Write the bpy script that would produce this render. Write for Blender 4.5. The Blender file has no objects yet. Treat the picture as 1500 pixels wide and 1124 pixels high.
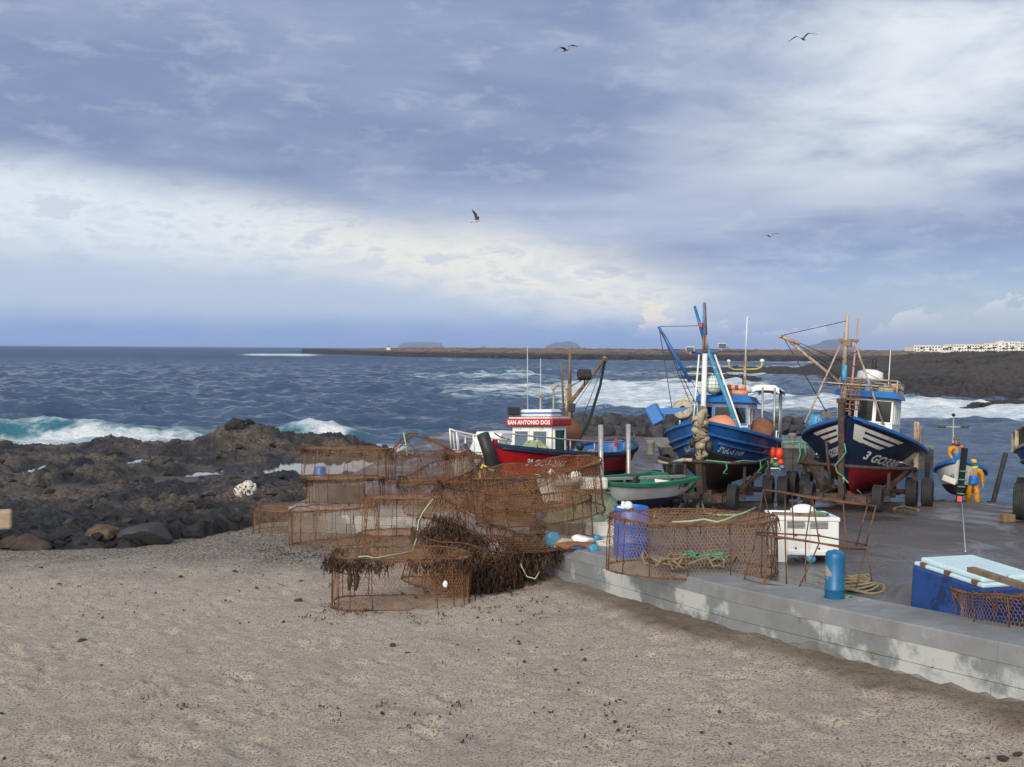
import bpy, bmesh, math, random
import numpy as np
from mathutils import Vector, Matrix, Euler
random.seed(7); np.random.seed(7)
C = bpy.context.scene.collection
SC = bpy.context.scene
R = math.radians
PI = math.pi

# ------------------------------------------------------------------ camera
CAM_Z = 6.4
cam_d = bpy.data.cameras.new('camera'); cam = bpy.data.objects.new('camera', cam_d); C.objects.link(cam)
cam_d.sensor_width = 36.0; cam_d.lens = 36.0; cam_d.clip_start = 0.3; cam_d.clip_end = 60000
CAM_M = Matrix.Translation((0, 0, CAM_Z)) @ (Euler((R(90 - 1.96), 0, 0)).to_matrix().to_4x4() @ Matrix.Rotation(R(0.38), 4, 'Z'))
cam.matrix_world = CAM_M
SC.camera = cam
# ------------------------------------------------------------------ light
SUN_EL, SUN_AZ = 27.0, 205.0          # azimuth clockwise from +Y (the view direction): behind the camera, a little to its left
sun_d = bpy.data.lights.new('sun', 'SUN'); sun = bpy.data.objects.new('sun', sun_d); C.objects.link(sun)
sun_d.energy = 3.7; sun_d.angle = R(26); sun_d.color = (1.0, 0.92, 0.80)
_sd = Vector((math.sin(R(SUN_AZ)) * math.cos(R(SUN_EL)), math.cos(R(SUN_AZ)) * math.cos(R(SUN_EL)), math.sin(R(SUN_EL))))
sun.rotation_euler = _sd.to_track_quat('Z', 'Y').to_euler()
SC.view_settings.view_transform = 'Standard'; SC.view_settings.look = 'None'
SC.view_settings.exposure = 0.0; SC.view_settings.gamma = 1.0; SC.view_settings.use_curve_mapping = False
SC.render.engine = 'CYCLES'
SC.cycles.use_denoising = True
try: SC.cycles.denoiser = 'OPENIMAGEDENOISE'
except Exception: pass
SC.cycles.max_bounces = 6; SC.cycles.diffuse_bounces = 3; SC.cycles.glossy_bounces = 3; SC.cycles.transparent_max_bounces = 6
SC.cycles.volume_bounces = 1; SC.cycles.caustics_reflective = False; SC.cycles.caustics_refractive = False
SC.cycles.use_adaptive_sampling = False

# ------------------------------------------------------------------ node helpers
def s2l(*c):
    return tuple((v / 255 / 12.92) if v / 255 <= 0.04045 else ((v / 255 + 0.055) / 1.055) ** 2.4 for v in c)
class NT:
    def __init__(s, tree): s.t = tree; s.n = tree.nodes; s.l = tree.links
    def node(s, typ, **kw):
        n = s.n.new(typ)
        for k, v in kw.items(): setattr(n, k, v)
        return n
    def put(s, sock, val):
        if isinstance(val, bpy.types.NodeSocket): s.l.new(val, sock)
        elif isinstance(val, (tuple, list)) and sock.type == 'RGBA': sock.default_value = tuple(val)[:3] + (1.0,)
        else: sock.default_value = val
    def m(s, op, a, b=0.0, c=None, clamp=False):
        n = s.node('ShaderNodeMath', operation=op, use_clamp=clamp); s.put(n.inputs[0], a); s.put(n.inputs[1], b)
        if c is not None: s.put(n.inputs[2], c)
        return n.outputs[0]
    def sm(s, x, lo, hi, a=0.0, b=1.0):
        n = s.node('ShaderNodeMapRange', interpolation_type='SMOOTHSTEP'); s.put(n.inputs[0], x); s.put(n.inputs[1], lo); s.put(n.inputs[2], hi); s.put(n.inputs[3], a); s.put(n.inputs[4], b)
        return n.outputs[0]
    def lin(s, x, lo, hi, a=0.0, b=1.0):
        n = s.node('ShaderNodeMapRange'); s.put(n.inputs[0], x); s.put(n.inputs[1], lo); s.put(n.inputs[2], hi); s.put(n.inputs[3], a); s.put(n.inputs[4], b)
        return n.outputs[0]
    def mix(s, f, a, b, blend='MIX'):
        n = s.node('ShaderNodeMix', data_type='RGBA', blend_type=blend); s.put(n.inputs[0], f); s.put(n.inputs[6], a); s.put(n.inputs[7], b)
        return n.outputs[2]
    def comb(s, x, y, z=0.0):
        n = s.node('ShaderNodeCombineXYZ'); s.put(n.inputs[0], x); s.put(n.inputs[1], y); s.put(n.inputs[2], z); return n.outputs[0]
    def noise(s, vec, scale, detail=5, rough=0.55, dist=0.0):
        n = s.node('ShaderNodeTexNoise'); s.put(n.inputs['Vector'], vec); n.inputs['Scale'].default_value = scale
        n.inputs['Detail'].default_value = detail; n.inputs['Roughness'].default_value = rough; n.inputs['Distortion'].default_value = dist
        return n.outputs['Fac']
    def mapping(s, vec, scale=(1, 1, 1), loc=(0, 0, 0)):
        n = s.node('ShaderNodeMapping'); s.put(n.inputs[0], vec); n.inputs['Scale'].default_value = scale; n.inputs['Location'].default_value = loc; return n.outputs[0]
    def curve(s, x, pts):          # piecewise-linear function of x given as (x, y) pairs, through a colour ramp in 0..1
        lo, hi = pts[0][0], pts[-1][0]; ym = max(abs(p[1]) for p in pts) or 1.0
        t = s.lin(x, lo, hi)
        r = s.node('ShaderNodeValToRGB'); s.put(r.inputs[0], t); e = r.color_ramp.elements
        while len(e) < len(pts): e.new(0.5)
        for k, (px, py) in enumerate(pts):
            e[k].position = (px - lo) / (hi - lo)
        for k, (px, py) in enumerate(pts):
            e[k].color = (py / ym,) * 3 + (1,)
        return s.m('MULTIPLY', r.outputs[0], ym)

# ------------------------------------------------------------------ world: broken cloud over a blue evening sky
W = bpy.data.worlds.new('World'); SC.world = W; W.use_nodes = True
w = NT(W.node_tree)
for n in list(w.n): w.n.remove(n)
wo = w.node('ShaderNodeOutputWorld')
sky = w.node('ShaderNodeTexSky', sky_type='NISHITA'); sky.sun_disc = False
sky.sun_elevation = R(SUN_EL); sky.sun_rotation = R(SUN_AZ); sky.air_density = 1.0; sky.dust_density = 0.6; sky.ozone_density = 1.4
tc = w.node('ShaderNodeTexCoord'); D = tc.outputs['Generated']
sep = w.node('ShaderNodeSeparateXYZ'); w.put(sep.inputs[0], D)
X, Y, Z = sep.outputs
az = w.m('MULTIPLY', w.m('ARCTAN2', X, Y), 180 / PI)
el = w.m('MULTIPLY', w.m('ARCSINE', Z), 180 / PI)
inv = w.m('DIVIDE', 1.0, w.m('MAXIMUM', w.m('ADD', Z, 0.06), 0.03))
plane = w.comb(w.m('MULTIPLY', X, inv), w.m('MULTIPLY', Y, inv), 0.0)           # cloud layer seen in perspective
ang = w.comb(w.m('MULTIPLY', X, 10.0), w.m('MULTIPLY', Y, 10.0), w.m('MULTIPLY', Z, 30.0))
ang2 = w.comb(w.m('MULTIPLY', X, 12.0), w.m('MULTIPLY', Y, 12.0), w.m('MULTIPLY', Z, 20.0))
nb = w.noise(ang, 0.55, 6, 0.6, 0.3)          # broad streaks
nf = w.noise(ang, 1.7, 8, 0.62, 0.25)         # fine streaks
npl = w.noise(w.mapping(plane, (0.40, 0.52, 1), (3.1, 1.7, 0)), 1.0, 6, 0.52, 0.3)
ncu = w.noise(ang2, 1.5, 7, 0.6, 0.2)
deck_b = w.curve(az, [(-60, 9.6), (-27, 8.7), (-17, 8.0), (-6, 6.6), (0, 5.9), (6, 4.6), (13, 3.2), (20, 2.2), (60, 2.2)])
band_b = w.curve(az, [(-60, 5.2), (-27, 4.9), (-10, 4.2), (0, 2.6), (8, 1.6), (16, 1.2), (26, 0.9), (60, 0.9)])
wob = w.m('MULTIPLY', w.m('SUBTRACT', nb, 0.5), 5.0)
wof = w.m('MULTIPLY', w.m('SUBTRACT', nf, 0.5), 3.0)
# lower sky: pale blue-grey, blue at the horizon
hb = w.m('ADD', w.m('ADD', el, w.m('MULTIPLY', wof, 0.30)), w.lin(az, -25, 25, 0.0, 0.1))
low = w.mix(w.sm(hb, 0.25, 2.5), s2l(128, 163, 210), s2l(190, 206, 226))
low = w.mix(w.m('MULTIPLY', w.sm(az, 3, 17), 0.8), low, s2l(146, 170, 214))
# bright cream opening under the deck
elb = w.m('ADD', el, w.m('MULTIPLY', wof, 0.55))
bright = w.m('MULTIPLY', w.sm(w.m('SUBTRACT', elb, band_b), -1.3, 1.3), w.sm(az, 17, 5))
bright = w.m('MULTIPLY', bright, w.sm(nf, 0.28, 0.6, 0.45, 1.0))
c1 = w.mix(bright, low, w.mix(w.sm(az, -22, -4), s2l(232, 240, 246), s2l(247, 245, 234)))
c1 = w.mix(w.m('MULTIPLY', w.m('MULTIPLY', w.sm(nf, 0.49, 0.62), bright), 0.7), c1, s2l(200, 209, 226))
# deck
dk = w.mix(w.sm(npl, 0.36, 0.72), s2l(131, 149, 185), s2l(181, 194, 218))
dk = w.mix(w.m('MULTIPLY', w.sm(nb, 0.42, 0.78), 0.3), dk, s2l(196, 207, 226))
dk = w.mix(w.m('MULTIPLY', w.m('MULTIPLY', w.sm(az, 5, 17), w.sm(el, 7.5, 3.0)), 0.85), dk, w.mix(w.sm(nf, 0.4, 0.65), s2l(128, 158, 208), s2l(158, 181, 218)))
opn = w.m('MULTIPLY', w.sm(az, 3, 22), w.sm(el, 6.0, 11.0))
opn = w.m('MULTIPLY', opn, w.sm(w.m('ADD', w.m('MULTIPLY', npl, 0.5), w.m('MULTIPLY', nb, 0.5)), 0.38, 0.62))
dk = w.mix(w.m('MULTIPLY', opn, 0.95), dk, s2l(234, 241, 246))
c2d = w.sm(w.m('SUBTRACT', w.m('ADD', w.m('ADD', el, w.m('MULTIPLY', wob, 0.55)), w.m('MULTIPLY', wof, 0.38)), deck_b), -1.1, 1.9)
dk = w.mix(w.m('MULTIPLY', w.sm(nf, 0.5, 0.72), 0.28), dk, s2l(206, 216, 232))
# outside the view the deck goes on as an even overcast
c2 = w.mix(c2d, c1, dk)
# cumulus tops above the horizon on the right
cu_top = w.curve(az, [(-60, 0.2), (5, 0.2), (7.5, 1.9), (11, 2.1), (13, 1.5), (18, 1.0), (21, 2.2), (25.5, 2.9), (29, 2.6), (60, 2.2)])
cum = w.sm(w.m('SUBTRACT', w.m('ADD', cu_top, w.m('MULTIPLY', w.m('SUBTRACT', ncu, 0.55), 7.0)), el), -0.05, 0.35)
cum = w.m('MULTIPLY', cum, w.sm(el, 0.3, 1.4))
cumc = w.mix(w.sm(w.m('SUBTRACT', el, cu_top), -1.1, -0.1), s2l(172, 188, 220), w.mix(w.sm(az, 16, 9), s2l(212, 218, 234), s2l(250, 240, 222)))
c3 = w.mix(w.m('MULTIPLY', cum, 0.92), c2, cumc)
below = w.sm(el, -0.6, -3.0)
c3 = w.mix(below, c3, s2l(84, 96, 120))
bg_sky = w.node('ShaderNodeBackground'); w.put(bg_sky.inputs[0], sky.outputs[0]); bg_sky.inputs[1].default_value = 0.10
bg_cl = w.node('ShaderNodeBackground'); w.put(bg_cl.inputs[0], c3); bg_cl.inputs[1].default_value = 1.0
mx = w.node('ShaderNodeMixShader')
clear = w.m('MULTIPLY', w.m('MULTIPLY', w.sm(az, 8, 22), w.sm(el, 7.0, 3.0)), w.m('MULTIPLY', w.sm(az, 60, 30), 0.35))
w.put(mx.inputs[0], w.m('SUBTRACT', 1.0, clear)); w.l.new(bg_sky.outputs[0], mx.inputs[1]); w.l.new(bg_cl.outputs[0], mx.inputs[2])
w.l.new(mx.outputs[0], wo.inputs[0])

# ------------------------------------------------------------------ geometry helpers
def P(px, py, d):                     # point at depth d along the ray through a pixel of the 1500 x 1124 photograph
    return CAM_M @ Vector(((px - 750) / 1500 * d, -(py - 562) / 1500 * d, -d))
def G(px, py, fn, d0=4.0, d1=33.9):  # where that ray meets the ground fn(x, y)
    a, b = d0, d1
    for _ in range(50):
        m_ = (a + b) / 2; q = P(px, py, m_)
        if q.z > fn(q.x, q.y): a = m_
        else: b = m_
    return P(px, py, (a + b) / 2)
def at_depth(px, y):                  # x at world distance y for a pixel column (level with the horizon)
    return (px - 750) / 1500 * y

class MB:
    def __init__(s): s.v = []; s.f = []; s.m = []; s.s = []
    def add(s, vs, fs, mi=0, smooth=False):
        o = len(s.v); s.v.extend([tuple(v) for v in vs])
        for f in fs: s.f.append(tuple(i + o for i in f)); s.m.append(mi); s.s.append(smooth)
    def box(s, c, size, rot=None, mi=0, bev=0.0):
        hx, hy, hz = size[0] / 2, size[1] / 2, size[2] / 2
        M = Matrix.Identity(3) if rot is None else (Matrix.Rotation(rot, 3, 'Z') if isinstance(rot, (int, float)) else rot)
        c = Vector(c)
        if bev <= 0:
            vs = [c + M @ Vector((x, y, z)) for x in (-hx, hx) for y in (-hy, hy) for z in (-hz, hz)]
            s.add(vs, [(0, 1, 3, 2), (4, 6, 7, 5), (0, 4, 5, 1), (2, 3, 7, 6), (0, 2, 6, 4), (1, 5, 7, 3)], mi)
        else:
            bm = bmesh.new(); bmesh.ops.create_cube(bm, size=1.0)
            for v in bm.verts: v.co = Vector((v.co.x * size[0], v.co.y * size[1], v.co.z * size[2]))
            bmesh.ops.bevel(bm, geom=bm.edges[:], offset=min(bev, 0.45 * min(size)), segments=2, affect='EDGES', profile=0.5)
            bm.verts.index_update()
            s.add([c + M @ v.co for v in bm.verts], [[v.index for v in f.verts] for f in bm.faces], mi, False); bm.free()
    def bar(s, p0, p1, r0, r1=None, n=8, mi=0, cap=True, smooth=True):
        s.tube([p0, p1], r0, n, mi, radii=[r0, r0 if r1 is None else r1], cap=cap, smooth=smooth)
    def tube(s, pts, r, n=6, mi=0, radii=None, closed=False, cap=True, smooth=True):
        pts = [Vector(p) for p in pts]; k = len(pts); rings = []; up = None
        for i, p in enumerate(pts):
            a = pts[(i - 1) % k] if (closed or i > 0) else p; b = pts[(i + 1) % k] if (closed or i < k - 1) else p
            d = (b - a)
            d = d.normalized() if d.length > 1e-9 else Vector((0, 0, 1))
            if up is None: up = Vector((0, 0, 1)) if abs(d.z) < 0.9 else Vector((1, 0, 0))
            u = up - d * up.dot(d)
            if u.length < 1e-4: u = d.orthogonal()
            u.normalize(); up = u; v = d.cross(u); rr = r if radii is None else radii[i]
            rings.append([p + (u * math.cos(2 * PI * j / n) + v * math.sin(2 * PI * j / n)) * rr for j in range(n)])
        vs = [q for ring in rings for q in ring]; fs = []
        for i in range(k if closed else k - 1):
            for j in range(n):
                i2 = (i + 1) % k; fs.append((i * n + j, i * n + (j + 1) % n, i2 * n + (j + 1) % n, i2 * n + j))
        s.add(vs, fs, mi, smooth)
        if cap and not closed:
            s.add(rings[0], [tuple(range(n))[::-1]], mi); s.add(rings[-1], [tuple(range(n))], mi)
    def lathe(s, prof, n=20, M=None, mi=0, smooth=True):
        M = M or Matrix.Identity(4); vs = []; fs = []
        for r, z in prof:
            for j in range(n): a = 2 * PI * j / n; vs.append(M @ Vector((r * math.cos(a), r * math.sin(a), z)))
        for i in range(len(prof) - 1):
            for j in range(n): fs.append((i * n + j, i * n + (j + 1) % n, (i + 1) * n + (j + 1) % n, (i + 1) * n + j))
        s.add(vs, fs, mi, smooth)
    def grid(s, A, mi=0, smooth=True, close_v=False):
        nu, nv = len(A), len(A[0]); vs = [q for row in A for q in row]; fs = []
        for i in range(nu - 1):
            for j in range(nv if close_v else nv - 1):
                j2 = (j + 1) % nv; fs.append((i * nv + j, i * nv + j2, (i + 1) * nv + j2, (i + 1) * nv + j))
        s.add(vs, fs, mi, smooth)
    def ball(s, c, r, n=10, m=7, mi=0, sc=(1, 1, 1), rot=None):
        c = Vector(c); M = rot or Matrix.Identity(3); vs = []; fs = []
        for i in range(m + 1):
            t = PI * i / m
            for j in range(n):
                a = 2 * PI * j / n; vs.append(c + M @ Vector((r * sc[0] * math.sin(t) * math.cos(a), r * sc[1] * math.sin(t) * math.sin(a), r * sc[2] * math.cos(t))))
        for i in range(m):
            for j in range(n): fs.append((i * n + j, (i + 1) * n + j, (i + 1) * n + (j + 1) % n, i * n + (j + 1) % n))
        s.add(vs, fs, mi, True)
    def xform(s, M):
        s.v = [tuple(M @ Vector(v)) for v in s.v]; return s
    def build(s, name, mats, parent=None, loc=None, kind=None, label=None, fix=True):
        me = bpy.data.meshes.new(name); me.from_pydata(s.v, [], s.f)
        mats = mats if isinstance(mats, (list, tuple)) else [mats]
        for m_ in mats: me.materials.append(m_)
        me.polygons.foreach_set('material_index', s.m); me.polygons.foreach_set('use_smooth', s.s)
        if fix and len(s.v) < 30000:
            bm = bmesh.new(); bm.from_mesh(me); bmesh.ops.remove_doubles(bm, verts=bm.verts, dist=1e-5)
            bmesh.ops.recalc_face_normals(bm, faces=bm.faces); bm.to_mesh(me); bm.free()
        me.update()
        return link(name, me, parent, loc, kind, label)
def link(name, me, parent=None, loc=None, kind=None, label=None):
    o = bpy.data.objects.new(name, me); C.objects.link(o)
    if parent is not None: o.parent = parent
    if loc is not None: o.location = loc
    if kind: o['kind'] = kind
    if label: o['label'] = label
    return o
def arr_mesh(name, V, F, mats, smooth=True):      # big meshes from numpy arrays (quads or triangles)
    V = np.asarray(V, np.float32); F = np.asarray(F, np.int32); k = F.shape[1]
    me = bpy.data.meshes.new(name); me.vertices.add(len(V)); me.vertices.foreach_set('co', V.ravel())
    me.loops.add(F.size); me.loops.foreach_set('vertex_index', F.ravel())
    me.polygons.add(len(F)); me.polygons.foreach_set('loop_start', np.arange(0, F.size, k, dtype=np.int32))
    try: me.polygons.foreach_set('loop_total', np.full(len(F), k, np.int32))
    except Exception: pass
    me.polygons.foreach_set('use_smooth', np.full(len(F), smooth, dtype=bool))
    for m_ in (mats if isinstance(mats, (list, tuple)) else [mats]): me.materials.append(m_)
    me.update(calc_edges=True); me.validate(); return me
def grid_faces(nu, nv):
    i, j = np.meshgrid(np.arange(nu - 1), np.arange(nv - 1), indexing='ij'); a = (i * nv + j).ravel()
    return np.stack([a, a + nv, a + nv + 1, a + 1], 1)
def thing(name, label, cat, loc=(0, 0, 0), rot=(0, 0, 0), group=None):
    o = bpy.data.objects.new(name, None); C.objects.link(o); o.empty_display_size = 0.1
    o.location = loc; o.rotation_euler = rot if isinstance(rot, (tuple, list, Euler)) else (0, 0, rot)
    o['label'] = label; o['category'] = cat
    if group: o['group'] = group
    return o
def tag(o, label, cat, group=None):
    o['label'] = label; o['category'] = cat
    if group: o['group'] = group
    return o
def dup(root, loc, rot, label, group=None):
    r = root.copy(); C.objects.link(r); r.location = loc; r.rotation_euler = rot if isinstance(rot, (tuple, list)) else (0, 0, rot)
    r['label'] = label
    if group: r['group'] = group
    for ch in list(root.children):
        c = ch.copy(); C.objects.link(c); c.parent = r
        for g in list(ch.children):
            d = g.copy(); C.objects.link(d); d.parent = c
    return r

# numpy noise
def _h(ix, iy, seed):
    n = (ix.astype(np.int64) * 374761393 + iy.astype(np.int64) * 668265263 + seed * 1442695041) & 0xffffffff
    n = ((n ^ (n >> 13)) * 1274126177) & 0xffffffff
    return ((n ^ (n >> 16)) & 0xffffff) / float(0xffffff)
def vnoise(x, y, seed=0):
    x = np.asarray(x, float); y = np.asarray(y, float); ix = np.floor(x); iy = np.floor(y); fx = x - ix; fy = y - iy
    fx = fx * fx * (3 - 2 * fx); fy = fy * fy * (3 - 2 * fy)
    a = _h(ix, iy, seed); b = _h(ix + 1, iy, seed); c = _h(ix, iy + 1, seed); d = _h(ix + 1, iy + 1, seed)
    return (a * (1 - fx) + b * fx) * (1 - fy) + (c * (1 - fx) + d * fx) * fy
def fbm(x, y, octv=4, seed=0, gain=0.5):
    t = 0; a = 1; s_ = 0
    for k in range(octv): t = t + a * vnoise(x * 2 ** k + 17.3 * k, y * 2 ** k - 9.1 * k, seed + k); s_ += a; a *= gain
    return t / s_
def worley(x, y, seed=0):
    x = np.asarray(x, float); y = np.asarray(y, float); ix = np.floor(x); iy = np.floor(y); F1 = np.full(x.shape, 9.0); F2 = F1.copy(); I = np.zeros(x.shape)
    for dx in (-1, 0, 1):
        for dy in (-1, 0, 1):
            cx = ix + dx; cy = iy + dy; px = cx + 0.15 + 0.7 * _h(cx, cy, seed); py = cy + 0.15 + 0.7 * _h(cx, cy, seed + 11)
            d = np.hypot(px - x, py - y); m_ = d < F1
            F2 = np.where(m_, F1, np.minimum(F2, d)); I = np.where(m_, _h(cx, cy, seed + 23), I); F1 = np.where(m_, d, F1)
    return F1, F2, I
def sstep(x, a, b):
    t = np.clip((np.asarray(x, float) - a) / (b - a), 0, 1); return t * t * (3 - 2 * t)

# ------------------------------------------------------------------ materials
def mat(name, col, rough=0.6, metal=0.0, var=0.18, scale=5.0, col2=None, amt=0.5, soft=0.06, scale2=3.0, bump=0.0, bscale=40.0, streak=1.0, col3=None, amt3=0.6, scale3=9.0, spec=0.5, rvar=0.0):
    m_ = bpy.data.materials.new(name); m_.use_nodes = True; t = NT(m_.node_tree); b = t.n['Principled BSDF']
    co = t.node('ShaderNodeTexCoord').outputs['Object']
    cst = t.mapping(co, (1, 1, 1.0 / streak)) if streak != 1.0 else co
    n1 = t.noise(cst, scale, 6, 0.6)
    c = t.mix(1.0, tuple(col), t.node('ShaderNodeCombineColor').outputs[0], 'MULTIPLY')
    cc = t.n[-1]
    f = t.lin(n1, 0.25, 0.75, 1 - var, 1 + var)
    comb = [n for n in t.n if n.bl_idname == 'ShaderNodeCombineColor'][-1]
    for i in range(3): t.put(comb.inputs[i], f)
    if col2 is not None:
        n2 = t.noise(t.mapping(cst, (1, 1, 1), (5.2, 1.3, 7.7)), scale2, 8, 0.65)
        c = t.mix(t.sm(n2, amt - soft, amt + soft), c, tuple(col2))
    if col3 is not None:
        n3 = t.noise(t.mapping(co, (1, 1, 1), (1.2, 8.3, 2.7)), scale3, 8, 0.7)
        c = t.mix(t.sm(n3, amt3 - soft, amt3 + soft), c, tuple(col3))
    t.put(b.inputs['Base Color'], c); b.inputs['Metallic'].default_value = metal
    if rvar: t.put(b.inputs['Roughness'], t.lin(t.noise(co, scale * 1.7, 5), 0.3, 0.7, max(0.03, rough - rvar), min(1, rough + rvar)))
    else: b.inputs['Roughness'].default_value = rough
    b.inputs['Specular IOR Level'].default_value = spec
    if bump:
        bn = t.node('ShaderNodeBump'); bn.inputs['Strength'].default_value = min(1.0, bump); bn.inputs['Distance'].default_value = 0.01 * max(1.0, bump)
        t.put(bn.inputs['Height'], t.noise(co, bscale, 6, 0.65)); t.l.new(bn.outputs[0], b.inputs['Normal'])
    return m_
M = {}
M['rust'] = mat('rust', (0.16, 0.072, 0.034), 0.9, 0, 0.4, 9, (0.07, 0.035, 0.022), 0.55, bump=0.6, bscale=60)
M['net'] = mat('rusted_wire', (0.30, 0.15, 0.066), 0.9, 0, 0.3, 4, (0.14, 0.075, 0.04), 0.55, 0.12, 1.6)
M['net2'] = mat('pale_rusted_wire', (0.34, 0.20, 0.10), 0.9, 0, 0.3, 4, (0.20, 0.10, 0.045), 0.55, 0.12, 1.6)
M['weed'] = mat('dry_seaweed', (0.05, 0.027, 0.016), 0.9, 0, 0.5, 12, (0.12, 0.055, 0.022), 0.58, 0.08, 4)
M['iron'] = mat('dark_trailer_iron', (0.045, 0.032, 0.027), 0.75, 0, 0.35, 7, (0.12, 0.05, 0.028), 0.56, 0.08, 4, bump=0.4, bscale=50)
M['tyre'] = mat('tyre_rubber', (0.022, 0.022, 0.024), 0.75, 0, 0.25, 8, (0.06, 0.055, 0.05), 0.6, 0.1, 5, bump=0.3, bscale=70)
M['white'] = mat('white_paint', (0.76, 0.76, 0.73), 0.45, 0, 0.08, 3, (0.46, 0.36, 0.25), 0.645, 0.06, 5, streak=4)
M['dirtywhite'] = mat('dirty_white_paint', (0.62, 0.60, 0.54), 0.55, 0, 0.14, 4, (0.36, 0.27, 0.18), 0.62, 0.08, 4, streak=3)
M['rail'] = mat('galvanised_rail', (0.42, 0.41, 0.39), 0.45, 0.5, 0.2, 9, (0.22, 0.12, 0.07), 0.62, 0.08, 8)
M['blue'] = mat('blue_boat_paint', (0.022, 0.13, 0.38), 0.42, 0, 0.22, 2.4, (0.015, 0.075, 0.22), 0.58, 0.1, 3, bump=0.25, bscale=14, streak=3, col3=(0.16, 0.19, 0.24), amt3=0.70, scale3=7)
M['brightblue'] = mat('bright_blue_paint', (0.018, 0.15, 0.44), 0.42, 0, 0.15, 3, (0.03, 0.09, 0.22), 0.62, 0.07, 5)
M['skyblue'] = mat('light_blue_paint', (0.05, 0.26, 0.43), 0.5, 0, 0.18, 3, (0.35, 0.5, 0.55), 0.62, 0.06, 6)
M['navy'] = mat('navy_boat_paint', (0.011, 0.022, 0.062), 0.38, 0, 0.25, 2, (0.03, 0.035, 0.06), 0.62, 0.08, 3, col3=(0.14, 0.07, 0.035), amt3=0.74, scale3=3.4, bump=0.15, bscale=12)
M['red'] = mat('red_boat_paint', (0.48, 0.013, 0.016), 0.42, 0, 0.2, 2.2, (0.32, 0.012, 0.014), 0.6, 0.08, 3, bump=0.25, bscale=14, streak=3, col3=(0.30, 0.16, 0.14), amt3=0.71, scale3=7)
M['antifoul'] = mat('brown_antifouling', (0.055, 0.022, 0.017), 0.7, 0, 0.3, 2, (0.085, 0.04, 0.035), 0.56, 0.1, 3, col3=(0.16, 0.14, 0.13), amt3=0.73, scale3=5, bump=0.3, bscale=16)
M['redbottom'] = mat('red_antifouling', (0.50, 0.014, 0.024), 0.5, 0, 0.25, 2, (0.34, 0.012, 0.02), 0.58, 0.1, 2.5, bump=0.2, bscale=16)
M['darkblue'] = mat('dark_blue_bottom', (0.018, 0.035, 0.085), 0.6, 0, 0.25, 2, (0.05, 0.05, 0.06), 0.6, 0.08, 4)
M['green'] = mat('green_boat_paint', (0.012, 0.16, 0.075), 0.45, 0, 0.2, 3, (0.02, 0.09, 0.05), 0.58, 0.08, 4)
M['glass'] = mat('window_glass', (0.012, 0.014, 0.017), 0.1, 0, 0.2, 3, spec=0.12)
M['paleglass'] = mat('pale_window_glass', (0.11, 0.16, 0.20), 0.1, 0, 0.3, 2, spec=0.15)
M['greenglass'] = mat('green_window_glass', (0.03, 0.07, 0.06), 0.1, 0, 0.4, 2, spec=0.15)
M['black'] = mat('black_plastic', (0.018, 0.018, 0.018), 0.55, 0, 0.2, 6)
M['wood'] = mat('weathered_wood', (0.21, 0.145, 0.085), 0.8, 0, 0.3, 6, (0.10, 0.07, 0.045), 0.58, 0.1, 5, streak=6, bump=0.5, bscale=30)
M['mastwood'] = mat('brown_mast', (0.23, 0.14, 0.06), 0.6, 0, 0.3, 5, (0.11, 0.07, 0.04), 0.58, 0.1, 4, streak=5)
M['palemast'] = mat('worn_pale_mast', (0.44, 0.36, 0.26), 0.7, 0, 0.25, 5, (0.22, 0.10, 0.05), 0.54, 0.06, 5, streak=4)
M['orange'] = mat('faded_orange_plastic', (0.62, 0.24, 0.13), 0.55, 0, 0.15, 2, (0.7, 0.45, 0.34), 0.6, 0.12, 2)
M['hotorange'] = mat('orange_red_buoy', (0.72, 0.06, 0.025), 0.45, 0, 0.12, 4)
M['rope'] = mat('old_rope', (0.24, 0.19, 0.12), 0.9, 0, 0.3, 20)
M['greenrope'] = mat('green_rope', (0.07, 0.29, 0.19), 0.8, 0, 0.3, 20)
M['palegreenrope'] = mat('pale_green_rope', (0.34, 0.43, 0.24), 0.8, 0, 0.25, 20)
M['cream'] = mat('cream_canvas', (0.42, 0.36, 0.25), 0.85, 0, 0.2, 4, (0.2, 0.14, 0.08), 0.57, 0.08, 5, bump=0.4, bscale=20)
M['wire'] = mat('rigging_wire', (0.055, 0.05, 0.05), 0.6, 0.3, 0.2, 9)
M['whitewire'] = mat('pale_cable', (0.5, 0.5, 0.5), 0.5, 0.2, 0.15, 9)
M['drum'] = mat('blue_plastic_drum', (0.010, 0.11, 0.46), 0.42, 0, 0.15, 3, (0.05, 0.11, 0.28), 0.58, 0.1, 5, col3=(0.25, 0.28, 0.32), amt3=0.70, scale3=9, streak=2)
M['brown'] = mat('brown_canvas', (0.20, 0.085, 0.045), 0.85, 0, 0.25, 5)
# ================================================================== the ground
_wy = [2.0, 6.0, 9.9, 13.7, 19.0, 25.2, 28.2, 29.2, 36.5, 62.0]
_wx = [9.4, 7.05, 4.95, 3.01, 0.9, -1.2, -2.5, -6.4, -6.9, -4.5]
def wall_x(y): return np.interp(y, _wy, _wx)
def basin_x(y): return 5.6 + (np.asarray(y) - 36) * 0.117      # edge between the level quay and the ramp
def ramp_z(x, y):
    y = np.asarray(y, float); x = np.asarray(x, float)
    zr = 4.379 - 0.0885 * y
    return np.where(y > 34.0, np.where(x < basin_x(y), np.maximum(zr, 1.3), 1.37 - 0.22 * (y - 34.0)), zr)
def sand_z(x, y):
    x = np.asarray(x, float); y = np.asarray(y, float)
    z = 3.42 - 0.075 * y + 0.045 * np.maximum(x, -2.2) + 0.01 * np.minimum(x + 2.2, 0)
    return np.maximum(z, 0.75)
def fz(fn): return lambda x, y: float(fn(x, y))
RZ = fz(ramp_z); SZ = fz(sand_z)

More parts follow.
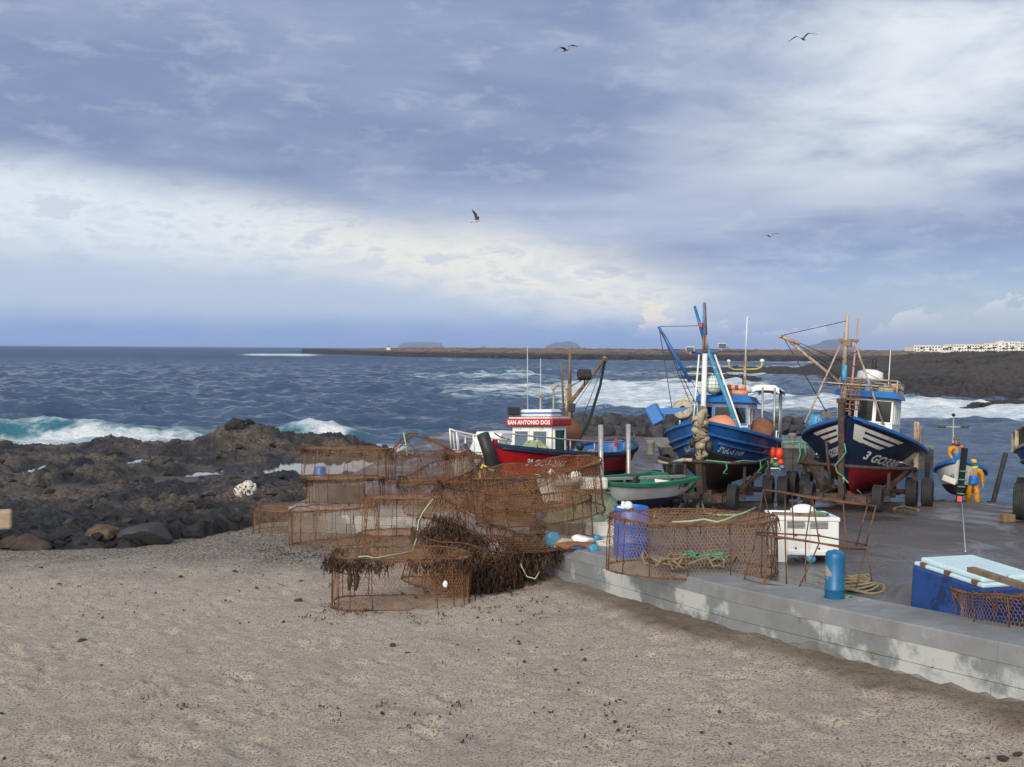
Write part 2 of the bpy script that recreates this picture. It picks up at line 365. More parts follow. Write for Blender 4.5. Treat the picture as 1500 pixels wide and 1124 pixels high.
def attr(me, name, vals):
    a = me.attributes.new(name, 'FLOAT', 'POINT'); a.data.foreach_set('value', np.asarray(vals, np.float32).ravel())

# --- sand
def build_sand():
    ny, nx = 380, 380
    ys = 2.6 * (38 / 2.6) ** np.linspace(0, 1, ny)
    t = np.linspace(0, 1, nx)
    XX = np.zeros((ny, nx)); YY = np.repeat(ys[:, None], nx, 1)
    for i, y in enumerate(ys):
        x0, x1 = -1.15 * y - 3, min(float(wall_x(y)) + 0.3, 1.0 * y + 6)
        XX[i] = x0 + (x1 - x0) * t
    Z0 = sand_z(XX, YY)
    Zs = Z0 + 0.10 * (fbm(XX * 0.35, YY * 0.35, 3, 5) - 0.5) + 0.016 * (fbm(XX * 1.7, YY * 1.7, 3, 9) - 0.5) + 0.016 * (fbm(XX * 3.3, YY * 3.3, 3, 15) - 0.5) + 0.038 * (fbm(XX * 7, YY * 7, 3, 19) - 0.5)
    # footprints and scuffed hollows
    rs = np.random.RandomState(3)
    for k in range(760):
        y = rs.uniform(5, 22); x = rs.uniform(-0.62 * y, min(0.55 * y, float(wall_x(y)) - 0.3)); r = rs.uniform(0.05, 0.13); a = rs.uniform(0, PI)
        iy = np.searchsorted(ys, [y - 3 * r, y + 3 * r]); sl = slice(iy[0], iy[1])
        dx = XX[sl] - x; dy = YY[sl] - y; u = (dx * math.cos(a) + dy * math.sin(a)) / (r * 1.5); v = (-dx * math.sin(a) + dy * math.cos(a)) / r
        q = u * u + v * v; dp = rs.uniform(0.02, 0.05)
        Zs[sl] += -dp * np.exp(-q * 1.2) + dp * 0.5 * np.exp(-(np.sqrt(q) - 1.45) ** 2 * 7)
    # earth bank along the foot of the wall
    dw = wall_x(YY) - XX
    nn = fbm(XX * 1.3, YY * 1.3, 4, 31)
    bank = sstep(dw, 0.95 + 0.5 * (nn - 0.5), 0.55 + 0.5 * (nn - 0.5)) * sstep(YY, 21.5, 19.5)
    Zs += bank * (0.09 + 0.07 * (fbm(XX * 4, YY * 4, 4, 41) - 0.3))
    V = np.stack([XX, YY, Zs], -1).reshape(-1, 3)
    m_ = bpy.data.materials.new('beach_sand'); m_.use_nodes = True; t_ = NT(m_.node_tree); b = t_.n['Principled BSDF']
    co = t_.node('ShaderNodeTexCoord').outputs['Object']
    g1 = t_.noise(co, 140, 3, 0.8); g2 = t_.noise(co, 38, 4, 0.7); g3 = t_.noise(co, 0.8, 5, 0.6); g4 = t_.noise(co, 6, 6, 0.7)
    c = t_.mix(t_.sm(g1, 0.3, 0.7), (0.31, 0.25, 0.185), (0.92, 0.80, 0.645))
    c = t_.mix(t_.m('MULTIPLY', t_.sm(g2, 0.52, 0.60), 0.8), c, (0.085, 0.065, 0.048))
    c = t_.mix(t_.m('MULTIPLY', t_.sm(g2, 0.43, 0.35), 0.45), c, (0.78, 0.72, 0.62))
    c = t_.mix(t_.m('MULTIPLY', t_.sm(g4, 0.44, 0.66), 0.3), c, (0.25, 0.205, 0.165))
    c = t_.mix(t_.m('MULTIPLY', t_.sm(g3, 0.45, 0.65), 0.3), c, (0.30, 0.255, 0.21))
    ab = t_.node('ShaderNodeAttribute', attribute_name='bank').outputs['Fac']
    c = t_.mix(t_.m('MULTIPLY', ab, 0.85), c, t_.mix(t_.sm(g4, 0.35, 0.65), (0.10, 0.075, 0.05), (0.22, 0.165, 0.11)))
    ag = t_.node('ShaderNodeAttribute', attribute_name='gravel').outputs['Fac']
    gv = t_.noise(co, 16, 5, 0.75)
    c = t_.mix(t_.m('MULTIPLY', ag, t_.sm(gv, 0.42, 0.52)), c, (0.045, 0.042, 0.045))
    t_.put(b.inputs['Base Color'], c); b.inputs['Roughness'].default_value = 0.95; b.inputs['Specular IOR Level'].default_value = 0.2
    bn = t_.node('ShaderNodeBump'); bn.inputs['Strength'].default_value = 1.0; bn.inputs['Distance'].default_value = 0.045
    t_.put(bn.inputs['Height'], t_.m('ADD', t_.m('MULTIPLY', g1, 0.35), t_.m('ADD', t_.m('MULTIPLY', g2, 0.6), t_.m('MULTIPLY', g4, 1.2)))); t_.l.new(bn.outputs[0], b.inputs['Normal'])
    me = arr_mesh('beach_sand', V, grid_faces(ny, nx), m_)
    attr(me, 'bank', np.clip(bank * (0.6 + 0.8 * (nn - 0.2)), 0, 1))
    grav = sstep(YY + 4 * (nn - 0.5), 19, 25) * 0.8
    attr(me, 'gravel', grav)
    o = link('beach_sand', me, kind='structure')
    return o
sand = build_sand()

# --- stones on the sand: the larger ones singly, the small ones as a scatter
M['basalt'] = mat('basalt_stone', (0.035, 0.032, 0.032), 0.85, 0, 0.35, 4, (0.10, 0.075, 0.05), 0.6, 0.1, 2.5, bump=0.8, bscale=25)
M['boulder'] = mat('breakwater_basalt', (0.026, 0.025, 0.028), 0.8, 0, 0.3, 1.5, (0.065, 0.058, 0.055), 0.56, 0.12, 1.2, bump=1.0, bscale=7)
M['brownrock'] = mat('brown_rock', (0.055, 0.038, 0.025), 0.9, 0, 0.35, 2, (0.03, 0.026, 0.024), 0.52, 0.1, 1.8, bump=1.0, bscale=9)
def rock_mesh(name, seed, mt, sub=2, sc=(1, 1, 0.7), rough=0.45):
    bm = bmesh.new(); bmesh.ops.create_icosphere(bm, subdivisions=sub, radius=1.0); rs = random.Random(seed)
    pl = [(Vector((rs.gauss(0, 1), rs.gauss(0, 1), rs.gauss(0, 1))).normalized(), rs.uniform(0.55, 0.85)) for _ in range(9)]
    from mathutils import noise as mn
    off = Vector((seed * 3.7, seed * 1.9, seed * 0.7))
    for v in bm.verts:
        p = v.co.copy()
        for n_, d_ in pl:                     # broken flat faces
            k = p.dot(n_)
            if k > d_: p -= n_ * (k - d_) * 0.85
        p *= 1 + rough * (mn.fractal(p * 1.6 + off, 0.9, 2.0, 3)) * 0.35
        v.co = Vector((p.x * sc[0], p.y * sc[1], p.z * sc[2]))
    me = bpy.data.meshes.new(name); bm.to_mesh(me); bm.free(); me.materials.append(mt)
    me.polygons.foreach_set('use_smooth', [False] * len(me.polygons)); me.update(); return me
stone_me = [rock_mesh('stone', 20 + k, M['basalt'], 1 + (k < 2), (1.1, 0.85, 0.5)) for k in range(5)]
def near_sand(px, py): return G(px, py, SZ)
stones = [(120, 940, 8), (575, 946, 6), (597, 957, 5), (86, 857, 5), (227, 833, 4), (345, 838, 5), (437, 880, 7), (415, 911, 4), (375, 862, 5), (441, 852, 4), (1137, 967, 5), (856, 967, 4), (148, 975, 4), (345, 935, 3),
          (40, 968, 3), (2, 1046, 4), (60, 832, 4), (560, 1045, 5), (180, 1032, 4), (485, 1036, 4), (905, 1070, 4), (1470, 1112, 9), (1490, 1105, 8), (1310, 1005, 8), (1330, 1000, 6), (1290, 996, 5), (1010, 925, 4), (700, 905, 4),
          (610, 876, 5), (625, 868, 6), (655, 862, 5), (590, 870, 4), (640, 880, 4), (330, 880, 3), (265, 845, 4), (300, 815, 4), (410, 842, 4), (460, 815, 5), (475, 835, 4), (150, 905, 3), (760, 940, 3), (1075, 1008, 3), (980, 1040, 3)]
for k, (px, py, r) in enumerate(stones):
    q = near_sand(px, py); rr = r * q.y / 1500
    o = link('stone', stone_me[k % 5], sand); o.location = (q.x, q.y, SZ(q.x, q.y) + rr * 0.1); o.scale = (rr, rr, rr * 1.1); o.rotation_euler = (random.uniform(-.3, .3), random.uniform(-.3, .3), random.uniform(0, 6))
def pebble_scatter():
    rs = np.random.RandomState(8); n = 6500
    y = 6 + 24 * rs.rand(n) ** 1.2; x = (rs.rand(n) * 1.3 - 0.66) * y
    keep = (x < wall_x(y) - 0.15) & (fbm(x * 0.5, y * 0.5, 3, 77) + (y - 16) * 0.02 > 0.36 + 0.25 * rs.rand(n)); x, y = x[keep], y[keep]; n = len(x)
    r = 0.006 + 0.022 * rs.rand(n) ** 6 + 0.004 * (y / 15); z = sand_z(x, y) + r * 0.4
    base = np.array([(1, 0, 0), (0, 1, 0), (-1, 0, 0), (0, -1, 0), (0, 0, .6), (0, 0, -.6)], float)
    a = rs.rand(n) * 6.28; ca, sa = np.cos(a), np.sin(a)
    B = base[None] * (r[:, None, None] * (0.6 + 0.8 * rs.rand(n, 6, 1)))
    V = np.stack([B[..., 0] * ca[:, None] - B[..., 1] * sa[:, None] + x[:, None], B[..., 0] * sa[:, None] + B[..., 1] * ca[:, None] + y[:, None], B[..., 2] + z[:, None]], -1).reshape(-1, 3)
    f = np.array([(0, 1, 4), (1, 2, 4), (2, 3, 4), (3, 0, 4), (1, 0, 5), (2, 1, 5), (3, 2, 5), (0, 3, 5)])
    F = (f[None] + 6 * np.arange(n)[:, None, None]).reshape(-1, 3)
    link('gravel', arr_mesh('gravel', V, F, M['basalt'], False), kind='stuff')
pebble_scatter()

# --- lava shore
M['lava'] = bpy.data.materials.new('lava_rock'); M['lava'].use_nodes = True
def _lava(m_, hi=(0.15, 0.115, 0.082), wet=True):
    t = NT(m_.node_tree); b = t.n['Principled BSDF']; co = t.node('ShaderNodeTexCoord').outputs['Object']
    ys_ = t.node('ShaderNodeSeparateXYZ'); t.put(ys_.inputs[0], t.node('ShaderNodeNewGeometry').outputs['Position']); n1 = t.noise(co, 0.35, 6, 0.6); n2 = t.noise(co, 2.6, 8, 0.7); n3 = t.noise(co, 7, 6, 0.7)
    c = t.mix(t.sm(n2, 0.35, 0.7), (0.009, 0.009, 0.0105), (0.040, 0.036, 0.037))
    c = t.mix(t.m('MULTIPLY', t.m('MULTIPLY', t.sm(n1, 0.40, 0.60), t.sm(ys_.outputs[1], 28, 36)), t.sm(n3, 0.36, 0.60)), c, hi)
    t.put(b.inputs['Base Color'], c); t.put(b.inputs['Roughness'], t.lin(n3, 0.3, 0.7, 0.35, 0.9)); b.inputs['Specular IOR Level'].default_value = 0.4
    bn = t.node('ShaderNodeBump'); bn.inputs['Strength'].default_value = 1.0; bn.inputs['Distance'].default_value = 0.12
    t.put(bn.inputs['Height'], t.m('ADD', n2, t.m('MULTIPLY', n3, 0.7))); t.l.new(bn.outputs[0], b.inputs['Normal'])
_lava(M['lava'])
def domes(x, y, sc, seed, warp=0.35):
    wx = x + warp * sc * (fbm(x / sc * 1.3, y / sc * 1.3, 2, seed + 3) - 0.5) * 2; wy = y + warp * sc * (fbm(x / sc * 1.3 + 40, y / sc * 1.3, 2, seed + 4) - 0.5) * 2
    f1, f2, i = worley(wx / sc, wy / sc, seed)
    return np.sqrt(np.clip(1 - (f1 * 1.25) ** 2, 0, 1)) * (0.35 + 0.65 * i) * sstep(f2 - f1, 0.0, 0.16)
_by = np.array([-60, -12, -9.6, -8.6, -7.9, -6.6, -3.5, 10.0]); _bv = np.array([25.6, 25.0, 25.6, 27.6, 31.0, 34.0, 38.0, 38.0])
POOLS = [((325, 672), (580, 696), 0.47), ((-20, 684), (95, 698), 0.45), ((500, 652), (800, 668), 0.31), ((105, 674), (205, 684), 0.37), ((230, 664), (320, 672), 0.31), ((245, 692), (310, 700), 0.48), ((105, 704), (160, 712), 0.54)]
def shore_h(x, y):
    bd = np.interp(x, _by, _bv)
    inn = sstep(y + 1.6 * (fbm(x * 0.9, y * 0.9, 4, 2) - 0.5) * 2, bd - 0.6, bd + 1.0)
    shore = 61.5 + 5 * (fbm(x * 0.09, y * 0.02, 3, 12) - 0.5) + np.interp(x, [-40, -30, -20, -10, -2, 3], [-3.0, -1.5, 1.0, 0.5, -2.0, 0.0])
    base = np.where(y < 36, sand_z(x, np.minimum(y, 36.0)) - 0.04, np.interp(y, [36, 40, 50, 58, 62, 64.5, 72], [0.70, 0.62, 0.40, 0.28, 0.18, -0.1, -0.9]))
    base = base - 1.6 * sstep(y, shore - 0.8, shore + 2.5)
    rim = 0.16 * np.exp(-((y - (shore - 2.0)) / 2.0) ** 2) * (0.35 + 1.1 * fbm(x * 0.22, y * 0.1, 3, 61))
    lump = 1.25 * np.exp(-(((x + 15.9) / 2.3) ** 2 + ((y - 59.5) / 1.7) ** 2) ** 1.3) + 0.7 * np.exp(-(((x + 11.3) / 2.6) ** 2 + ((y - 60) / 1.5) ** 2)) + 0.5 * np.exp(-(((x + 23) / 1.3) ** 2 + ((y - 59) / 1.3) ** 2)) + 1.0 * np.exp(-(((x + 3) / 3.0) ** 2 + ((y - 63.5) / 2.2) ** 2))
    berm = 0.12 * np.exp(-((y - bd - 2.2) / 2.0) ** 2)
    h = 0.16 * domes(x, y, 2.9, 101) + 0.20 * domes(x, y, 1.1, 102) + 0.20 * domes(x, y, 0.55, 103) + 0.13 * domes(x, y, 0.30, 107) + 0.12 * (fbm(x * 3, y * 3, 4, 104) - 0.5) + 0.30 * (1 - np.abs(2 * fbm(x * 1.1, y * 1.1, 4, 109, 0.6) - 1)) ** 4 - 0.06
    big = fbm(x * 0.16, y * 0.16, 3, 106)
    h = h * (0.40 + 0.75 * big)
    flat = np.zeros_like(x); low = np.zeros_like(x)
    for (a, b, zz) in POOLS:
        y0 = (CAM_Z - zz) * 1500 / (b[1] - 508); y1 = (CAM_Z - zz) * 1500 / (a[1] - 508); xm0 = (a[0] - 750) / 1500 * (y0 + y1) / 2; xm1 = (b[0] - 750) / 1500 * (y0 + y1) / 2
        low = np.maximum(low, sstep(((x - (xm0 + xm1) / 2) / ((xm1 - xm0) / 2)) ** 2 + ((y - (y0 + y1) / 2) / ((y1 - y0) / 2)) ** 2, 0.95, 0.5) * sstep(fbm(x * 0.6, y * 0.3, 3, 88), 0.20, 0.36)); y0 = y0 - 5.5; q = ((x - (xm0 + xm1) / 2) / ((xm1 - xm0) / 2 + 1.5)) ** 2 + ((y - (y0 + y1) / 2) / ((y1 - y0) / 2)) ** 2
        flat = np.maximum(flat, sstep(q, 1.2, 0.4) * sstep(fbm(x * 0.6, y * 0.3, 3, 88), 0.20, 0.36))
    return base - 0.35 * (1 - inn) + inn * (rim + lump + berm + h) - flat * inn * 0.92 * h - low * inn * 0.24
xs = np.arange(-58, 9, 0.13); ys = 24 * (74 / 24) ** np.linspace(0, 1, 330)
XX, YY = np.meshgrid(xs, ys, indexing='ij')
ZZ = shore_h(XX, YY)
ZZ = np.where(XX > wall_x(YY) + 0.5, np.where(YY < 61, -0.5, ZZ), ZZ)
shore = link('lava_shore', arr_mesh('lava_shore', np.stack([XX, YY, ZZ], -1).reshape(-1, 3), grid_faces(len(xs), len(ys))[:, ::-1], M['lava']), kind='structure')
def SH(x, y): return float(shore_h(np.array([float(x)]), np.array([float(y)]))[0])
# boulders and broken rocks lying on the lava, each one a piece
lrock = [rock_mesh('rock', 40 + k, M['lava'] if k % 3 else M['brownrock'], 2 if k < 4 else 1, (1.1, 0.9, 0.62), 0.7) for k in range(8)]
rs = random.Random(5); cnt = 0
while cnt < 290:
    y = 25 + 37 * rs.random() ** 1.1; x = rs.uniform(-0.56 * y - 3, -3.0 if y < 40 else 2.0)
    if cnt < 70: x = rs.uniform(-14.5, -7.4); y = float(np.interp(x, _by, _bv)) + rs.uniform(-0.9, 0.8)
    if y < np.interp(x, _by, _bv) - 1.0 or x > wall_x(y) - 0.8: continue
    if any(True for (a, b, zz) in POOLS if a[0] < 750 + 1500 * x / y < b[0] and a[1] - 2 < 508 + 1500 * (CAM_Z - zz) / y < b[1] + 4 and rs.random() < 0.85): continue
    r = rs.choice([0.12, 0.15, 0.18, 0.22, 0.28, 0.36]) * (0.8 + y / 110) * (1.0 if y < 52 else 1.3)
    r *= 0.62 if cnt < 70 else 1.0; o = link('rock', lrock[rs.choice((1, 2, 4, 5, 7)) if cnt < 70 else rs.randrange(8)], shore); o.location = (x, y, SH(x, y) + r * 0.12); o.scale = (r * rs.uniform(.8, 1.4), r * rs.uniform(.8, 1.2), r * rs.uniform(.7, 1.15)); o.rotation_euler = (rs.uniform(-.3, .3), rs.uniform(-.3, .3), rs.uniform(0, 6)); cnt += 1
# a few named by their look
def boulder(name, px, py, y, r, sc, mt, label, cat='rock', seed=3, rough=0.5):
    x = at_depth(px, y); o = link(name, rock_mesh(name, seed, mt, 3, sc, rough)); z = max(SH(x, y), SZ(x, y)); o.location = (x, y, z + r * sc[2] * (0.8 if 'speckled' in label else 0.25)); o.scale = (r, r, r); return tag(o, label, cat)
M['smoothdark'] = mat('smooth_dark_rock', (0.035, 0.034, 0.038), 0.7, 0, 0.2, 2, (0.055, 0.05, 0.05), 0.6, 0.1, 2, bump=0.5, bscale=12)
M['barnacle'] = mat('barnacled_rock', (0.035, 0.03, 0.028), 0.9, 0, 0.3, 4, (0.66, 0.62, 0.55), 0.47, 0.04, 5, bump=1.0, bscale=18)
boulder('boulder', 213, 782, 26.2, 0.85, (1.0, 0.7, 0.40), M['smoothdark'], 'smooth dark grey boulder with a flat side at the edge of the sand', seed=6, rough=0.12)
boulder('boulder', 358, 712, 36.5, 0.42, (1.0, 0.8, 0.85), M['barnacle'], 'dark boulder speckled white, standing out on the black lava rocks', seed=9)
boulder('boulder', 40, 790, 25.4, 0.5, (1.2, 0.7, 0.6), M['brownrock'], 'brown boulder at the sand edge beside the tan block', seed=12)
boulder('boulder', 147, 782, 25.8, 0.42, (1.2, 0.7, 0.6), mat('ochre_rock', (0.12, 0.075, 0.042), 0.9, 0, 0.3, 4, (0.06, 0.045, 0.035), 0.5, 0.1, 4, bump=0.8, bscale=15), 'ochre coloured boulder on the sand edge next to the smooth dark boulder', seed=13)
q = Vector((at_depth(-1, 25.8), 25.8, 0)); mb = MB(); mb.box((0, 0, 0.2), (0.5, 0.4, 0.48), 0.4, 0, 0.06)
o = mb.build('stone_block', mat('tan_block', (0.40, 0.30, 0.2), 0.9, 0, 0.2, 6, bump=0.5)); o.location = (q.x, q.y, SH(q.x, q.y) + 0.25); tag(o, 'tan rectangular block lying on black rocks above the sand', 'block')
# tide pools
M['pool'] = mat('pool_water', (0.03, 0.04, 0.05), 0.04, 0, 0.1, 1, bump=0.05, bscale=3)
for (a, b, zz) in POOLS:
    y0 = (CAM_Z - zz) * 1500 / (b[1] + 3 - 508); y1 = (CAM_Z - zz) * 1500 / (a[1] - 508); xa, xb = (a[0] - 15 - 750) / 1500 * (y0 + y1) / 2, (b[0] + 15 - 750) / 1500 * (y0 + y1) / 2
    mb = MB(); n = 28; cx, cy = (xa + xb) / 2, (y0 + y1) / 2
    mb.add([(cx + (xb - xa) / 2 * math.cos(k * 2 * PI / n), cy + (y1 - y0) / 2 * math.sin(k * 2 * PI / n), zz) for k in range(n)], [tuple(range(n))]); mb.build('tide_pool_water', M['pool'], kind='structure')

# ================================================================== sea
def foam_zones(x, y):
    """share of foam at a point of the water, by place"""
    f = np.zeros_like(x); pxx = 750 + 1500 * x / np.maximum(y, 1)
    nz = fbm(x * 0.035, y * 0.012, 4, 201)
    def blob(px0, px1, y0, y1, s=1.0, sx=60.0):
        cx = sstep(pxx, px0 - sx, px0 + sx) * sstep(pxx, px1 + sx, px1 - sx); w_ = (y1 - y0) * 0.25
        return s * cx * sstep(y, y0 - w_, y0 + w_) * sstep(y, y1 + w_, y1 - w_)
    f = np.maximum(f, blob(800, 1130, 108, 215, 1.0, 70)); f = np.maximum(f, blob(620, 900, 125, 190, 0.75)); f = np.maximum(f, blob(560, 820, 205, 265, 0.55))
    f = np.maximum(f, blob(1060, 1330, 104, 150, 0.8)); f = np.maximum(f, blob(1230, 1700, 96, 122, 0.95)); f = np.maximum(f, blob(980, 1230, 260, 420, 0.75)); f = np.maximum(f, blob(820, 1150, 230, 300, 0.55))
    f = np.maximum(f, blob(-200, 320, 64, 69.5, 0.85, 30)); f = np.maximum(f, blob(420, 520, 64, 74, 0.7, 30)); f = np.maximum(f, blob(460, 640, 62, 68, 0.5, 30))
    f = np.maximum(f, blob(350, 470, 700, 980, 0.95, 40)); f = np.maximum(f, blob(560, 1350, 500, 640, 0.5, 30))
    return f * (0.55 + 0.9 * nz)
def ridge(x, y, yc, h, wf, wb):       # a steepening swell: short face towards the shore, long back
    d = y - yc; return h * np.where(d < 0, np.exp(-(d / wf) ** 2), np.exp(-(d / wb) ** 2))
def build_sea():
    na, nd = 700, 700
    th = np.linspace(R(-37), R(37), na); dd = np.concatenate([35.5 * (700 / 35.5) ** np.linspace(0, 1, 611)[:-1], 700 * (17000 / 700) ** np.linspace(0, 1, 90)])
    TH, DD = np.meshgrid(th, dd, indexing='ij'); X_ = np.tan(TH) * DD; Y_ = DD.copy(); Z_ = np.zeros_like(X_); crest = np.zeros_like(X_)
    rs = np.random.RandomState(4); step = np.maximum(np.gradient(DD, axis=1), DD * 0.0019)
    dX = np.zeros_like(X_)
    OX = np.zeros_like(X_); OY = np.zeros_like(X_)
    for k in range(48):
        lam = 0.9 * (11 / 0.9) ** (k / 47); an = rs.normal(-PI / 2 - 0.15, 0.8); a = 0.0125 * lam ** 0.78; kk = 2 * PI / lam
        ph = kk * (X_ * math.cos(an) + Y_ * math.sin(an)) + rs.uniform(0, 6.28) + 2.5 * (vnoise(X_ / lam * 0.17, Y_ / lam * 0.17, 300 + k) - 0.5)
        fade = sstep(lam, step * 1.6, step * 3.2)
        s_ = np.sin(ph); Z_ += a * fade * s_; q_ = 0.85 * a * fade * np.cos(ph); OX += q_ * math.cos(an); OY += q_ * math.sin(an)
    calm = 0.42 + 0.58 * sstep(Y_, 62, 100); calm = np.where(X_ > 5, 0.25 + 0.75 * sstep(Y_, 60, 110), calm)
    Z_ *= calm
    X_ = X_ + OX * calm; Y_ = Y_ + OY * calm
    pxx = 750 + 1500 * X_ / Y_
    thin = np.zeros_like(X_)
    def brk(px0, px1, yc, h, wf, wb, soft=60, curl=1.0):
        m_ = sstep(pxx, px0 - soft, px0 + soft) * sstep(pxx, px1 + soft, px1 - soft); y_c = yc + 2.2 * (fbm(X_ * 0.07, X_ * 0 + yc, 3, int(yc)) - 0.5) * 2
        r = ridge(X_, Y_, y_c, 1.0, wf, wb) * m_ * (0.55 + 0.7 * fbm(X_ * 0.13, X_ * 0 + 3, 3, int(yc) + 5)); return r * h, r
    foam = foam_zones(X_, Y_)
    for (p0, p1, yc, h, wf, wb, fo, tq) in [(-300, 310, 70.5, 1.25, 1.3, 3.5, 0.8, 1.0), (395, 520, 72, 1.05, 1.2, 3.0, 1.0, 1.0), (500, 640, 74, 0.35, 1.4, 3, 0.35, 0.6), (-300, 140, 98, 1.0, 2.5, 6, 0.0, 0.0), (640, 860, 262, 1.6, 5, 14, 0.15, 0.1),
                                            (900, 1130, 172, 1.3, 4, 9, 0.9, 0.4), (1290, 1420, 118, 1.2, 2.5, 6, 0.95, 0.5), (1420, 1640, 106, 1.0, 2.0, 5, 0.95, 0.8), (840, 1000, 128, 0.9, 3, 6, 0.7, 0.7), (300, 760, 150, 0.5, 5, 10, 0.0, 0.0), (0, 500, 210, 0.6, 7, 14, 0.0, 0.0)]:
        z, r = brk(p0, p1, yc, h, wf, wb); Z_ += z; foam = np.maximum(foam, r * fo * 0.9); thin = np.maximum(thin, r * tq)
    foam = np.maximum(foam, 0.38 * sstep(Z_, 0.42, 0.75) * sstep(Y_, 80, 120))      # whitecaps on the steepest crests
    thin = np.maximum(thin, 0.75 * np.maximum(sstep(pxx, 560, 380) * sstep(Y_, 84, 70), 0.6 * sstep(foam, 0.3, 0.9)))
    Z_ += (0.10 + 0.55 * thin * (Y_ < 90)) * foam * (fbm(X_ * 1.1, Y_ * 1.1, 5, 55, 0.62) - 0.35); foam = np.where(Y_ < 90, foam * (0.75 + 0.6 * fbm(X_ * 0.8, Y_ * 0.5, 4, 58)), foam)
    V = np.stack([X_, Y_, Z_], -1).reshape(-1, 3)
    m_ = bpy.data.materials.new('sea_water'); m_.use_nodes = True; t = NT(m_.node_tree); b = t.n['Principled BSDF']
    co = t.node('ShaderNodeTexCoord').outputs['Object']
    af = t.node('ShaderNodeAttribute', attribute_name='foam').outputs['Fac']; at_ = t.node('ShaderNodeAttribute', attribute_name='thin').outputs['Fac']
    st = t.mapping(co, (0.45, 1, 1)); n1 = t.noise(st, 0.55, 8, 0.68, 0.6); n2 = t.noise(st, 0.10, 6, 0.6, 0.8); n3 = t.noise(co, 2.6, 6, 0.7)
    wv = t.m('ADD', t.m('MULTIPLY', n1, 0.62), t.m('MULTIPLY', n2, 0.38))
    th_ = t.m('SUBTRACT', 0.86, t.m('MULTIPLY', af, 0.56))
    fm = t.m('MULTIPLY', t.sm(t.m('SUBTRACT', wv, th_), -0.10, 0.12), t.sm(n3, 0.2, 0.55, 0.72, 1.0))
    fm = t.m('MULTIPLY', fm, t.sm(af, 0.02, 0.2))
    base = t.mix(t.sm(n2, 0.3, 0.7), (0.032, 0.066, 0.130), (0.056, 0.106, 0.180))
    base = t.mix(t.m('MULTIPLY', at_, 0.9), base, (0.035, 0.20, 0.24))
    c = t.mix(fm, base, t.mix(t.sm(n1, 0.4, 0.62), (0.50, 0.60, 0.66), (0.78, 0.80, 0.80)))
    t.put(b.inputs['Base Color'], c); off_ = t.node('ShaderNodeSeparateXYZ'); t.put(off_.inputs[0], co); t.put(b.inputs['Roughness'], t.m('MAXIMUM', t.lin(fm, 0, 1, 0.16, 0.9), t.sm(off_.outputs[1], 150, 700, 0.16, 0.5))); b.inputs['IOR'].default_value = 1.33; b.inputs['Specular IOR Level'].default_value = 0.42
    h = t.m('ADD', t.m('MULTIPLY', t.noise(t.mapping(co, (0.55, 1, 1)), 0.7, 8, 0.7, 0.3), 1.0), t.m('MULTIPLY', n3, 0.2))
    bn = t.node('ShaderNodeBump'); bn.inputs['Strength'].default_value = 0.9; bn.inputs['Distance'].default_value = 0.75
    t.put(bn.inputs['Height'], h); t.l.new(bn.outputs[0], b.inputs['Normal'])
    me = arr_mesh('sea_water', V, grid_faces(na, nd)[:, ::-1], m_); attr(me, 'foam', np.clip(foam, 0, 1)); attr(me, 'thin', np.clip(thin, 0, 1))
    link('sea_water', me, kind='structure')
    mb = MB(); mb.add([(-12800, -280, -6), (12800, -280, -6), (12800, 17200, -6), (-12800, 17200, -6)], [(0, 1, 2, 3)]); mb.build('sea_bed', M['basalt'], kind='structure')
build_sea()

# ================================================================== quay, ramp, wall, jetty
def wet_concrete():
    m_ = bpy.data.materials.new('wet_slipway_concrete'); m_.use_nodes = True; t = NT(m_.node_tree); b = t.n['Principled BSDF']; co = t.node('ShaderNodeTexCoord').outputs['Object']
    n1 = t.noise(co, 0.35, 6, 0.6, 0.6); n2 = t.noise(co, 5, 8, 0.7); n3 = t.noise(co, 45, 4, 0.7); n4 = t.noise(t.mapping(co, (1.3, 0.45, 1)), 0.55, 8, 0.62, 0.9)
    c = t.mix(t.sm(n1, 0.35, 0.65), (0.046, 0.034, 0.030), (0.105, 0.082, 0.072))
    c = t.mix(t.m('MULTIPLY', t.sm(n2, 0.4, 0.7), 0.5), c, (0.05, 0.038, 0.033)); c = t.mix(t.m('MULTIPLY', t.sm(n3, 0.52, 0.68), 0.5), c, (0.17, 0.15, 0.14))
    w_ = t.sm(n4, 0.44, 0.60)
    c = t.mix(t.m('MULTIPLY', w_, 0.3), c, (0.04, 0.035, 0.035))
    t.put(b.inputs['Base Color'], c); t.put(b.inputs['Roughness'], t.m('ADD', t.lin(w_, 0, 1, 0.55, 0.14), t.m('MULTIPLY', n3, 0.12))); b.inputs['Specular IOR Level'].default_value = 0.5
    bn = t.node('ShaderNodeBump'); bn.inputs['Strength'].default_value = 0.55; bn.inputs['Distance'].default_value = 0.02
    t.put(bn.inputs['Height'], t.m('ADD', t.m('MULTIPLY', n2, 0.8), t.m('MULTIPLY', n3, 0.4))); t.l.new(bn.outputs[0], b.inputs['Normal'])
    return m_
M['slip'] = wet_concrete()
M['concrete'] = mat('harbour_concrete', (0.21, 0.195, 0.175), 0.85, 0, 0.22, 1.5, (0.13, 0.115, 0.10), 0.54, 0.12, 1.3, bump=0.6, bscale=22)
M['kerbc'] = mat('kerb_concrete', (0.23, 0.235, 0.235), 0.85, 0, 0.22, 1.2, (0.19, 0.185, 0.18), 0.55, 0.1, 1.4, bump=0.5, bscale=25, col3=(0.40, 0.39, 0.37), amt3=0.66, scale3=2.6)
M['wallc'] = mat('wall_concrete', (0.20, 0.21, 0.21), 0.85, 0, 0.2, 1.7, (0.46, 0.47, 0.44), 0.535, 0.05, 0.8, bump=0.5, bscale=25, col3=(0.17, 0.15, 0.09), amt3=0.64, scale3=2.6)
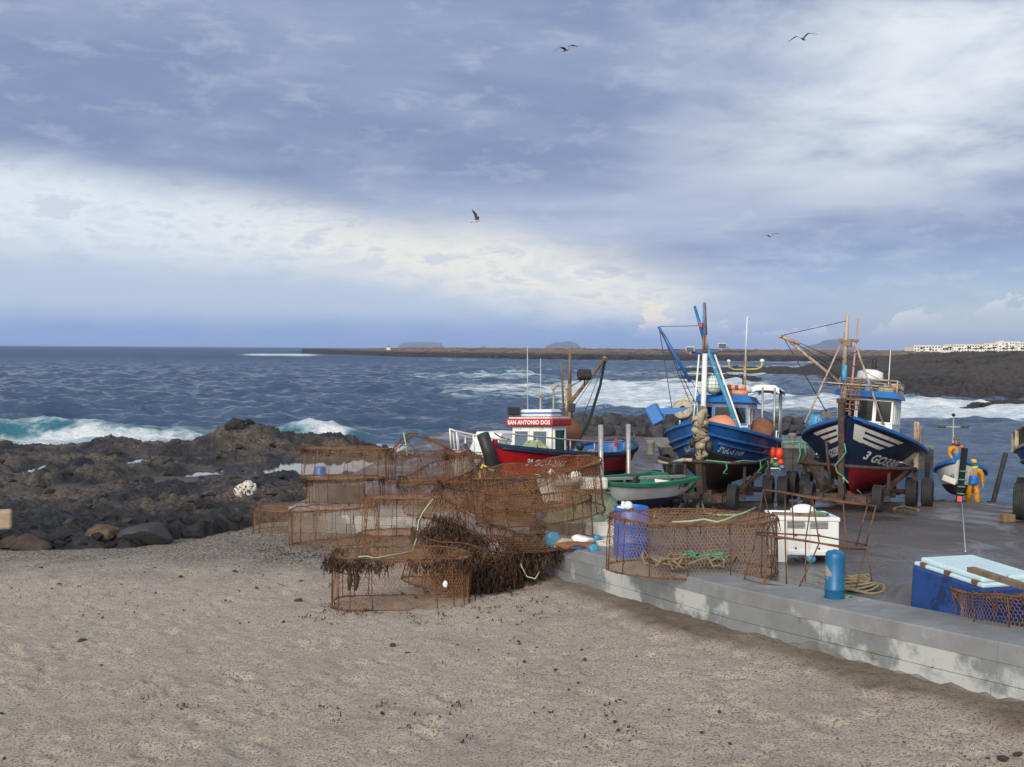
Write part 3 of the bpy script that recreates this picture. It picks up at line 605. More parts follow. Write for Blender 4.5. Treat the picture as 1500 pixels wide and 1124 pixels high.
M['wetstone'] = mat('wet_harbour_stone', (0.07, 0.06, 0.05), 0.6, 0, 0.3, 1.8, (0.03, 0.028, 0.025), 0.5, 0.1, 1.0, bump=0.8, bscale=12)
KERB = 0.8
def inward(y):                                # unit vector from the wall edge into the quay
    a = Vector((float(wall_x(y - 0.4)), y - 0.4, 0)); b = Vector((float(wall_x(y + 0.4)), y + 0.4, 0)); d = (b - a).normalized(); return Vector((d.y, -d.x, 0))
def build_quay():
    rowsY = list(np.arange(1.5, 34.01, 0.5)); A = []
    for y in rowsY:
        n = inward(y); x0 = float(wall_x(y)) + 0.3; A.append([(x0 + (48 - x0) * t, y, RZ(x0, y) + 0.012 * (vnoise((x0 + (48 - x0) * t) * 0.5, y * 0.5, 3) - 0.5)) for t in np.linspace(0, 1, 60)])
    for y in np.arange(34.5, 46.01, 0.5):
        x0 = float(basin_x(y)); A.append([(x0 + (48 - x0) * t, y, 1.37 - 0.22 * (y - 34)) for t in np.linspace(0, 1, 60)])
    mb = MB(); mb.grid(A, 0, True); mb.build('slipway', M['slip'], kind='structure')
    mb = MB(); A = []
    for y in np.arange(34.0, 62.01, 1.0):
        x0 = float(wall_x(y)) + 0.02; x1 = float(basin_x(y)) if y < 54.5 else 24.0; A.append([(x0 + (min(x1, 7.8) - x0) * t, y, RZ(x0, y) if y < 35 else 1.3) for t in np.linspace(0, 1, 24)])
    mb.grid(A, 0, True); mb.build('quay_floor', M['slip'], kind='structure')
    # side of the level quay down to the basin
    mb = MB(); A = []
    for y in np.arange(34.2, 55.01, 0.8):
        x = float(basin_x(y)); A.append([(x, y, 1.30), (x + 0.01, y, 0.6), (x + 0.02, y, -2)])
    mb.grid(A, 0, False); o = mb.build('basin_wall', M['wetstone']); tag(o, 'dark wet stone wall dropping from the level quay into the harbour basin', 'wall')
build_quay()
# sea wall beside the beach: kerb slab on two lifts of concrete, cast in bays
wall = thing('quay_wall', 'low grey concrete wall with whitewashed patches along the edge of the sand', 'wall', (0, 0, 0))
yb = [2.0]
while yb[-1] < 26.0: yb.append(min(yb[-1] + 1.9 + 0.05 * len(yb), 26.0))
yb += [28.2, 28.7, 29.2, 31.5, 34.0]
def strip(y0, y1, prof, gap):
    """solid between y0 and y1 whose cross section prof(y) lists (offset into the quay, z)"""
    n = 5; yy = np.linspace(y0 + gap, y1 - gap, n); rows = []
    for y in yy:
        e = Vector((float(wall_x(y)), y, 0)); nv = inward(y); rows.append([Vector((e.x, e.y, 0)) + nv * a + Vector((0, 0, z)) for a, z in prof(y)])
    mb = MB(); mb.grid(rows, 0, False, close_v=True); k = len(rows[0]); mb.add(rows[0], [tuple(range(k))]); mb.add(rows[-1], [tuple(range(k))[::-1]]); return mb
def ztop(y): return RZ(wall_x(y), y)
def zfoot(y): return SZ(wall_x(y), y) - 0.35
for k in range(len(yb) - 1):
    y0, y1 = yb[k], yb[k + 1]; j = 0.012 * math.sin(k * 3.1)
    strip(y0, y1, lambda y: [(0.0 + j, ztop(y) - 0.17), (0.012 + j, ztop(y) + 0.01), (0.03 + j, ztop(y) + 0.028), (KERB, ztop(y) + 0.03), (KERB + 0.02, ztop(y) - 0.1), (0.3, ztop(y) - 0.17)], 0.0015).build('kerb_slab', M['kerbc'], wall)
    zm = lambda y: ztop(y) - 0.17 - (ztop(y) - 0.17 - SZ(wall_x(y), y)) * 0.5
    strip(y0, y1, lambda y: [(0.004 - j, zm(y) + 0.004), (0.004 - j, ztop(y) - 0.174), (0.45, ztop(y) - 0.174), (0.45, zm(y) + 0.004)], 0.003).build('concrete_block', M['wallc'], wall)
    strip(y0 + 0.05, y1 + 0.05, lambda y: [(-0.02 + j, zfoot(y)), (-0.006 + j, zm(y) - 0.002), (0.45, zm(y) - 0.002), (0.45, zfoot(y))], 0.003).build('concrete_block', M['wallc'], wall)
# broken render along the foot of the wall
rows = []; rs = random.Random(6)
for y in np.linspace(8.6, 13.4, 40):
    e = Vector((float(wall_x(y)), y, 0)); nv = inward(y); zt = SZ(e.x, y) + 0.04 + 0.07 * rs.random() + 0.10 * math.exp(-((y - 12.3) / 0.35) ** 2); zb = SZ(e.x, y) - 0.3; o_ = 0.045 + 0.02 * rs.random()
    rows.append([e - nv * o_ + Vector((0, 0, zb)), e - nv * o_ + Vector((0, 0, zt)), e - nv * 0.004 + Vector((0, 0, zt + 0.015)), e - nv * 0.004 + Vector((0, 0, zb))])
mb = MB(); mb.grid(rows, 0, False, close_v=True); mb.build('broken_render', M['concrete'], wall)
# end of the wall that turns towards the rocks
mb = MB(); mb.box((0, 0, 0), (1.7, 0.5, 0.9), 0, 0, 0.03); o = mb.build('wall_end', M['concrete']); o.location = (-5.4, 31.6, 1.75); tag(o, 'pale concrete wall end on the rocks behind the stacked fish traps', 'wall')
# jetty
jet = thing('jetty', 'dark stone jetty closing the harbour basin behind the boats', 'jetty', (15.2, 57.2, 0))
L_, W_ = 15.2, 4.2
mb = MB(); mb.box((0, 0, 1.2), (L_, W_, 0.2), 0, 0, 0.03); mb.build('jetty_deck', M['concrete'], jet)
k = 0
for row, (z0, z1) in enumerate(((0.55, 1.098), (-0.1, 0.545), (-2.0, -0.105))):
    nb_ = 10
    for i in range(nb_):
        x0 = -L_ / 2 + L_ / nb_ * i; off = random.uniform(-0.02, 0.02); mb = MB(); mb.box((x0 + L_ / nb_ / 2, -0.02 + off, (z0 + z1) / 2), (L_ / nb_ - 0.015, W_ - 0.1, z1 - z0), 0, 0, 0.02); mb.build('stone_block', M['wetstone'], jet)
def bollard(x, y, label):
    mb = MB(); mb.lathe([(0, 0), (0.2, 0), (0.19, 0.05), (0.17, 0.4), (0.22, 0.45), (0.22, 0.55), (0.18, 0.6), (0, 0.6)], 12); o = mb.build('bollard', M['wood'] if 'wood' in label else M['concrete']); o.location = (x, y, 1.3); return tag(o, label, 'bollard', 'bollards on the harbour edge')
bollard(at_depth(1162, 55.6), 55.6, 'stubby brown bollard on the jetty with green rope trailing from it'); bollard(at_depth(1348, 55.8), 55.8, 'tall pale bollard at the outer end of the jetty').scale = (1.0, 1.0, 1.7)
bollard(at_depth(954, 49.5), 49.5, 'pale bollard on the level quay in front of the black boulders').scale = (1, 1, 1.2)
q = Vector((at_depth(1162, 55.3), 55.0, 1.32))
for pts in ([(-0.7, 0, 0.1), (-0.2, 0, 0.14), (0.2, 0, 0.16), (0.75, 0, 0.03)], [(0.3, 0, 0.1), (0.35, -0.05, -0.5), (0.2, -0.05, -1.0)], [(0.6, 0, 0.05), (0.65, -0.04, -0.6)]):
    mb = MB() if pts[0][0] == -0.7 else mb; mb.tube([q + Vector(p) for p in pts], 0.05, 5)
tag(mb.build('mooring_rope', M['greenrope']), 'green mooring rope hanging over the jetty edge', 'rope')
# white ladder on the jetty
lad = thing('ladder', 'white ladder hanging on the jetty wall beside the blue boat', 'ladder', (at_depth(1138, 54.6), 54.75, 0.0))
for sx in (-0.28, 0.28):
    mb = MB(); mb.tube([(sx, 0.3, 1.55), (sx, 0.0, 1.75), (sx, -0.06, 1.6), (sx, -0.06, -0.35)], 0.045, 6); mb.build('rail', M['white'], lad)
for k in range(7):
    mb = MB(); mb.bar((-0.28, -0.06, -0.2 + 0.27 * k), (0.28, -0.06, -0.2 + 0.27 * k), 0.035, n=6); mb.build('rung', M['white'], lad)
# breakwater boulders
bmesh_ = [rock_mesh('boulder', 60 + k, M['boulder'], 3, (1.05, 0.9, 0.8), 0.35) for k in range(6)]
bw = link('breakwater_core', rock_mesh('breakwater_core', 71, M['boulder'], 3, (10.5, 1.2, 0.8), 0.3), kind='structure'); bw.location = (7.0, 62.3, 1.0)
def boulders(rows, label0):
    for px, py, y, r, k in rows:
        p = P(px, py, y); o = link('boulder', bmesh_[k % 6], bw); o.location = (p.x - 7.0, p.y - 62.3, p.z - 1.0); o.scale = (r, r * 0.9, r * 0.86); o.rotation_euler = (random.uniform(-.4, .4), random.uniform(-.4, .4), k * 1.7)
rows = []
for i in range(17):       # bottom course, then the upper one
    rows.append((795 + i * 12 + random.uniform(-4, 4), 635 + random.uniform(-2, 3), 61 + random.uniform(-.4, .6), random.uniform(0.62, 0.95), i))
for i in range(13): rows.append((806 + i * 14.5 + random.uniform(-4, 4), 621 + random.uniform(-4, 3), 62.4, random.uniform(0.7, 1.0), i + 3))
for i in range(8): rows.append((1092 + i * 11.5 + random.uniform(-3, 3), 628 + random.uniform(-3, 3), 61.5, random.uniform(0.4, 0.58), i + 1))
for i in range(6): rows.append((1100 + i * 13 + random.uniform(-3, 3), 619 + random.uniform(-2, 2), 62.4, random.uniform(0.35, 0.5), i + 2))
boulders(rows, '')

# ================================================================== far coast
M['farlava'] = bpy.data.materials.new('far_lava'); M['farlava'].use_nodes = True
def _far(m_, veg):
    t = NT(m_.node_tree); b = t.n['Principled BSDF']; co = t.node('ShaderNodeTexCoord').outputs['Object']; sp_ = t.node('ShaderNodeSeparateXYZ'); t.put(sp_.inputs[0], co)
    n1 = t.noise(t.mapping(co, (0.6, 1, 1)), 0.03 if veg else 0.09, 7, 0.7); n2 = t.noise(co, 0.25 if veg else 0.9, 6, 0.7)
    c = t.mix(t.sm(n2, 0.4, 0.62), (0.018, 0.017, 0.02), (0.055, 0.05, 0.05))
    z = sp_.outputs[2]
    v = t.m('MULTIPLY', t.sm(z, 2.4, 4.4) if veg else t.sm(z, 1.0, 3.0, 0.2, 0.6), t.sm(n1, 0.36, 0.52))
    c = t.mix(v, c, t.mix(t.sm(n2, 0.4, 0.6), (0.11, 0.075, 0.05), (0.28, 0.20, 0.13)) if veg else (0.10, 0.08, 0.065))
    t.put(b.inputs['Base Color'], c); b.inputs['Roughness'].default_value = 0.9; b.inputs['Specular IOR Level'].default_value = 0.25
    bn = t.node('ShaderNodeBump'); bn.inputs['Strength'].default_value = 1.0; bn.inputs['Distance'].default_value = 0.25; t.put(bn.inputs['Height'], n2); t.l.new(bn.outputs[0], b.inputs['Normal'])
_far(M['farlava'], False); M['spit'] = bpy.data.materials.new('spit_ground'); M['spit'].use_nodes = True; _far(M['spit'], True)
def dist_of(px, py, z=0.0): return (CAM_Z - z) * 1500 / max(py - (508.3 + px * 0.0066), 0.5)
# spit: waterline (photo column -> distance)
_sp = [(440, 1100), (458, 1000), (500, 900), (560, 770), (650, 690), (780, 610), (1000, 585), (1200, 575), (1400, 560), (1900, 540)]
def build_spit():
    th = np.linspace(-0.205, 0.75, 520); t = np.concatenate([np.linspace(0, 0.1, 26), np.linspace(0.11, 1, 40)]); TT, UU = np.meshgrid(th, t, indexing='ij')
    d0 = np.interp(TT * 1500 + 750, [a for a, _ in _sp], [b for _, b in _sp]); d0 = d0 + 70 * (fbm(TT * 45, TT * 0, 5, 5, 0.65) - 0.5)
    DD = d0 * (1 + UU * 1.6); X_ = TT * DD; Y_ = DD; inl = DD - d0; endf = sstep(TT * 1500 + 750, 444, 640)
    top = (2.6 + 4.0 * endf)
    Z_ = -0.6 + top * (0.42 * sstep(inl, 0, 16) + 0.58 * sstep(inl, 10, 200)) + 2.8 * (fbm(X_ * 0.022, Y_ * 0.022, 5, 9) - 0.45) * sstep(inl, 3, 40) + 1.8 * (fbm(X_ * 0.12, Y_ * 0.15, 3, 19) - 0.5) * sstep(inl, 1, 12)
    Z_ = Z_ - 3 * sstep(UU, 0.93, 1.0)
    link('headland_terrain', arr_mesh('headland_terrain', np.stack([X_, Y_, Z_], -1).reshape(-1, 3), grid_faces(*TT.shape)[:, ::-1], M['spit']), kind='structure')
build_spit()
def build_lava_point():
    px = np.linspace(930, 2100, 420); u = np.linspace(0, 1, 150); PX, UU = np.meshgrid(px, u, indexing='ij')
    front = np.interp(PX, [930, 1060, 1110, 1180, 1250, 1330, 1420, 1500, 2100], [250, 235, 215, 180, 158, 140, 131, 126, 100]); back = np.interp(PX, [930, 1060, 1200, 1330, 1500, 2100], [290, 330, 420, 480, 430, 430])
    front = front * (1 + 0.10 * (fbm(PX * 0.02, PX * 0, 4, 7) - 0.5)); DD = front + (back - front) * UU; X_ = (PX - 750) / 1500 * DD; Y_ = DD
    top = np.interp(PX, [930, 1080, 1200, 1260, 1330, 1420, 1500, 2100], [0.3, 0.9, 1.3, 2.4, 4.1, 4.9, 5.2, 5.8])
    prof = sstep(UU, 0, 0.10) * 0.30 + sstep(UU, 0.06, 0.55) * 0.70; edge = sstep(UU, 1.0, 0.9) * sstep(PX, 930, 985)
    rough = 1.1 * domes(X_, Y_, 9, 401) + 0.8 * domes(X_, Y_, 4, 402) + 0.5 * domes(X_, Y_, 1.8, 403) + 0.9 * (fbm(X_ * 0.1, Y_ * 0.1, 3, 404) - 0.5)
    lowgap = sstep(fbm(X_ * 0.03, Y_ * 0.012, 3, 411), 0.52, 0.40) * sstep(PX, 1290, 1150)
    edge = edge * sstep(UU, 0.0, 0.035); Z_ = -0.9 + edge * (top * prof + rough * (0.35 + 0.12 * top) + 0.55) - 1.5 * lowgap * edge
    link('lava_point', arr_mesh('lava_point', np.stack([X_, Y_, Z_], -1).reshape(-1, 3), grid_faces(*PX.shape)[:, ::-1], M['farlava']), kind='structure')
build_lava_point()
def reef(px0, px1, y0, y1, h, seed):
    px = np.linspace(px0, px1, 90); u = np.linspace(0, 1, 40); PX, UU = np.meshgrid(px, u, indexing='ij'); DD = y0 + (y1 - y0) * UU; X_ = (PX - 750) / 1500 * DD
    q = 1 - ((PX - (px0 + px1) / 2) / ((px1 - px0) / 2)) ** 2 - (UU * 2 - 1) ** 2; Z_ = -0.7 + sstep(q, -0.6, 0.7) * (0.55 + h * (0.4 * fbm(X_ * 0.2, DD * 0.2, 3, seed) + domes(X_, DD, 2.5, seed) * 0.8 + 0.4 * domes(X_, DD, 1.0, seed + 1)))
    link('reef_rocks', arr_mesh('reef_rocks', np.stack([X_, DD, Z_], -1).reshape(-1, 3), grid_faces(*PX.shape)[:, ::-1], M['farlava']), kind='structure')
reef(1400, 1560, 104, 122, 1.0, 31); reef(1425, 1475, 121, 127, 0.7, 35); reef(985, 1130, 200, 240, 0.9, 33); reef(1000, 1110, 172, 186, 0.6, 37)
# islands far out, fading in the air
M['island'] = mat('island_slopes', (0.075, 0.06, 0.06), 0.9, 0, 0.3, 0.004, (0.05, 0.05, 0.04), 0.55, 0.1, 0.006)
def island(px0, px1, prof, dist, name='island'):
    n = 60; A = []
    for v in np.linspace(0, 1, 14):
        row = []
        for k in range(n + 1):
            u = k / n; h = np.interp(u, [p[0] for p in prof], [p[1] for p in prof]); x = (px0 + (px1 - px0) * u - 750) / 1500 * dist
            s_ = math.sin(PI * v); z = (h * dist / 1500) * s_ * (1 + 0.12 * (float(fbm(np.array([u * 14.0]), np.array([v * 5]), 3, int(px0))[0]) - 0.5)) - 2; row.append((x, dist + (v - 0.5) * (px1 - px0) / 1500 * dist * 0.8, z))
        A.append(row)
    mb = MB(); mb.grid(A, 0, True); mb.build(name, M['island'], kind='structure')
island(583, 652, [(0, 0), (0.06, 7), (0.16, 9), (0.75, 9.5), (0.9, 8), (1, 0)], 15500)
island(795, 853, [(0, 0), (0.12, 6), (0.3, 10.5), (0.46, 10), (0.55, 11), (0.68, 12), (0.85, 9), (0.95, 4), (1, 0)], 13500)
island(1140, 1256, [(0, 0), (0.25, 5), (0.5, 11), (0.62, 17), (0.76, 17.5), (0.86, 12), (0.95, 5), (1, 0)], 13000)
island(700, 717, [(0, 0), (0.5, 5), (1, 0)], 15500); island(1054, 1072, [(0, 0), (0.5, 8), (1, 0)], 13500)
# ================================================================== white hotel buildings on the far shore
M['hotel'] = mat('white_render', (0.80, 0.77, 0.70), 0.8, 0, 0.06, 0.3)
M['hotelwin'] = mat('dark_openings', (0.07, 0.075, 0.09), 0.4, 0, 0.2, 1)
HD = 760.0
def hx(px, d=HD): return (px - 750) / 1500 * d
def hz(py, px, d=HD): return CAM_Z - (py - (508.3 + px * 0.0066)) / 1500 * d
def building(px0, px1, py_top, py_bot, label, floors=3, cols=8, d=HD, depth=18, mt='hotel', roof=True, arched=False):
    x0, x1 = hx(px0, d), hx(px1, d); z1 = hz(py_top, (px0 + px1) / 2, d); z0 = min(hz(py_bot, (px0 + px1) / 2, d), z1 - 2.5); Wd = x1 - x0; H = z1 - z0
    o = thing('hotel_building', label, 'building', ((x0 + x1) / 2, d, z0), 0, 'white hotel buildings on the far shore')
    mb = MB(); mb.box((0, depth / 2, H / 2 - 1.5), (Wd, depth, H + 3)); mb.build('wall', M[mt], o)
    mb = MB(); mb.box((0, depth / 2, H + 0.2), (Wd + 0.6, depth + 0.6, 0.4)); mb.build('parapet', M['hotel'], o)
    win = None; fh = H / floors; cw = Wd / cols
    for i in range(floors):
        for j in range(cols):
            if random.random() < 0.12: continue
            if win is None:
                mb = MB(); mb.box((0, -0.02, 0), (cw * 0.55, 0.12, fh * 0.5)); mb.box((0, -0.06, fh * 0.28), (cw * 0.66, 0.3, fh * 0.06), mi=1); w_ = mb.build('window', [M['hotelwin'], M['hotel']], o); win = w_.data
            else: w_ = link('window', win, o)
            w_.location = (-Wd / 2 + (j + 0.5) * cw, 0, (i + 0.5) * fh)
    return o
building(1338, 1377, 509.5, 517.5, 'low white hotel wing with a dark glazed front, first of the row', 2, 9, mt='hotel')
building(1379, 1412, 511.5, 517.5, 'plain low white hotel wing between the glazed wing and the long block', 1, 6, d=775)
building(1396, 1442, 508.0, 519, 'long white hotel block with even rows of windows', 3, 12, d=770)
building(1441, 1460, 506.5, 519, 'taller white hotel block in the middle of the row', 3, 5, d=790)
building(1458, 1475, 505.0, 519, 'stepped white hotel block rising beside the tower', 4, 4, d=800)
building(1463, 1469, 503.0, 509, 'small white roof turret above the hotel blocks', 1, 2, d=812, depth=6)
building(1474, 1492, 504.0, 519, 'tall white hotel block with a parapet above its neighbours', 4, 5, d=800)
building(1490, 1520, 505.0, 519, 'broad white hotel block at the outer end of the row', 4, 9, d=795)
building(1426, 1512, 518.3, 522.5, 'long low white terrace wall building in front of the hotel', 1, 22, d=735, depth=8)
building(1352, 1392, 517.5, 519.5, 'low white garden building under the glazed hotel wing', 1, 9, d=740, depth=6)
M['palm'] = mat('palm_green', (0.035, 0.05, 0.02), 0.8, 0, 0.3, 1)
def make_palm(label, x, y, z, h):
    o = thing('palm_tree', label, 'palm tree', (x, y, z), random.uniform(0, 6), 'trees in front of the hotel')
    mb = MB(); mb.tube([(0, 0, -1), (0.1, 0, h * 0.5), (0.2, 0, h * 0.85)], 0.22, 5, radii=[0.3, 0.22, 0.18]); mb.build('trunk', M['wood'], o)
    mb = MB()
    for k in range(14):
        a = k * 2.4; e = 0.5 - 0.06 * k; L = h * 0.42; pts = [Vector((0.2, 0, h * 0.85)) + Vector((math.cos(a) * L * t, math.sin(a) * L * t, L * (e * t - 0.75 * t * t))) for t in (0, 0.35, 0.7, 1)]
        sd = Vector((-math.sin(a), math.cos(a), 0)) * L * 0.16
        vs = []; 
        for t, p in zip((0.2, 1, 0.8, 0.1), pts): vs += [p - sd * t + Vector((0, 0, -0.12 * L * t)), p + Vector((0, 0, 0.03)), p + sd * t + Vector((0, 0, -0.12 * L * t))]
        fs = []
        for i in range(3): fs += [(i * 3, i * 3 + 1, i * 3 + 4, i * 3 + 3), (i * 3 + 1, i * 3 + 2, i * 3 + 5, i * 3 + 4)]
        mb.add(vs, fs)
    mb.build('crown', M['palm'], o); return o
PALMS = ['first palm of the row, in front of the glazed hotel wing', 'short palm beside the first, under the glazed hotel wing', 'palm at the gap after the glazed hotel wing', 'tall palm at the start of the plain low hotel wing', 'palm in front of the plain low hotel wing', 'tall palm before the start of the long hotel block', 'palm before the middle of the long hotel block', 'tall palm at the far end of the long hotel block', 'short palm before the middle hotel block', 'tall palm between the middle block and the stepped block', 'palm before the stepped hotel block', 'tall palm before the tall hotel block with parapet', 'last palm of the row, before the broad end block']
for k, (px, h, d) in enumerate([(1350, 4.5, 745), (1362, 3.6, 742), (1384, 4.2, 748), (1391, 5.0, 742), (1405, 4.0, 748), (1418, 5.0, 742), (1429, 4.2, 745), (1437, 4.8, 738), (1448, 4.0, 742), (1456, 5.0, 739), (1470, 4.3, 740), (1482, 4.8, 738), (1496, 4.2, 740)]):
    make_palm(PALMS[k], hx(px, d), d, hz(519.5, px, d), h)
mb = MB(); mb.box((0, 0, 1.0), (3.2, 3, 2.6)); o = thing('hut', 'tiny pale hut alone on the far spit', 'hut', (at_depth(569, 880), 880, 4.6)); mb.build('wall', M['dirtywhite'], o)
mb = MB(); mb.add([(-1.8, -1.7, 2.3), (1.8, -1.7, 2.3), (1.8, 1.7, 2.3), (-1.8, 1.7, 2.3), (0, -1.7, 3.3), (0, 1.7, 3.3)], [(0, 1, 4), (1, 2, 5, 4), (2, 3, 5), (3, 0, 4, 5), (0, 3, 2, 1)]); mb.build('roof', M['brown'], o)
# ================================================================== lettering
_tc = {}
def text2d(s, size, bold=0.0):
    key = (s, size, bold)
    if key not in _tc:
        cu = bpy.data.curves.new('t', 'FONT'); cu.body = s; cu.size = size; cu.resolution_u = 2; cu.offset = bold
        ob = bpy.data.objects.new('t', cu); C.objects.link(ob); dg = bpy.context.evaluated_depsgraph_get(); ev = ob.evaluated_get(dg); me = ev.to_mesh()
        bm = bmesh.new(); bm.from_mesh(me); bmesh.ops.triangulate(bm, faces=bm.faces[:]); bm.verts.index_update()
        vs = [v.co.xy.copy() for v in bm.verts]; fs = [tuple(v.index for v in f.verts) for f in bm.faces]; bm.free()
        ev.to_mesh_clear(); bpy.data.objects.remove(ob); bpy.data.curves.remove(cu)
        _tc[key] = (vs, fs)
    return _tc[key]
def text_on(s, size, fn, name, mt, parent, bold=0.0, slant=0.0):
    """fn(x, y) -> point in the parent's space"""
    vs, fs = text2d(s, size, bold); xm = (max(v.x for v in vs) + min(v.x for v in vs)) / 2; ym = size * 0.35
    mb = MB(); mb.add([fn(v.x - xm + slant * (v.y - ym), v.y - ym) for v in vs], fs); return mb.build(name, mt, parent, fix=False)

# ================================================================== hulls
class Hull:
    def __init__(s, L, B, zk, zs, rake=0.5, mid=0.45, bowp=2.3, stern=0.72, e0=0.42, e1=1.05, zw=None, zwb=0.0, canoe=False, zku=0.35, krake=0.0):
        s.L, s.B, s.zk0, s.zsf, s.rake, s.mid, s.bowp, s.stern, s.e0, s.e1, s.zw, s.zwb, s.canoe, s.zku = L, B, zk, zs, rake, mid, bowp, stern, e0, e1, zw, zwb, canoe, zku
    def beam(s, u):
        if u > s.mid: b = 1 - ((u - s.mid) / (1 - s.mid)) ** s.bowp
        else: b = 1 - (1 - s.stern) * ((s.mid - u) / s.mid) ** 2
        if s.canoe and u < 0.22: b *= math.sqrt(max(0.0, 1 - ((0.22 - u) / 0.22) ** 2))
        return s.B * max(b, 0)
    def zs(s, u): return s.zsf[1] + (s.zsf[2] - s.zsf[1]) * max(0, (u - 0.35) / 0.65) ** 1.9 + (s.zsf[0] - s.zsf[1]) * max(0, (0.35 - u) / 0.35) ** 2
    def zk(s, u): return s.zk0 + s.zku * max(0, (u - 0.86) / 0.14) ** 2 + (0.5 * s.zku * max(0, (0.15 - u) / 0.15) ** 2 if s.canoe else 0.25 * max(0, (0.2 - u) / 0.2) ** 1.5)
    def pt(s, u, v, side=1, off=0.0):
        e = s.e0 + (s.e1 - s.e0) * float(sstep(u, 0.5, 1.0)); z = s.zk(u) + (s.zs(u) - s.zk(u)) * v
        y = s.beam(u) * (max(v, 0) ** e) + 0.05; x = (u - 0.5) * s.L + s.rake * (u ** 4) * v - (0.25 * v * (1 - u) ** 5 if not s.canoe else 0.3 * v * (1 - u) ** 8)
        p = Vector((x, side * y, z))
        if off:
            du = 1e-3; a = s.pt(min(u + du, 1), v, side) - s.pt(max(u - du, 0), v, side); b = s.pt(u, min(v + du, 1.0), side) - s.pt(u, max(v - du, 0), side); n = a.cross(b)
            if n.length > 1e-12:
                n.normalize(); n = n if n.y * side > 0 else -n; p = p + n * off
        return p
    def vw(s, u): return min(0.95, max(0.02, (s.zw + s.zwb * u ** 3 - s.zk(u)) / (s.zs(u) - s.zk(u))))
    def build(s, parent, m_top, m_bot, m_in, m_cap, m_deck, bul=0.5, nu=44, label=None, strakes=True, deck_lo=None):
        us = [1 - (1 - k / nu) ** 1.25 for k in range(nu + 1)]; mb = MB()
        for side in (1, -1):
            bot = [[s.pt(u, s.vw(u) * t, side) for t in (0, .05, .15, .3, .45, .6, .75, .9, 1)] for u in us]; top = [[s.pt(u, s.vw(u) + (1 - s.vw(u)) * t, side) for t in (0, .12, .25, .4, .55, .7, .85, 1)] for u in us]
            mb.grid(bot, 1); mb.grid(top, 0)
        # stem plank, keel plank, transom
        mb.grid([[s.pt(1.0, k / 10, 1), s.pt(1.0, k / 10, 1) + Vector((0.09, -0.05, 0)), s.pt(1.0, k / 10, -1)] for k in range(11)], 0, False)
        mb.box((-0.02 * s.L, 0, s.zk0 - 0.06), (s.L * 0.84, 0.1, 0.16), mi=1)
        if not s.canoe: mb.grid([[s.pt(0, k / 10, 1), s.pt(0, k / 10, -1)] for k in range(11)], 0, False)
        h = mb.build('hull', [m_top, m_bot], parent)
        # bulwark inside
        mb = MB(); t = 0.07
        def inner(u, side, z): p = s.pt(u, min(1.0, max(0.05, (z - s.zk(u)) / (s.zs(u) - s.zk(u)))), side); y = max(abs(p.y) - t, 0.0); return Vector((min(p.x, s.pt(0.975, 1).x - t), side * y, z))
        dz = lambda u: s.zs(u) - bul - 0.25 * max(0, u - 0.7)
        for side in (1, -1): mb.grid([[inner(u, side, s.zs(u) + 0.002), inner(u, side, dz(u) - 0.05)] for u in us], 0, True)
        if not s.canoe: mb.grid([[Vector((s.pt(0, 1).x + t, sd * (abs(s.pt(0, 1).y) - t), z)) for sd in (1, -1)] for z in (s.zs(0), dz(0) - 0.05)], 0, False)
        mb.build('bulwark', m_in, parent)
        mb = MB(); mb.grid([[inner(u, 1, dz(u)), inner(u, -1, dz(u))] for u in us], 0, True); mb.build('deck', m_deck, parent)
        mb = MB()
        for side in (1, -1):
            rows = []
            for u in us:
                p = s.pt(u, 1, side); i = inner(u, side, p.z); o = p + Vector((0, side * 0.05, 0)); rows.append([Vector((o.x, o.y, p.z - 0.05)), Vector((o.x, o.y, p.z + 0.035)), Vector((i.x, i.y - side * min(0.04, abs(i.y)), p.z + 0.04)), Vector((i.x, i.y - side * min(0.04, abs(i.y)), p.z - 0.03))])
            mb.grid(rows, 0, False, close_v=True)
        if not s.canoe: p = s.pt(0, 1); mb.box((p.x + 0.02, 0, p.z), (0.16, abs(p.y) * 2 + 0.06, 0.09))
        mb.build('gunwale', m_cap, parent)
        return h
    def rail(s, parent, name, m_, v0, v1, r, u0=0.0, u1=0.985, side=(1, -1)):
        for sd in side:
            mb = MB(); n = 30; mb.tube([s.pt(u0 + (u1 - u0) * k / n, v0 + (v1 - v0) * k / n, sd, r * 0.4) for k in range(n + 1)], r, 6); mb.build(name, m_, parent)
    def patch(s, parent, name, m_, uv, off=0.008, side=1, nu=10, nv=3):
        """flat painted panel: uv = four corners (u, v), in order around"""
        a, b, c, d = [Vector((p[0], p[1], 0)) for p in uv]; rows = []
        for i in range(nu + 1):
            t = i / nu; rows.append([s.pt(*((a.lerp(b, t)).lerp(d.lerp(c, t), j / nv))[:2], side, off) for j in range(nv + 1)])
        mb = MB(); mb.grid(rows, 0, True); return mb.build(name, m_, parent)
    def text(s, parent, string, size, u, v, side, m_, bold=0.0, slant=0.0, off=0.012, squash=1.0):
        du = (s.pt(u + 0.01, v, side) - s.pt(u - 0.01, v, side)).length / 0.02; dv = (s.pt(u, v + 0.01, side) - s.pt(u, v - 0.01, side)).length / 0.02; sg = -1 if side > 0 else 1
        return text_on(string, size, lambda x, y: s.pt(min(u + sg * x * squash / du, 0.998), v + y / dv, side, off), 'registration', m_, parent, bold, slant)

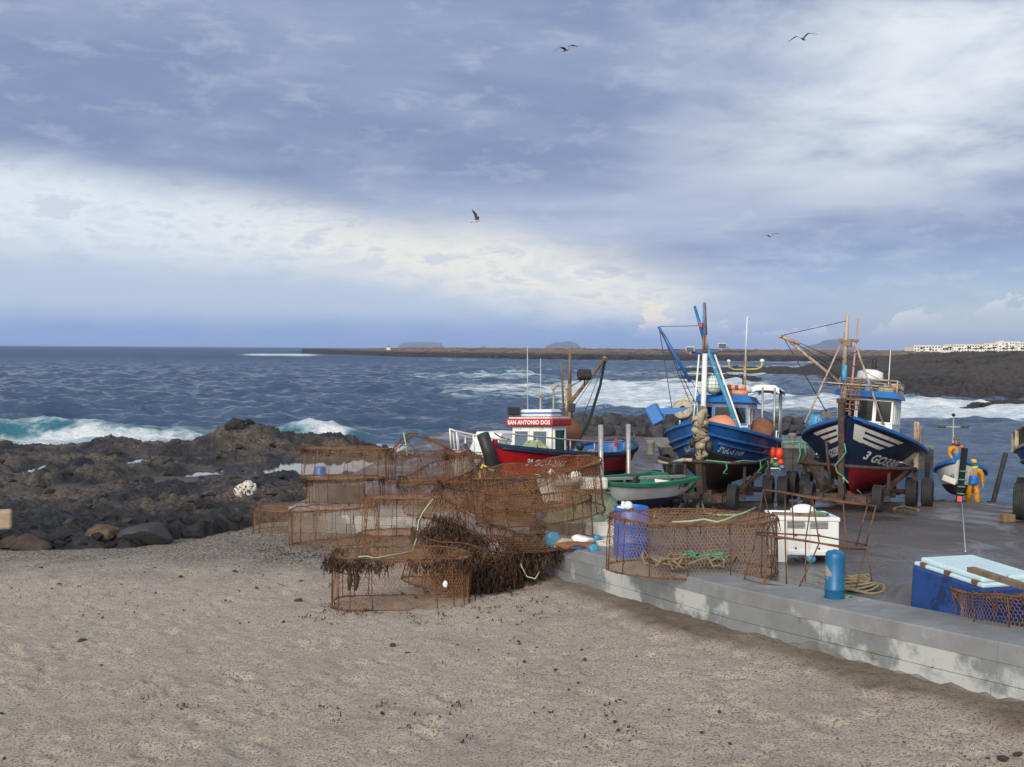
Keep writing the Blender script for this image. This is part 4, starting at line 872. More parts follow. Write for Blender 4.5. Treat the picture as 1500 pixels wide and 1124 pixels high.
# ================================================================== shared pieces
def wheel(parent, x, y, r, wdt, rimcol='iron', z=None, name='wheel'):
    Mx = Matrix.Translation((x, y, r if z is None else z)) @ Matrix.Rotation(PI / 2, 4, 'X'); mb = MB(); h = wdt / 2
    pr = [(r * 0.58, -h * 0.75), (r * 0.66, -h * 0.95), (r * 0.86, -h), (r * 0.955, -h * 0.86)]
    for k in range(5):
        z0 = -h * 0.8 + k * h * 0.36; pr += [(r, z0), (r, z0 + h * 0.26)] + ([(r * 0.965, z0 + h * 0.27), (r * 0.965, z0 + h * 0.35)] if k < 4 else [])
    pr += [(r * 0.955, h * 0.86), (r * 0.86, h), (r * 0.66, h * 0.95), (r * 0.58, h * 0.75)]
    mb.lathe(pr, 26, Mx); o = mb.build(name, M['tyre'], parent)
    mb = MB(); mb.lathe([(0, -h * 0.55), (r * 0.16, -h * 0.6), (r * 0.2, -h * 0.35), (r * 0.5, -h * 0.3), (r * 0.57, -h * 0.8), (r * 0.6, -h * 0.8), (r * 0.6, h * 0.8), (r * 0.57, h * 0.8), (r * 0.5, h * 0.3), (r * 0.2, h * 0.35), (r * 0.16, h * 0.6), (0, h * 0.55)], 18, Mx)
    for k in range(6):
        for sd in (-1, 1): a = k * PI / 3; mb.bar(Mx @ Vector((r * .33 * math.cos(a), r * .33 * math.sin(a), sd * h * .3)), Mx @ Vector((r * .33 * math.cos(a), r * .33 * math.sin(a), sd * h * .45)), 0.02, n=5)
    mb.build('rim', M[rimcol], o); return o
def beam(mb, a, b, w_, h_=None, mi=0):
    a, b = Vector(a), Vector(b); d = b - a; q = d.to_track_quat('X', 'Z').to_matrix(); mb.box((a + b) / 2, (d.length, w_, h_ or w_), q, mi)
def trailer(label, pos, rot, hull, xf, xr, tf, tr, rf, rr, uprights=(), hoop=None, group='boat trailers on the slipway', duals=True, tongue=True):
    t = thing('boat_trailer', label, 'trailer', pos, rot, group); zb = 0.52 * rr + 0.12
    for sy in (-0.75, 0.75):
        mb = MB(); beam(mb, (xf + 0.25, sy * tf / 0.95 * 0.8, zb), (xr - 2.2, sy * tr * 0.6, zb), 0.14, 0.2); mb.build('beam', M['iron'], t)
    for x in (xf, (xf + xr) / 2 + 0.5, xr + 0.2, xr - 1.9):
        mb = MB(); hw = tf if x == xf else tr * 0.72; beam(mb, (x, -hw, zb - 0.02), (x, hw, zb - 0.02), 0.13, 0.16); mb.build('crossbeam', M['iron'], t)
    mb = MB(); mb.bar((xr, -tr - 0.2, rr), (xr, tr + 0.2, rr), 0.08); mb.build('axle', M['iron'], t); mb = MB(); mb.bar((xf, -tf, rf), (xf, tf, rf), 0.07); mb.build('axle', M['iron'], t)
    for sy in (-1, 1):
        wheel(t, xf, sy * tf, rf, 0.28)
        wheel(t, xr, sy * tr, rr, 0.34)
        if duals: wheel(t, xr - 0.05, sy * (tr + 0.46), rr, 0.34)
    for (x, y, z, zt) in uprights:
        mb = MB(); beam(mb, (x, y, zb), (x + 0.05, y, zt), 0.13); mb.build('upright', M['iron'], t)
        mb = MB(); beam(mb, (x, y * 0.98, zt - 0.25), (x, y * 0.42, zb + 0.05), 0.10, 0.16); mb.build('strut', M['iron'], t)
        mb = MB(); beam(mb, (x + 0.1, y * 0.98, zt - 0.1), (x + 1.3, y * 0.55, zb + 0.05), 0.08); mb.build('strut', M['iron'], t)
    if hoop:
        mb = MB(); mb.tube(hoop, 0.055, 6); mb.build('guard_rail', M['iron'], t)
    # cradle pads that carry the hull
    for x in (xf - 1.0, xr - 0.4, xr - 1.8):
        mb = MB(); mb.box((x, 0, (zb + hull.zk0) / 2 - 0.03), (0.3, 0.4, max(0.08, hull.zk0 - zb - 0.12)), mi=0); mb.build('keel_block', M['wood'], t)
    for x, sy in ((1.6, 1), (1.6, -1), (-0.8, 1), (-0.8, -1)):
        y = 0.95 * sy * hull.B / 1.75; u = x / hull.L + 0.5; v = 0.02
        while abs(hull.pt(u, v).y) < abs(y) and v < 0.9: v += 0.02
        zc = hull.pt(u, v).z - 0.03; mb = MB(); beam(mb, (x, y, zb), (x, y, zc), 0.09); mb.build('prop', M['iron'], t)
    return t
def pitchrot(h, pitch, roll=0): return (R(roll), R(-pitch), R(-(90 + h)))
def at_boat(pos, rot, p): return Matrix.Translation(pos) @ Euler(rot).to_matrix().to_4x4() @ Vector(p)
def window(parent, fn, w_, h_, m_frame, m_glass=None, t=0.05, name='window'):
    """fn(x, y, off): wall plane; frame stands proud, the pane sits back in it"""
    mb = MB()
    def slab(x0, x1, y0, y1, a, b, mi=0): mb.add([fn(x, y, o) for o in (a, b) for (x, y) in ((x0, y0), (x1, y0), (x1, y1), (x0, y1))], [(0, 1, 2, 3), (4, 5, 6, 7), (0, 1, 5, 4), (1, 2, 6, 5), (2, 3, 7, 6), (3, 0, 4, 7)], mi)
    W2, H2 = w_ / 2, h_ / 2
    slab(-W2 - t, W2 + t, H2, H2 + t, -0.01, 0.035); slab(-W2 - t, W2 + t, -H2 - t, -H2, -0.01, 0.035); slab(-W2 - t, -W2, -H2, H2, -0.01, 0.033); slab(W2, W2 + t, -H2, H2, -0.01, 0.033)
    o = mb.build(name, m_frame, parent); mb = MB()
    mb.add([fn(x, y, q) for q in (-0.005, 0.008) for (x, y) in ((-W2, -H2), (W2, -H2), (W2, H2), (-W2, H2))], [(0, 1, 2, 3), (4, 5, 6, 7), (0, 1, 5, 4), (1, 2, 6, 5), (2, 3, 7, 6), (3, 0, 4, 7)]); mb.build('pane', m_glass or M['glass'], o)
    return o
def cabin(parent, x0, x1, wf, wa, z0, z1, m_wall, rakef=0.12, name='cabin'):
    """front face at x1 (width wf), back face at x0 (width wa); the front leans back by rakef at the top"""
    mb = MB(); mb.add([(x0, -wa / 2, z0), (x0, wa / 2, z0), (x1, wf / 2, z0), (x1, -wf / 2, z0), (x0, -wa / 2 * .97, z1), (x0, wa / 2 * .97, z1), (x1 - rakef, wf / 2 * .97, z1), (x1 - rakef, -wf / 2 * .97, z1)], [(0, 1, 2, 3), (4, 5, 6, 7), (0, 1, 5, 4), (1, 2, 6, 5), (2, 3, 7, 6), (3, 0, 4, 7)]); return mb.build(name, m_wall, parent)
def front_fn(x1, z0, z1, rakef, yc, zc): return lambda x, y, o: Vector((x1 - rakef * ((zc + y) - z0) / (z1 - z0) + o, yc + x, zc + y))
def side_fn(x0, x1, wa, wf, xc, zc, side):
    return lambda x, y, o: Vector((xc + x, side * ((wa + (wf - wa) * (xc + x - x0) / (x1 - x0)) / 2 * 0.985 + o), zc + y))
def floodlight(parent, p, aim, m_body='rail', s_=1.0):
    mb = MB(); q = Vector(aim).to_track_quat('X', 'Z').to_matrix(); mb.box(p, (0.12 * s_, 0.26 * s_, 0.18 * s_), q, 0, 0.02); mb.box(Vector(p) + q @ Vector((0.065 * s_, 0, 0)), (0.02, 0.21 * s_, 0.14 * s_), q, 1 if m_body != 'black' else 0); mb.bar(Vector(p), Vector(p) - Vector((0, 0, 0.2 * s_)), 0.02, n=5); return mb.build('floodlight', [M[m_body], M['paleglass']], parent)

# ================================================================== boat 1: blue fishing boat, bow on
B1P = Vector((7.05, 34.3, 1.352)); B1R = pitchrot(19.4, 4.2, 0)
h1 = Hull(8.6, 1.74, 0.62, (2.15, 2.05, 2.62), rake=0.45, bowp=2.6, stern=0.8, e0=0.40, e1=0.95, zw=1.26, zwb=0.50)
b1 = thing('fishing_boat', 'blue fishing boat with brown bottom, bow wrapped in old fenders, standing on a trailer', 'fishing boat', B1P, B1R, 'fishing boats hauled out on the slipway')
h1.build(b1, M['blue'], M['antifoul'], M['brightblue'], M['brightblue'], M['wood'], bul=0.55)
h1.rail(b1, 'rub_rail', M['blue'], 0.80, 0.80, 0.055); h1.rail(b1, 'rub_rail', M['blue'], 0.62, 0.70, 0.045, 0.0, 0.93)
for sd in (1, -1):
    h1.patch(b1, 'name_panel', M['white'], [(0.64, 0.67), (0.30, 0.65), (0.30, 0.80), (0.61, 0.80)], 0.02, sd, 14)
    mb = MB(); mb.tube([h1.pt(0.62 - 0.62 * k / 20, 0.53, sd, 0.03) for k in range(21)], 0.06, 6); mb.build('rub_rail', M['blue'], b1)
h1.text(b1, '3ªGC-3 1-04', 0.33, 0.845, 0.63, 1, M['white'], 0.008, 0.3, squash=0.92); h1.text(b1, '3GC-3 1-04', 0.31, 0.90, 0.63, -1, M['white'], 0.008, -0.25, squash=0.7)
# wrapped fenders on the stem
stem = [h1.pt(1.0, v) for v in (1.0, 0.8, 0.5, 0.28)]
mb = MB()
for k in range(11):
    t = k / 10; p = stem[0].lerp(stem[3], t * 0.95) + Vector((0.16 + 0.05 * math.sin(k * 2.1), -0.05 + 0.05 * math.sin(k * 1.7) + 0.05 * t, 0.05)); r = 0.235 - 0.09 * t + 0.03 * math.sin(k * 2.9)
    mb.ball(p, r, 12, 8, 0, (0.8, 1.0, 0.62), Matrix.Rotation(0.25 * math.sin(k * 1.3), 3, 'X'))
mb.tube([stem[0] + Vector((-0.1, 0, 0.0)), stem[0] + Vector((0.1, 0.02, 0.32)), stem[0] + Vector((0.3, 0.03, 0.2)), stem[0] + Vector((0.3, 0, -0.1))], 0.14, 8, 0, radii=[0.15, 0.14, 0.13, 0.10])
f_ = mb.build('stem_fender', M['cream'], b1)
mb = MB()
for k in range(13):
    t = k / 12; p = stem[0].lerp(stem[3], t * 0.95) + Vector((0.16, -0.03, 0.06)); r = 0.245 - 0.09 * t
    mb.tube([p + Vector((0.8 * r * math.cos(a), r * math.sin(a), 0.10 * math.sin(a + k))) for a in [2 * PI * j / 10 for j in range(10)]], 0.022, 4, closed=True)
mb.build('fender_lashing', M['rope'], f_)
mb = MB(); p = stem[0] + Vector((0.26, 0.26, -0.75)); mb.ball(p, 0.19, 10, 7, 0, (0.5, 0.7, 1)); mb.ball(p + Vector((0.0, -0.5, 0.1)), 0.12, 8, 6, 0, (0.6, 0.7, 1.4)); mb.build('fender_pad', M['black'], f_)
# wheelhouse
cx0, cx1, cz0, cz1 = -2.2, 0.15, 1.5, 3.30
cabin(b1, cx0, cx1, 1.72, 1.85, cz0, cz1, M['white'], 0.14, 'wheelhouse')
for yc, ww in ((-0.57, 0.42), (0.0, 0.50), (0.56, 0.42)): window(b1, front_fn(cx1, cz0, cz1, 0.14, yc, 2.86), ww, 0.52, M['brightblue'], t=0.06)
for xc in (-0.35, -1.1): window(b1, side_fn(cx0, cx1, 1.85, 1.72, xc, 2.86, 1), 0.42, 0.5, M['white']); window(b1, side_fn(cx0, cx1, 1.85, 1.72, xc, 2.86, -1), 0.42, 0.5, M['white'])
mb = MB(); mb.add([(-2.4, -1.02, 3.29), (-2.4, 1.02, 3.29), (0.35, 1.0, 3.29), (0.35, -1.0, 3.29), (-2.3, -0.85, 3.53), (-2.3, 0.85, 3.53), (0.12, 0.82, 3.53), (0.12, -0.82, 3.53)], [(0, 1, 2, 3), (4, 5, 6, 7), (0, 1, 5, 4), (1, 2, 6, 5), (2, 3, 7, 6), (3, 0, 4, 7)]); mb.build('roof', M['brightblue'], b1)
mb = MB(); mb.box((0.2, 0, 2.42), (0.1, 1.76, 0.1), mi=0, bev=0.02); mb.build('trim', M['brightblue'], b1)
for k, (y, z, r) in enumerate(((0.05, 3.62, 0.10), (0.36, 3.62, 0.10), (0.05, 3.80, 0.09), (0.36, 3.80, 0.09))):
    mb = MB(); mb.lathe([(0, -0.3), (r, -0.3), (r * 1.05, -0.1), (r, 0), (r * 1.05, 0.1), (r, 0.3), (0, 0.3)], 10, Matrix.Translation((-0.25, y + 0.12 * k % 0.3, z)) @ Matrix.Rotation(PI / 2, 4, 'X')); mb.build('float_roll', M['orange'] if k % 2 else M['brown'], b1)
mb = MB(); mb.box((-0.9, -0.15, 3.75), (0.7, 0.5, 0.45), bev=0.06); mb.build('roof_box', M['dirtywhite'], b1)
mb = MB(); mb.lathe([(0, 0), (0.3, 0.02), (0.32, 0.12), (0.25, 0.26), (0, 0.3)], 14, Matrix.Translation((-0.6, 0.55, 3.62))); mb.build('radar_dome', M['white'], b1)
# netted float on the roof front
BALL = Vector((0.3, -0.3, 3.86)); mb = MB(); mb.ball(BALL, 0.32, 18, 12); fl = mb.build('netted_float', M['white'], b1); mb = MB()
for k in range(9):
    a = k * PI / 9; mb.tube([BALL + Vector((math.cos(a) * math.cos(t), math.sin(a) * math.cos(t), math.sin(t))) * 0.328 for t in [2 * PI * j / 16 for j in range(16)]], 0.007, 3, closed=True)
for z in (-0.24, -0.12, 0, 0.12, 0.24): rr = math.sqrt(0.328 ** 2 - z * z); mb.tube([(BALL + Vector((0, 0, z))) + Vector((math.cos(t) * rr, math.sin(t) * rr, 0)) for t in [2 * PI * j / 16 for j in range(16)]], 0.007, 3, closed=True)
mb.build('float_net', M['greenrope'], fl)
# masts and derricks
MX, MY = 0.75, -0.55
mb = MB(); mb.bar((MX, MY, 1.9), (MX, MY + 0.02, 5.15), 0.10, 0.085, 10); ms = mb.build('mast', M['white'], b1)
mb = MB(); mb.bar((MX, MY + 0.02, 5.15), (MX + 0.02, MY + 0.0, 5.95), 0.085, 0.07, 10); mb.build('rusty_section', M['palemast'], ms)
mb = MB(); mb.bar((MX + 0.02, MY, 5.95), (MX, MY - 0.04, 7.35), 0.085, 0.055, 8); mb.build('mast_top', M['skyblue'], ms)
mb = MB(); mb.bar((MX + 0.08, MY + 0.02, 5.3), (MX + 0.08, MY + 0.0, 7.3), 0.025, n=5); mb.build('mast_pole', M['brown'], ms)
mb = MB(); mb.bar((MX - 0.05, MY - 0.42, 5.2), (MX - 0.05, MY + 0.45, 5.22), 0.05, n=6); mb.build('crosstree', M['brightblue'], ms)
floodlight(b1, (MX + 0.05, MY - 0.46, 5.34), (1, 0, -0.15), 'dirtywhite', 1.15); floodlight(b1, (MX + 0.05, MY + 0.58, 5.5), (1, 0.2, -0.1), 'dirtywhite', 1.15)
mb = MB(); mb.box((MX + 0.1, MY - 0.12, 6.35), (0.14, 0.12, 0.2), bev=0.02); mb.build('lantern', M['red'], ms)
mb = MB(); mb.bar((1.5, 0.78, 2.25), (0.6, -0.55, 5.6), 0.075, 0.07, 8, mi=0); mb.bar((0.6, -0.55, 5.6), (0.35, -0.98, 7.25), 0.07, 0.045, 8, mi=1); mb.build('derrick', [M['skyblue'], M['brightblue']], b1)
mb = MB(); mb.bar((MX, MY - 0.45, 3.95), (MX + 0.5, -2.02, 6.25), 0.065, 0.05, 8); mb.build('boom', M['brightblue'], b1)
mb = MB(); mb.bar((2.0, 0.90, 2.3), (0.8, -0.2, 5.1), 0.035, n=6); mb.bar((MX + 0.2, MY - 0.3, 2.3), (MX + 0.05, MY - 0.17, 5.1), 0.03, n=6); mb.build('stay_pole', M['white'], b1)
mb = MB()
for a, b in (((MX, MY, 6.35), (MX + 0.5, -2.0, 6.25)), ((MX + 0.5, -1.9, 6.0), (MX + 0.2, MY - 0.3, 3.0)), ((MX + 0.5, -1.95, 6.05), (MX + 0.3, -0.75, 3.2)), ((MX + 0.5, -1.98, 6.1), (1.6, -1.35, 2.6)), ((MX + 0.5, -1.85, 6.0), (0.2, -0.75, 3.5))): mb.bar(a, b, 0.013, n=4)
mb.build('rigging', M['wire'], b1)
mb = MB(); mb.bar((-1.2, 0.55, 3.5), (-1.2, 0.57, 5.2), 0.055, 0.05, 8, mi=0); mb.bar((-1.2, 0.57, 5.2), (-1.2, 0.6, 7.0), 0.03, 0.02, 6, mi=1); mb.tube([(-1.2, 0.0, 4.95), (-1.2, 0.02, 4.72), (-1.2, 0.2, 4.62), (-1.2, 0.95, 4.66), (-1.2, 1.12, 4.75), (-1.2, 1.14, 4.98)], 0.035, 5, mi=2); mb.ball((-1.2, 0, 5.0), 0.075, 8, 6, 1); mb.ball((-1.2, 1.14, 5.03), 0.085, 8, 6, 1); mb.build('antenna', [M['palemast'], M['white'], mat('yellow_paint', (0.5, 0.42, 0.1), 0.6)], b1)
mb = MB(); mb.tube([(-0.9, -0.35, 4.6), (-0.9, 0.1, 4.35), (-1.1, 0.5, 4.4), (-1.1, 0.52, 3.7)], 0.02, 5); mb.build('cable', M['black'], b1)
# awnings
def awning(parent, pts_x, pts_y, z, sag, m_):
    A = [[Vector((x, y, z - sag * math.sin(PI * i / (len(pts_x) - 1)) * 0.4 - 0.12 * abs(2 * j / (len(pts_y) - 1) - 1) ** 3)) for j, y in enumerate(pts_y)] for i, x in enumerate(pts_x)]
    lo = [[p - Vector((0, 0, 0.03)) for p in r] for r in A]; mb = MB(); mb.grid(A); mb.grid(lo)
    for r1, r2 in ((A[0], lo[0]), (A[-1], lo[-1])): mb.grid([[p + Vector((0, 0, 0)) for p in r1], [p - Vector((0, 0, 0.16)) for p in r2]], 0, False)
    return mb.build('awning', m_, parent)
awning(b1, [-3.6, -3.0, -2.2, -1.6, -1.0], [0.75, 1.0, 1.3, 1.6, 1.75], 3.95, 0.12, M['white']); awning(b1, [-2.4, -1.8, -1.2, -0.9], [-1.75, -1.5, -1.2, -0.95], 3.45, 0.1, M['dirtywhite'])
for x, y, z in ((-1.0, 1.6, 3.85), (-2.2, 1.68, 3.85), (-3.5, 1.62, 3.85), (-1.0, 1.2, 3.85), (-0.9, -1.6, 3.35), (-2.3, -1.6, 3.35)):
    mb = MB(); mb.bar((x, y, 1.7), (x, y, z), 0.04, n=6); mb.build('awning_post', M['rail'], b1)
# deck gear
mb = MB(); A = [(0.42, 0), (0.40, 0.25), (0.32, 0.55), (0.2, 0.72), (0, 0.78)]; mb.lathe(A, 16, Matrix.Translation((1.35, 0.2, 2.08)) @ Matrix.Rotation(0.25, 4, 'X') @ Matrix.Diagonal((1.0, 1.45, 1.0, 1))); mb.build('tub', M['orange'], b1)
def crate(name, w_, d_, h_, m_, parent=None, rows=3):
    mb = MB(); t = 0.03; mb.box((0, 0, t / 2), (w_, d_, t)); 
    for sx in (-1, 1): mb.box((sx * (w_ / 2 - t / 2), 0, t + (h_ - t) * 0.13), (t, d_, (h_ - t) * 0.26)); mb.box((sx * (w_ / 2 - t / 2), 0, h_ * 0.86), (t, d_, h_ * 0.28))
    for sy in (-1, 1): mb.box((0, sy * (d_ / 2 - t / 2), t + (h_ - t) * 0.13), (w_ - 2 * t, t, (h_ - t) * 0.26)); mb.box((0, sy * (d_ / 2 - t / 2), h_ * 0.86), (w_ - 2 * t, t, h_ * 0.28))
    n = 7
    for k in range(n):
        for sy in (-1, 1): mb.box((-w_ / 2 + (k + 0.5) * w_ / n, sy * (d_ / 2 - t / 2), h_ * 0.5), (w_ / n * 0.35, t * 0.9, h_ * 0.5))
    for k in range(5):
        for sx in (-1, 1): mb.box((sx * (w_ / 2 - t / 2), -d_ / 2 + (k + 0.5) * d_ / 5, h_ * 0.5), (t * 0.9, d_ / 5 * 0.35, h_ * 0.5))
    return mb.build(name, m_, parent)
cr = crate('crate', 0.55, 0.75, 0.36, M['skyblue']); cr.location = at_boat(B1P, B1R, (2.0, -0.15, 2.18)); cr.rotation_euler = B1R; tag(cr, 'light blue slatted fish crate on the foredeck of the blue fishing boat', 'crate')
mb = MB(); mb.box((-0.1, 1.12, 2.02), (0.8, 0.5, 0.46), 0.2, 0, 0.04); mb.build('deck_box', M['cream'], b1)
mb = MB(); mb.lathe([(0.0, -0.12), (0.38, -0.12), (0.42, 0), (0.38, 0.12), (0, 0.12)], 18, Matrix.Translation((-0.75, 1.2, 2.4)) @ Matrix.Rotation(1.3, 4, 'Y')); mb.build('net_reel', M['brown'], b1)
mb = MB()
for k in range(5): mb.ball((-0.3 - 0.1 * k, 1.25 - 0.12 * (k % 2), 1.95 + 0.1 * (k % 3)), 0.16, 8, 6)
mb.build('net_heap', M['brown'], b1)
for sd in (1, -1):
    mb = MB(); mb.tube([h1.pt(u, 1, sd) + Vector((0, -sd * 0.05, 0.30)) for u in (0.1, 0.2, 0.3, 0.4, 0.46)], 0.025, 6)
    for u in (0.1, 0.22, 0.34, 0.46): p = h1.pt(u, 1, sd) + Vector((0, -sd * 0.05, 0)); mb.bar(p, p + Vector((0, 0, 0.30)), 0.022, n=5)
    mb.build('railing', M['white'], b1)
# hauler over the bow quarter: blue arm and pale sheave
hp = h1.pt(0.80, 1, -1) + Vector((0, 0.38, 0))
hl = MB(); beam(hl, hp + Vector((0.0, 0.12, 0)), hp + Vector((0.1, 0.0, 0.62)), 0.2, 0.14); beam(hl, hp + Vector((0.1, 0.35, 0.62)), hp + Vector((0.25, -0.75, 0.55)), 0.16, 0.2); hl.box(hp + Vector((0.3, -0.82, 0.45)), (0.34, 0.42, 0.62), Matrix.Rotation(0.5, 3, 'X'), 0, 0.05); ho = hl.build('hauler', M['brightblue'], b1)
mb = MB(); mb.lathe([(0.1, -0.11), (0.30, -0.11), (0.33, -0.07), (0.24, 0), (0.33, 0.07), (0.30, 0.11), (0.1, 0.11)], 18, Matrix.Translation(hp + Vector((0.1, 0.02, 0.62))) @ Matrix.Rotation(1.25, 4, 'Y')); mb.build('sheave', M['cream'], ho)
t1 = trailer('rusty boat trailer with a roped guard rail, under the blue fishing boat', B1P, B1R, h1, 4.5, 0.75, 0.95, 1.62, 0.40, 0.47, uprights=((0.9, 1.62, 0, 1.45), (0.9, -1.62, 0, 1.45)),
             hoop=[(0.9, -1.65, 1.45), (3.2, -1.5, 1.45), (4.55, -0.9, 1.43), (4.75, 0, 1.43), (4.55, 0.9, 1.41), (3.2, 1.5, 1.42), (0.9, 1.65, 1.45)])
mb = MB(); beam(mb, (4.5, 0.05, 0.5), (4.62, 0.0, 1.5), 0.2, 0.22); mb.build('bow_post', M['iron'], t1)
mb = MB(); beam(mb, (4.5, 0, 0.42), (5.5, 0.0, 0.30), 0.14, 0.16); mb.build('drawbar', M['iron'], t1)
# ropes on the guard rail
o = MB(); o.tube([at_boat(B1P, B1R, p) for p in [(1.2, 1.66, 1.51), (2.4, 1.58, 1.48), (3.2, 1.52, 1.43), (4.0, 1.18, 1.48), (4.6, 0.85, 1.42), (4.8, 0.2, 1.47)]], 0.026, 5)
for x, y in ((4.62, 0.75), (3.0, 1.56), (1.7, 1.66)): p = at_boat(B1P, B1R, (x, y, 1.45)); o.tube([p, p + Vector((0.03, 0, -0.2)), p + Vector((-0.08, -0.02, -0.33)), p + Vector((0.04, 0, -0.36))], 0.024, 5)
tag(o.build('rope', M['greenrope']), 'green rope knotted along the guard rail in front of the blue boat', 'rope', 'ropes on the slipway')
o = MB(); o.tube([at_boat(B1P, B1R, p) for p in [(4.78, -0.2, 1.46), (4.75, -0.5, 1.45), (4.6, -0.85, 1.33), (4.4, -1.0, 1.30), (3.8, -1.35, 1.32), (3.2, -1.55, 1.32)]], 0.06, 6); tag(o.build('rope', M['cream']), 'thick tan rope sagging from the guard rail below the blue bow', 'rope', 'ropes on the slipway')
gz = lambda x, y: RZ(x, y) + 0.03
def ground_rope(pts, r, m_, label, lift=None):
    o = MB(); P3 = []
    for k, p in enumerate(pts): P3.append(Vector((p[0], p[1], gz(p[0], p[1]) + (p[2] if len(p) > 2 else 0))))
    fine = []
    for i in range(len(P3) - 1):
        a = P3[max(i - 1, 0)]; b = P3[i]; c = P3[i + 1]; d = P3[min(i + 2, len(P3) - 1)]
        for k in range(5):
            t = k / 5; fine.append(0.5 * (2 * b + (c - a) * t + (2 * a - 5 * b + 4 * c - d) * t * t + (3 * b - a - 3 * c + d) * t ** 3))
    fine.append(P3[-1]); o.tube(fine, r, 5); return tag(o.build('rope', m_), label, 'rope', 'ropes on the slipway')
a0 = at_boat(B1P, B1R, (4.72, 0.0, 1.9)); q1 = G(1024, 742, RZ); q0 = G(1021, 748, RZ)
o = MB(); o.tube([h1_ for h1_ in [at_boat(B1P, B1R, stem[3] + Vector((0.2, 0, 0))), a0 + Vector((0, -0.15, -0.1)), Vector((q1.x, q1.y, q1.z + 0.35)), Vector((q0.x, q0.y, q0.z + 0.02))]], 0.045, 6); o.ball((q1.x, q1.y, q1.z + 0.32), 0.11, 8, 6); tag(o.build('rope', M['palegreenrope']), 'pale green rope hanging from the wrapped bow down to the ground', 'rope', 'ropes on the slipway')
def gp(px, py, dz=0): q = G(px, py, RZ); return (q.x, q.y, dz)
ground_rope([gp(1026, 741, 0.25), gp(1032, 750), gp(1042, 755), gp(1075, 756), gp(1095, 751)], 0.03, M['palegreenrope'], 'thin pale green rope lying on the ground below the blue bow')
ground_rope([gp(1006, 733, 0.35), gp(998, 745, 0.1), gp(990, 753), gp(970, 752), gp(958, 758)], 0.03, M['rope'], 'tan rope looping on the ground by the front wheel of the blue boat')
ground_rope([gp(1012, 730, 0.4), gp(1005, 746, 0.1), gp(990, 758), gp(975, 766)], 0.028, M['black'], 'black rope snaking away from the front wheel of the blue boat')
# red floats tied to the trailer corner
fb = thing('float_cluster', 'cluster of red and white net floats tied to the trailer corner', 'floats', at_boat(B1P, B1R, (0.85, 1.66, 1.45)), B1R)
for k, (dx, dy, dz, r, m_, sc) in enumerate(((0.1, 0.12, 0.30, 0.17, 'hotorange', (1, .8, 1.5)), (0, 0.38, 0.28, 0.19, 'hotorange', (1, 1, 1.3)), (0.05, 0.45, -0.1, 0.14, 'hotorange', (1, 1, 1.1)), (0.1, 0.02, -0.08, 0.14, 'cream', (1, 1.1, .9)), (0, 0.25, -0.2, 0.14, 'greenrope', (1, 1.2, .8)), (0.05, 0.5, -0.3, 0.12, 'skyblue', (1, 1, .8)))):
    mb = MB(); mb.ball((dx * 0.75, dy * 0.75, dz * 0.75), r * 0.75, 10, 8, 0, sc); mb.build('float', M[m_], fb)

def squash(root, names, z0, k):        # shorten the top hamper above a height
    for o in list(root.children) + [g for c in root.children for g in c.children]:
        if o.type == 'MESH' and o.name.split('.')[0] in names:
            for v in o.data.vertices:
                if v.co.z > z0: v.co.z = z0 + (v.co.z - z0) * k
squash(b1, ('mast', 'rusty_section', 'mast_top', 'mast_pole', 'crosstree', 'floodlight', 'lantern', 'derrick', 'boom', 'stay_pole', 'rigging', 'antenna', 'cable'), 3.9, 0.78)
# ================================================================== boat 2: navy boat with red bottom
B2P = Vector((11.5, 33.6, 1.41)); B2R = pitchrot(25.0, 4.6, -3.0)
h2 = Hull(8.3, 1.84, 0.50, (2.0, 1.85, 2.72), rake=0.55, bowp=2.9, stern=0.82, e0=0.44, e1=1.1, zw=1.16, zwb=0.10)
b2 = thing('fishing_boat', 'navy fishing boat with white bow stripes and red bottom, leaning on a trailer', 'fishing boat', B2P, B2R, 'fishing boats hauled out on the slipway')
h2.build(b2, M['navy'], M['redbottom'], M['skyblue'], M['brightblue'], M['wood'], bul=0.55)
h2.rail(b2, 'rub_rail', M['navy'], 0.97, 0.97, 0.05, 0.0, 0.97)
for sd in (1, -1):
    u1, u0 = (0.985, 0.80) if sd > 0 else (0.985, 0.83)
    for k in range(3):
        v = 0.915 - 0.085 * k; h2.patch(b2, 'bow_stripe', M['dirtywhite'], [(u1 + 0.004 - 0.002 * k, v - 0.052), (u0 + 0.035 * k, v - 0.052), (u0 + 0.035 * k - 0.018, v), (u1 + 0.004 - 0.002 * k, v)], 0.014, sd, 12)
    h2.patch(b2, 'bow_stripe', M['dirtywhite'], [(0.991, 0.68), (0.955, 0.68), (0.955, 0.915), (0.991, 0.915)], 0.016, sd, 4, 6)
    h2.patch(b2, 'name_panel', M['white'], [(0.69, 0.63), (0.28, 0.60), (0.28, 0.86), (0.66, 0.86)], 0.014, sd, 14)
    h2.rail(b2, 'rub_rail', M['navy'], 0.53, 0.57, 0.055, 0.0, 0.70, (sd,)); h2.rail(b2, 'rub_line', M['white'], 0.575, 0.615, 0.02, 0.0, 0.70, (sd,))
    h2.text(b2, 'Leoya', 0.42, 0.52, 0.745, sd, M['brown'], 0.004, 0.35 * sd, off=0.02)
h2.text(b2, '3 GO3300', 0.40, 0.80, 0.56, 1, M['white'], 0.014, 0.3, squash=1.35); h2.text(b2, '3GO3300', 0.34, 0.90, 0.565, -1, M['white'], 0.01, -0.2, squash=0.75)
cx0, cx1, cz0, cz1 = -1.9, 0.75, 1.4, 3.56
mb = MB(); mb.box(((cx0 + cx1) / 2 + 0.0, 0, 1.7), (cx1 - cx0 + 0.02, 1.78, 0.9)); mb.build('wheelhouse_base', M['navy'], b2)
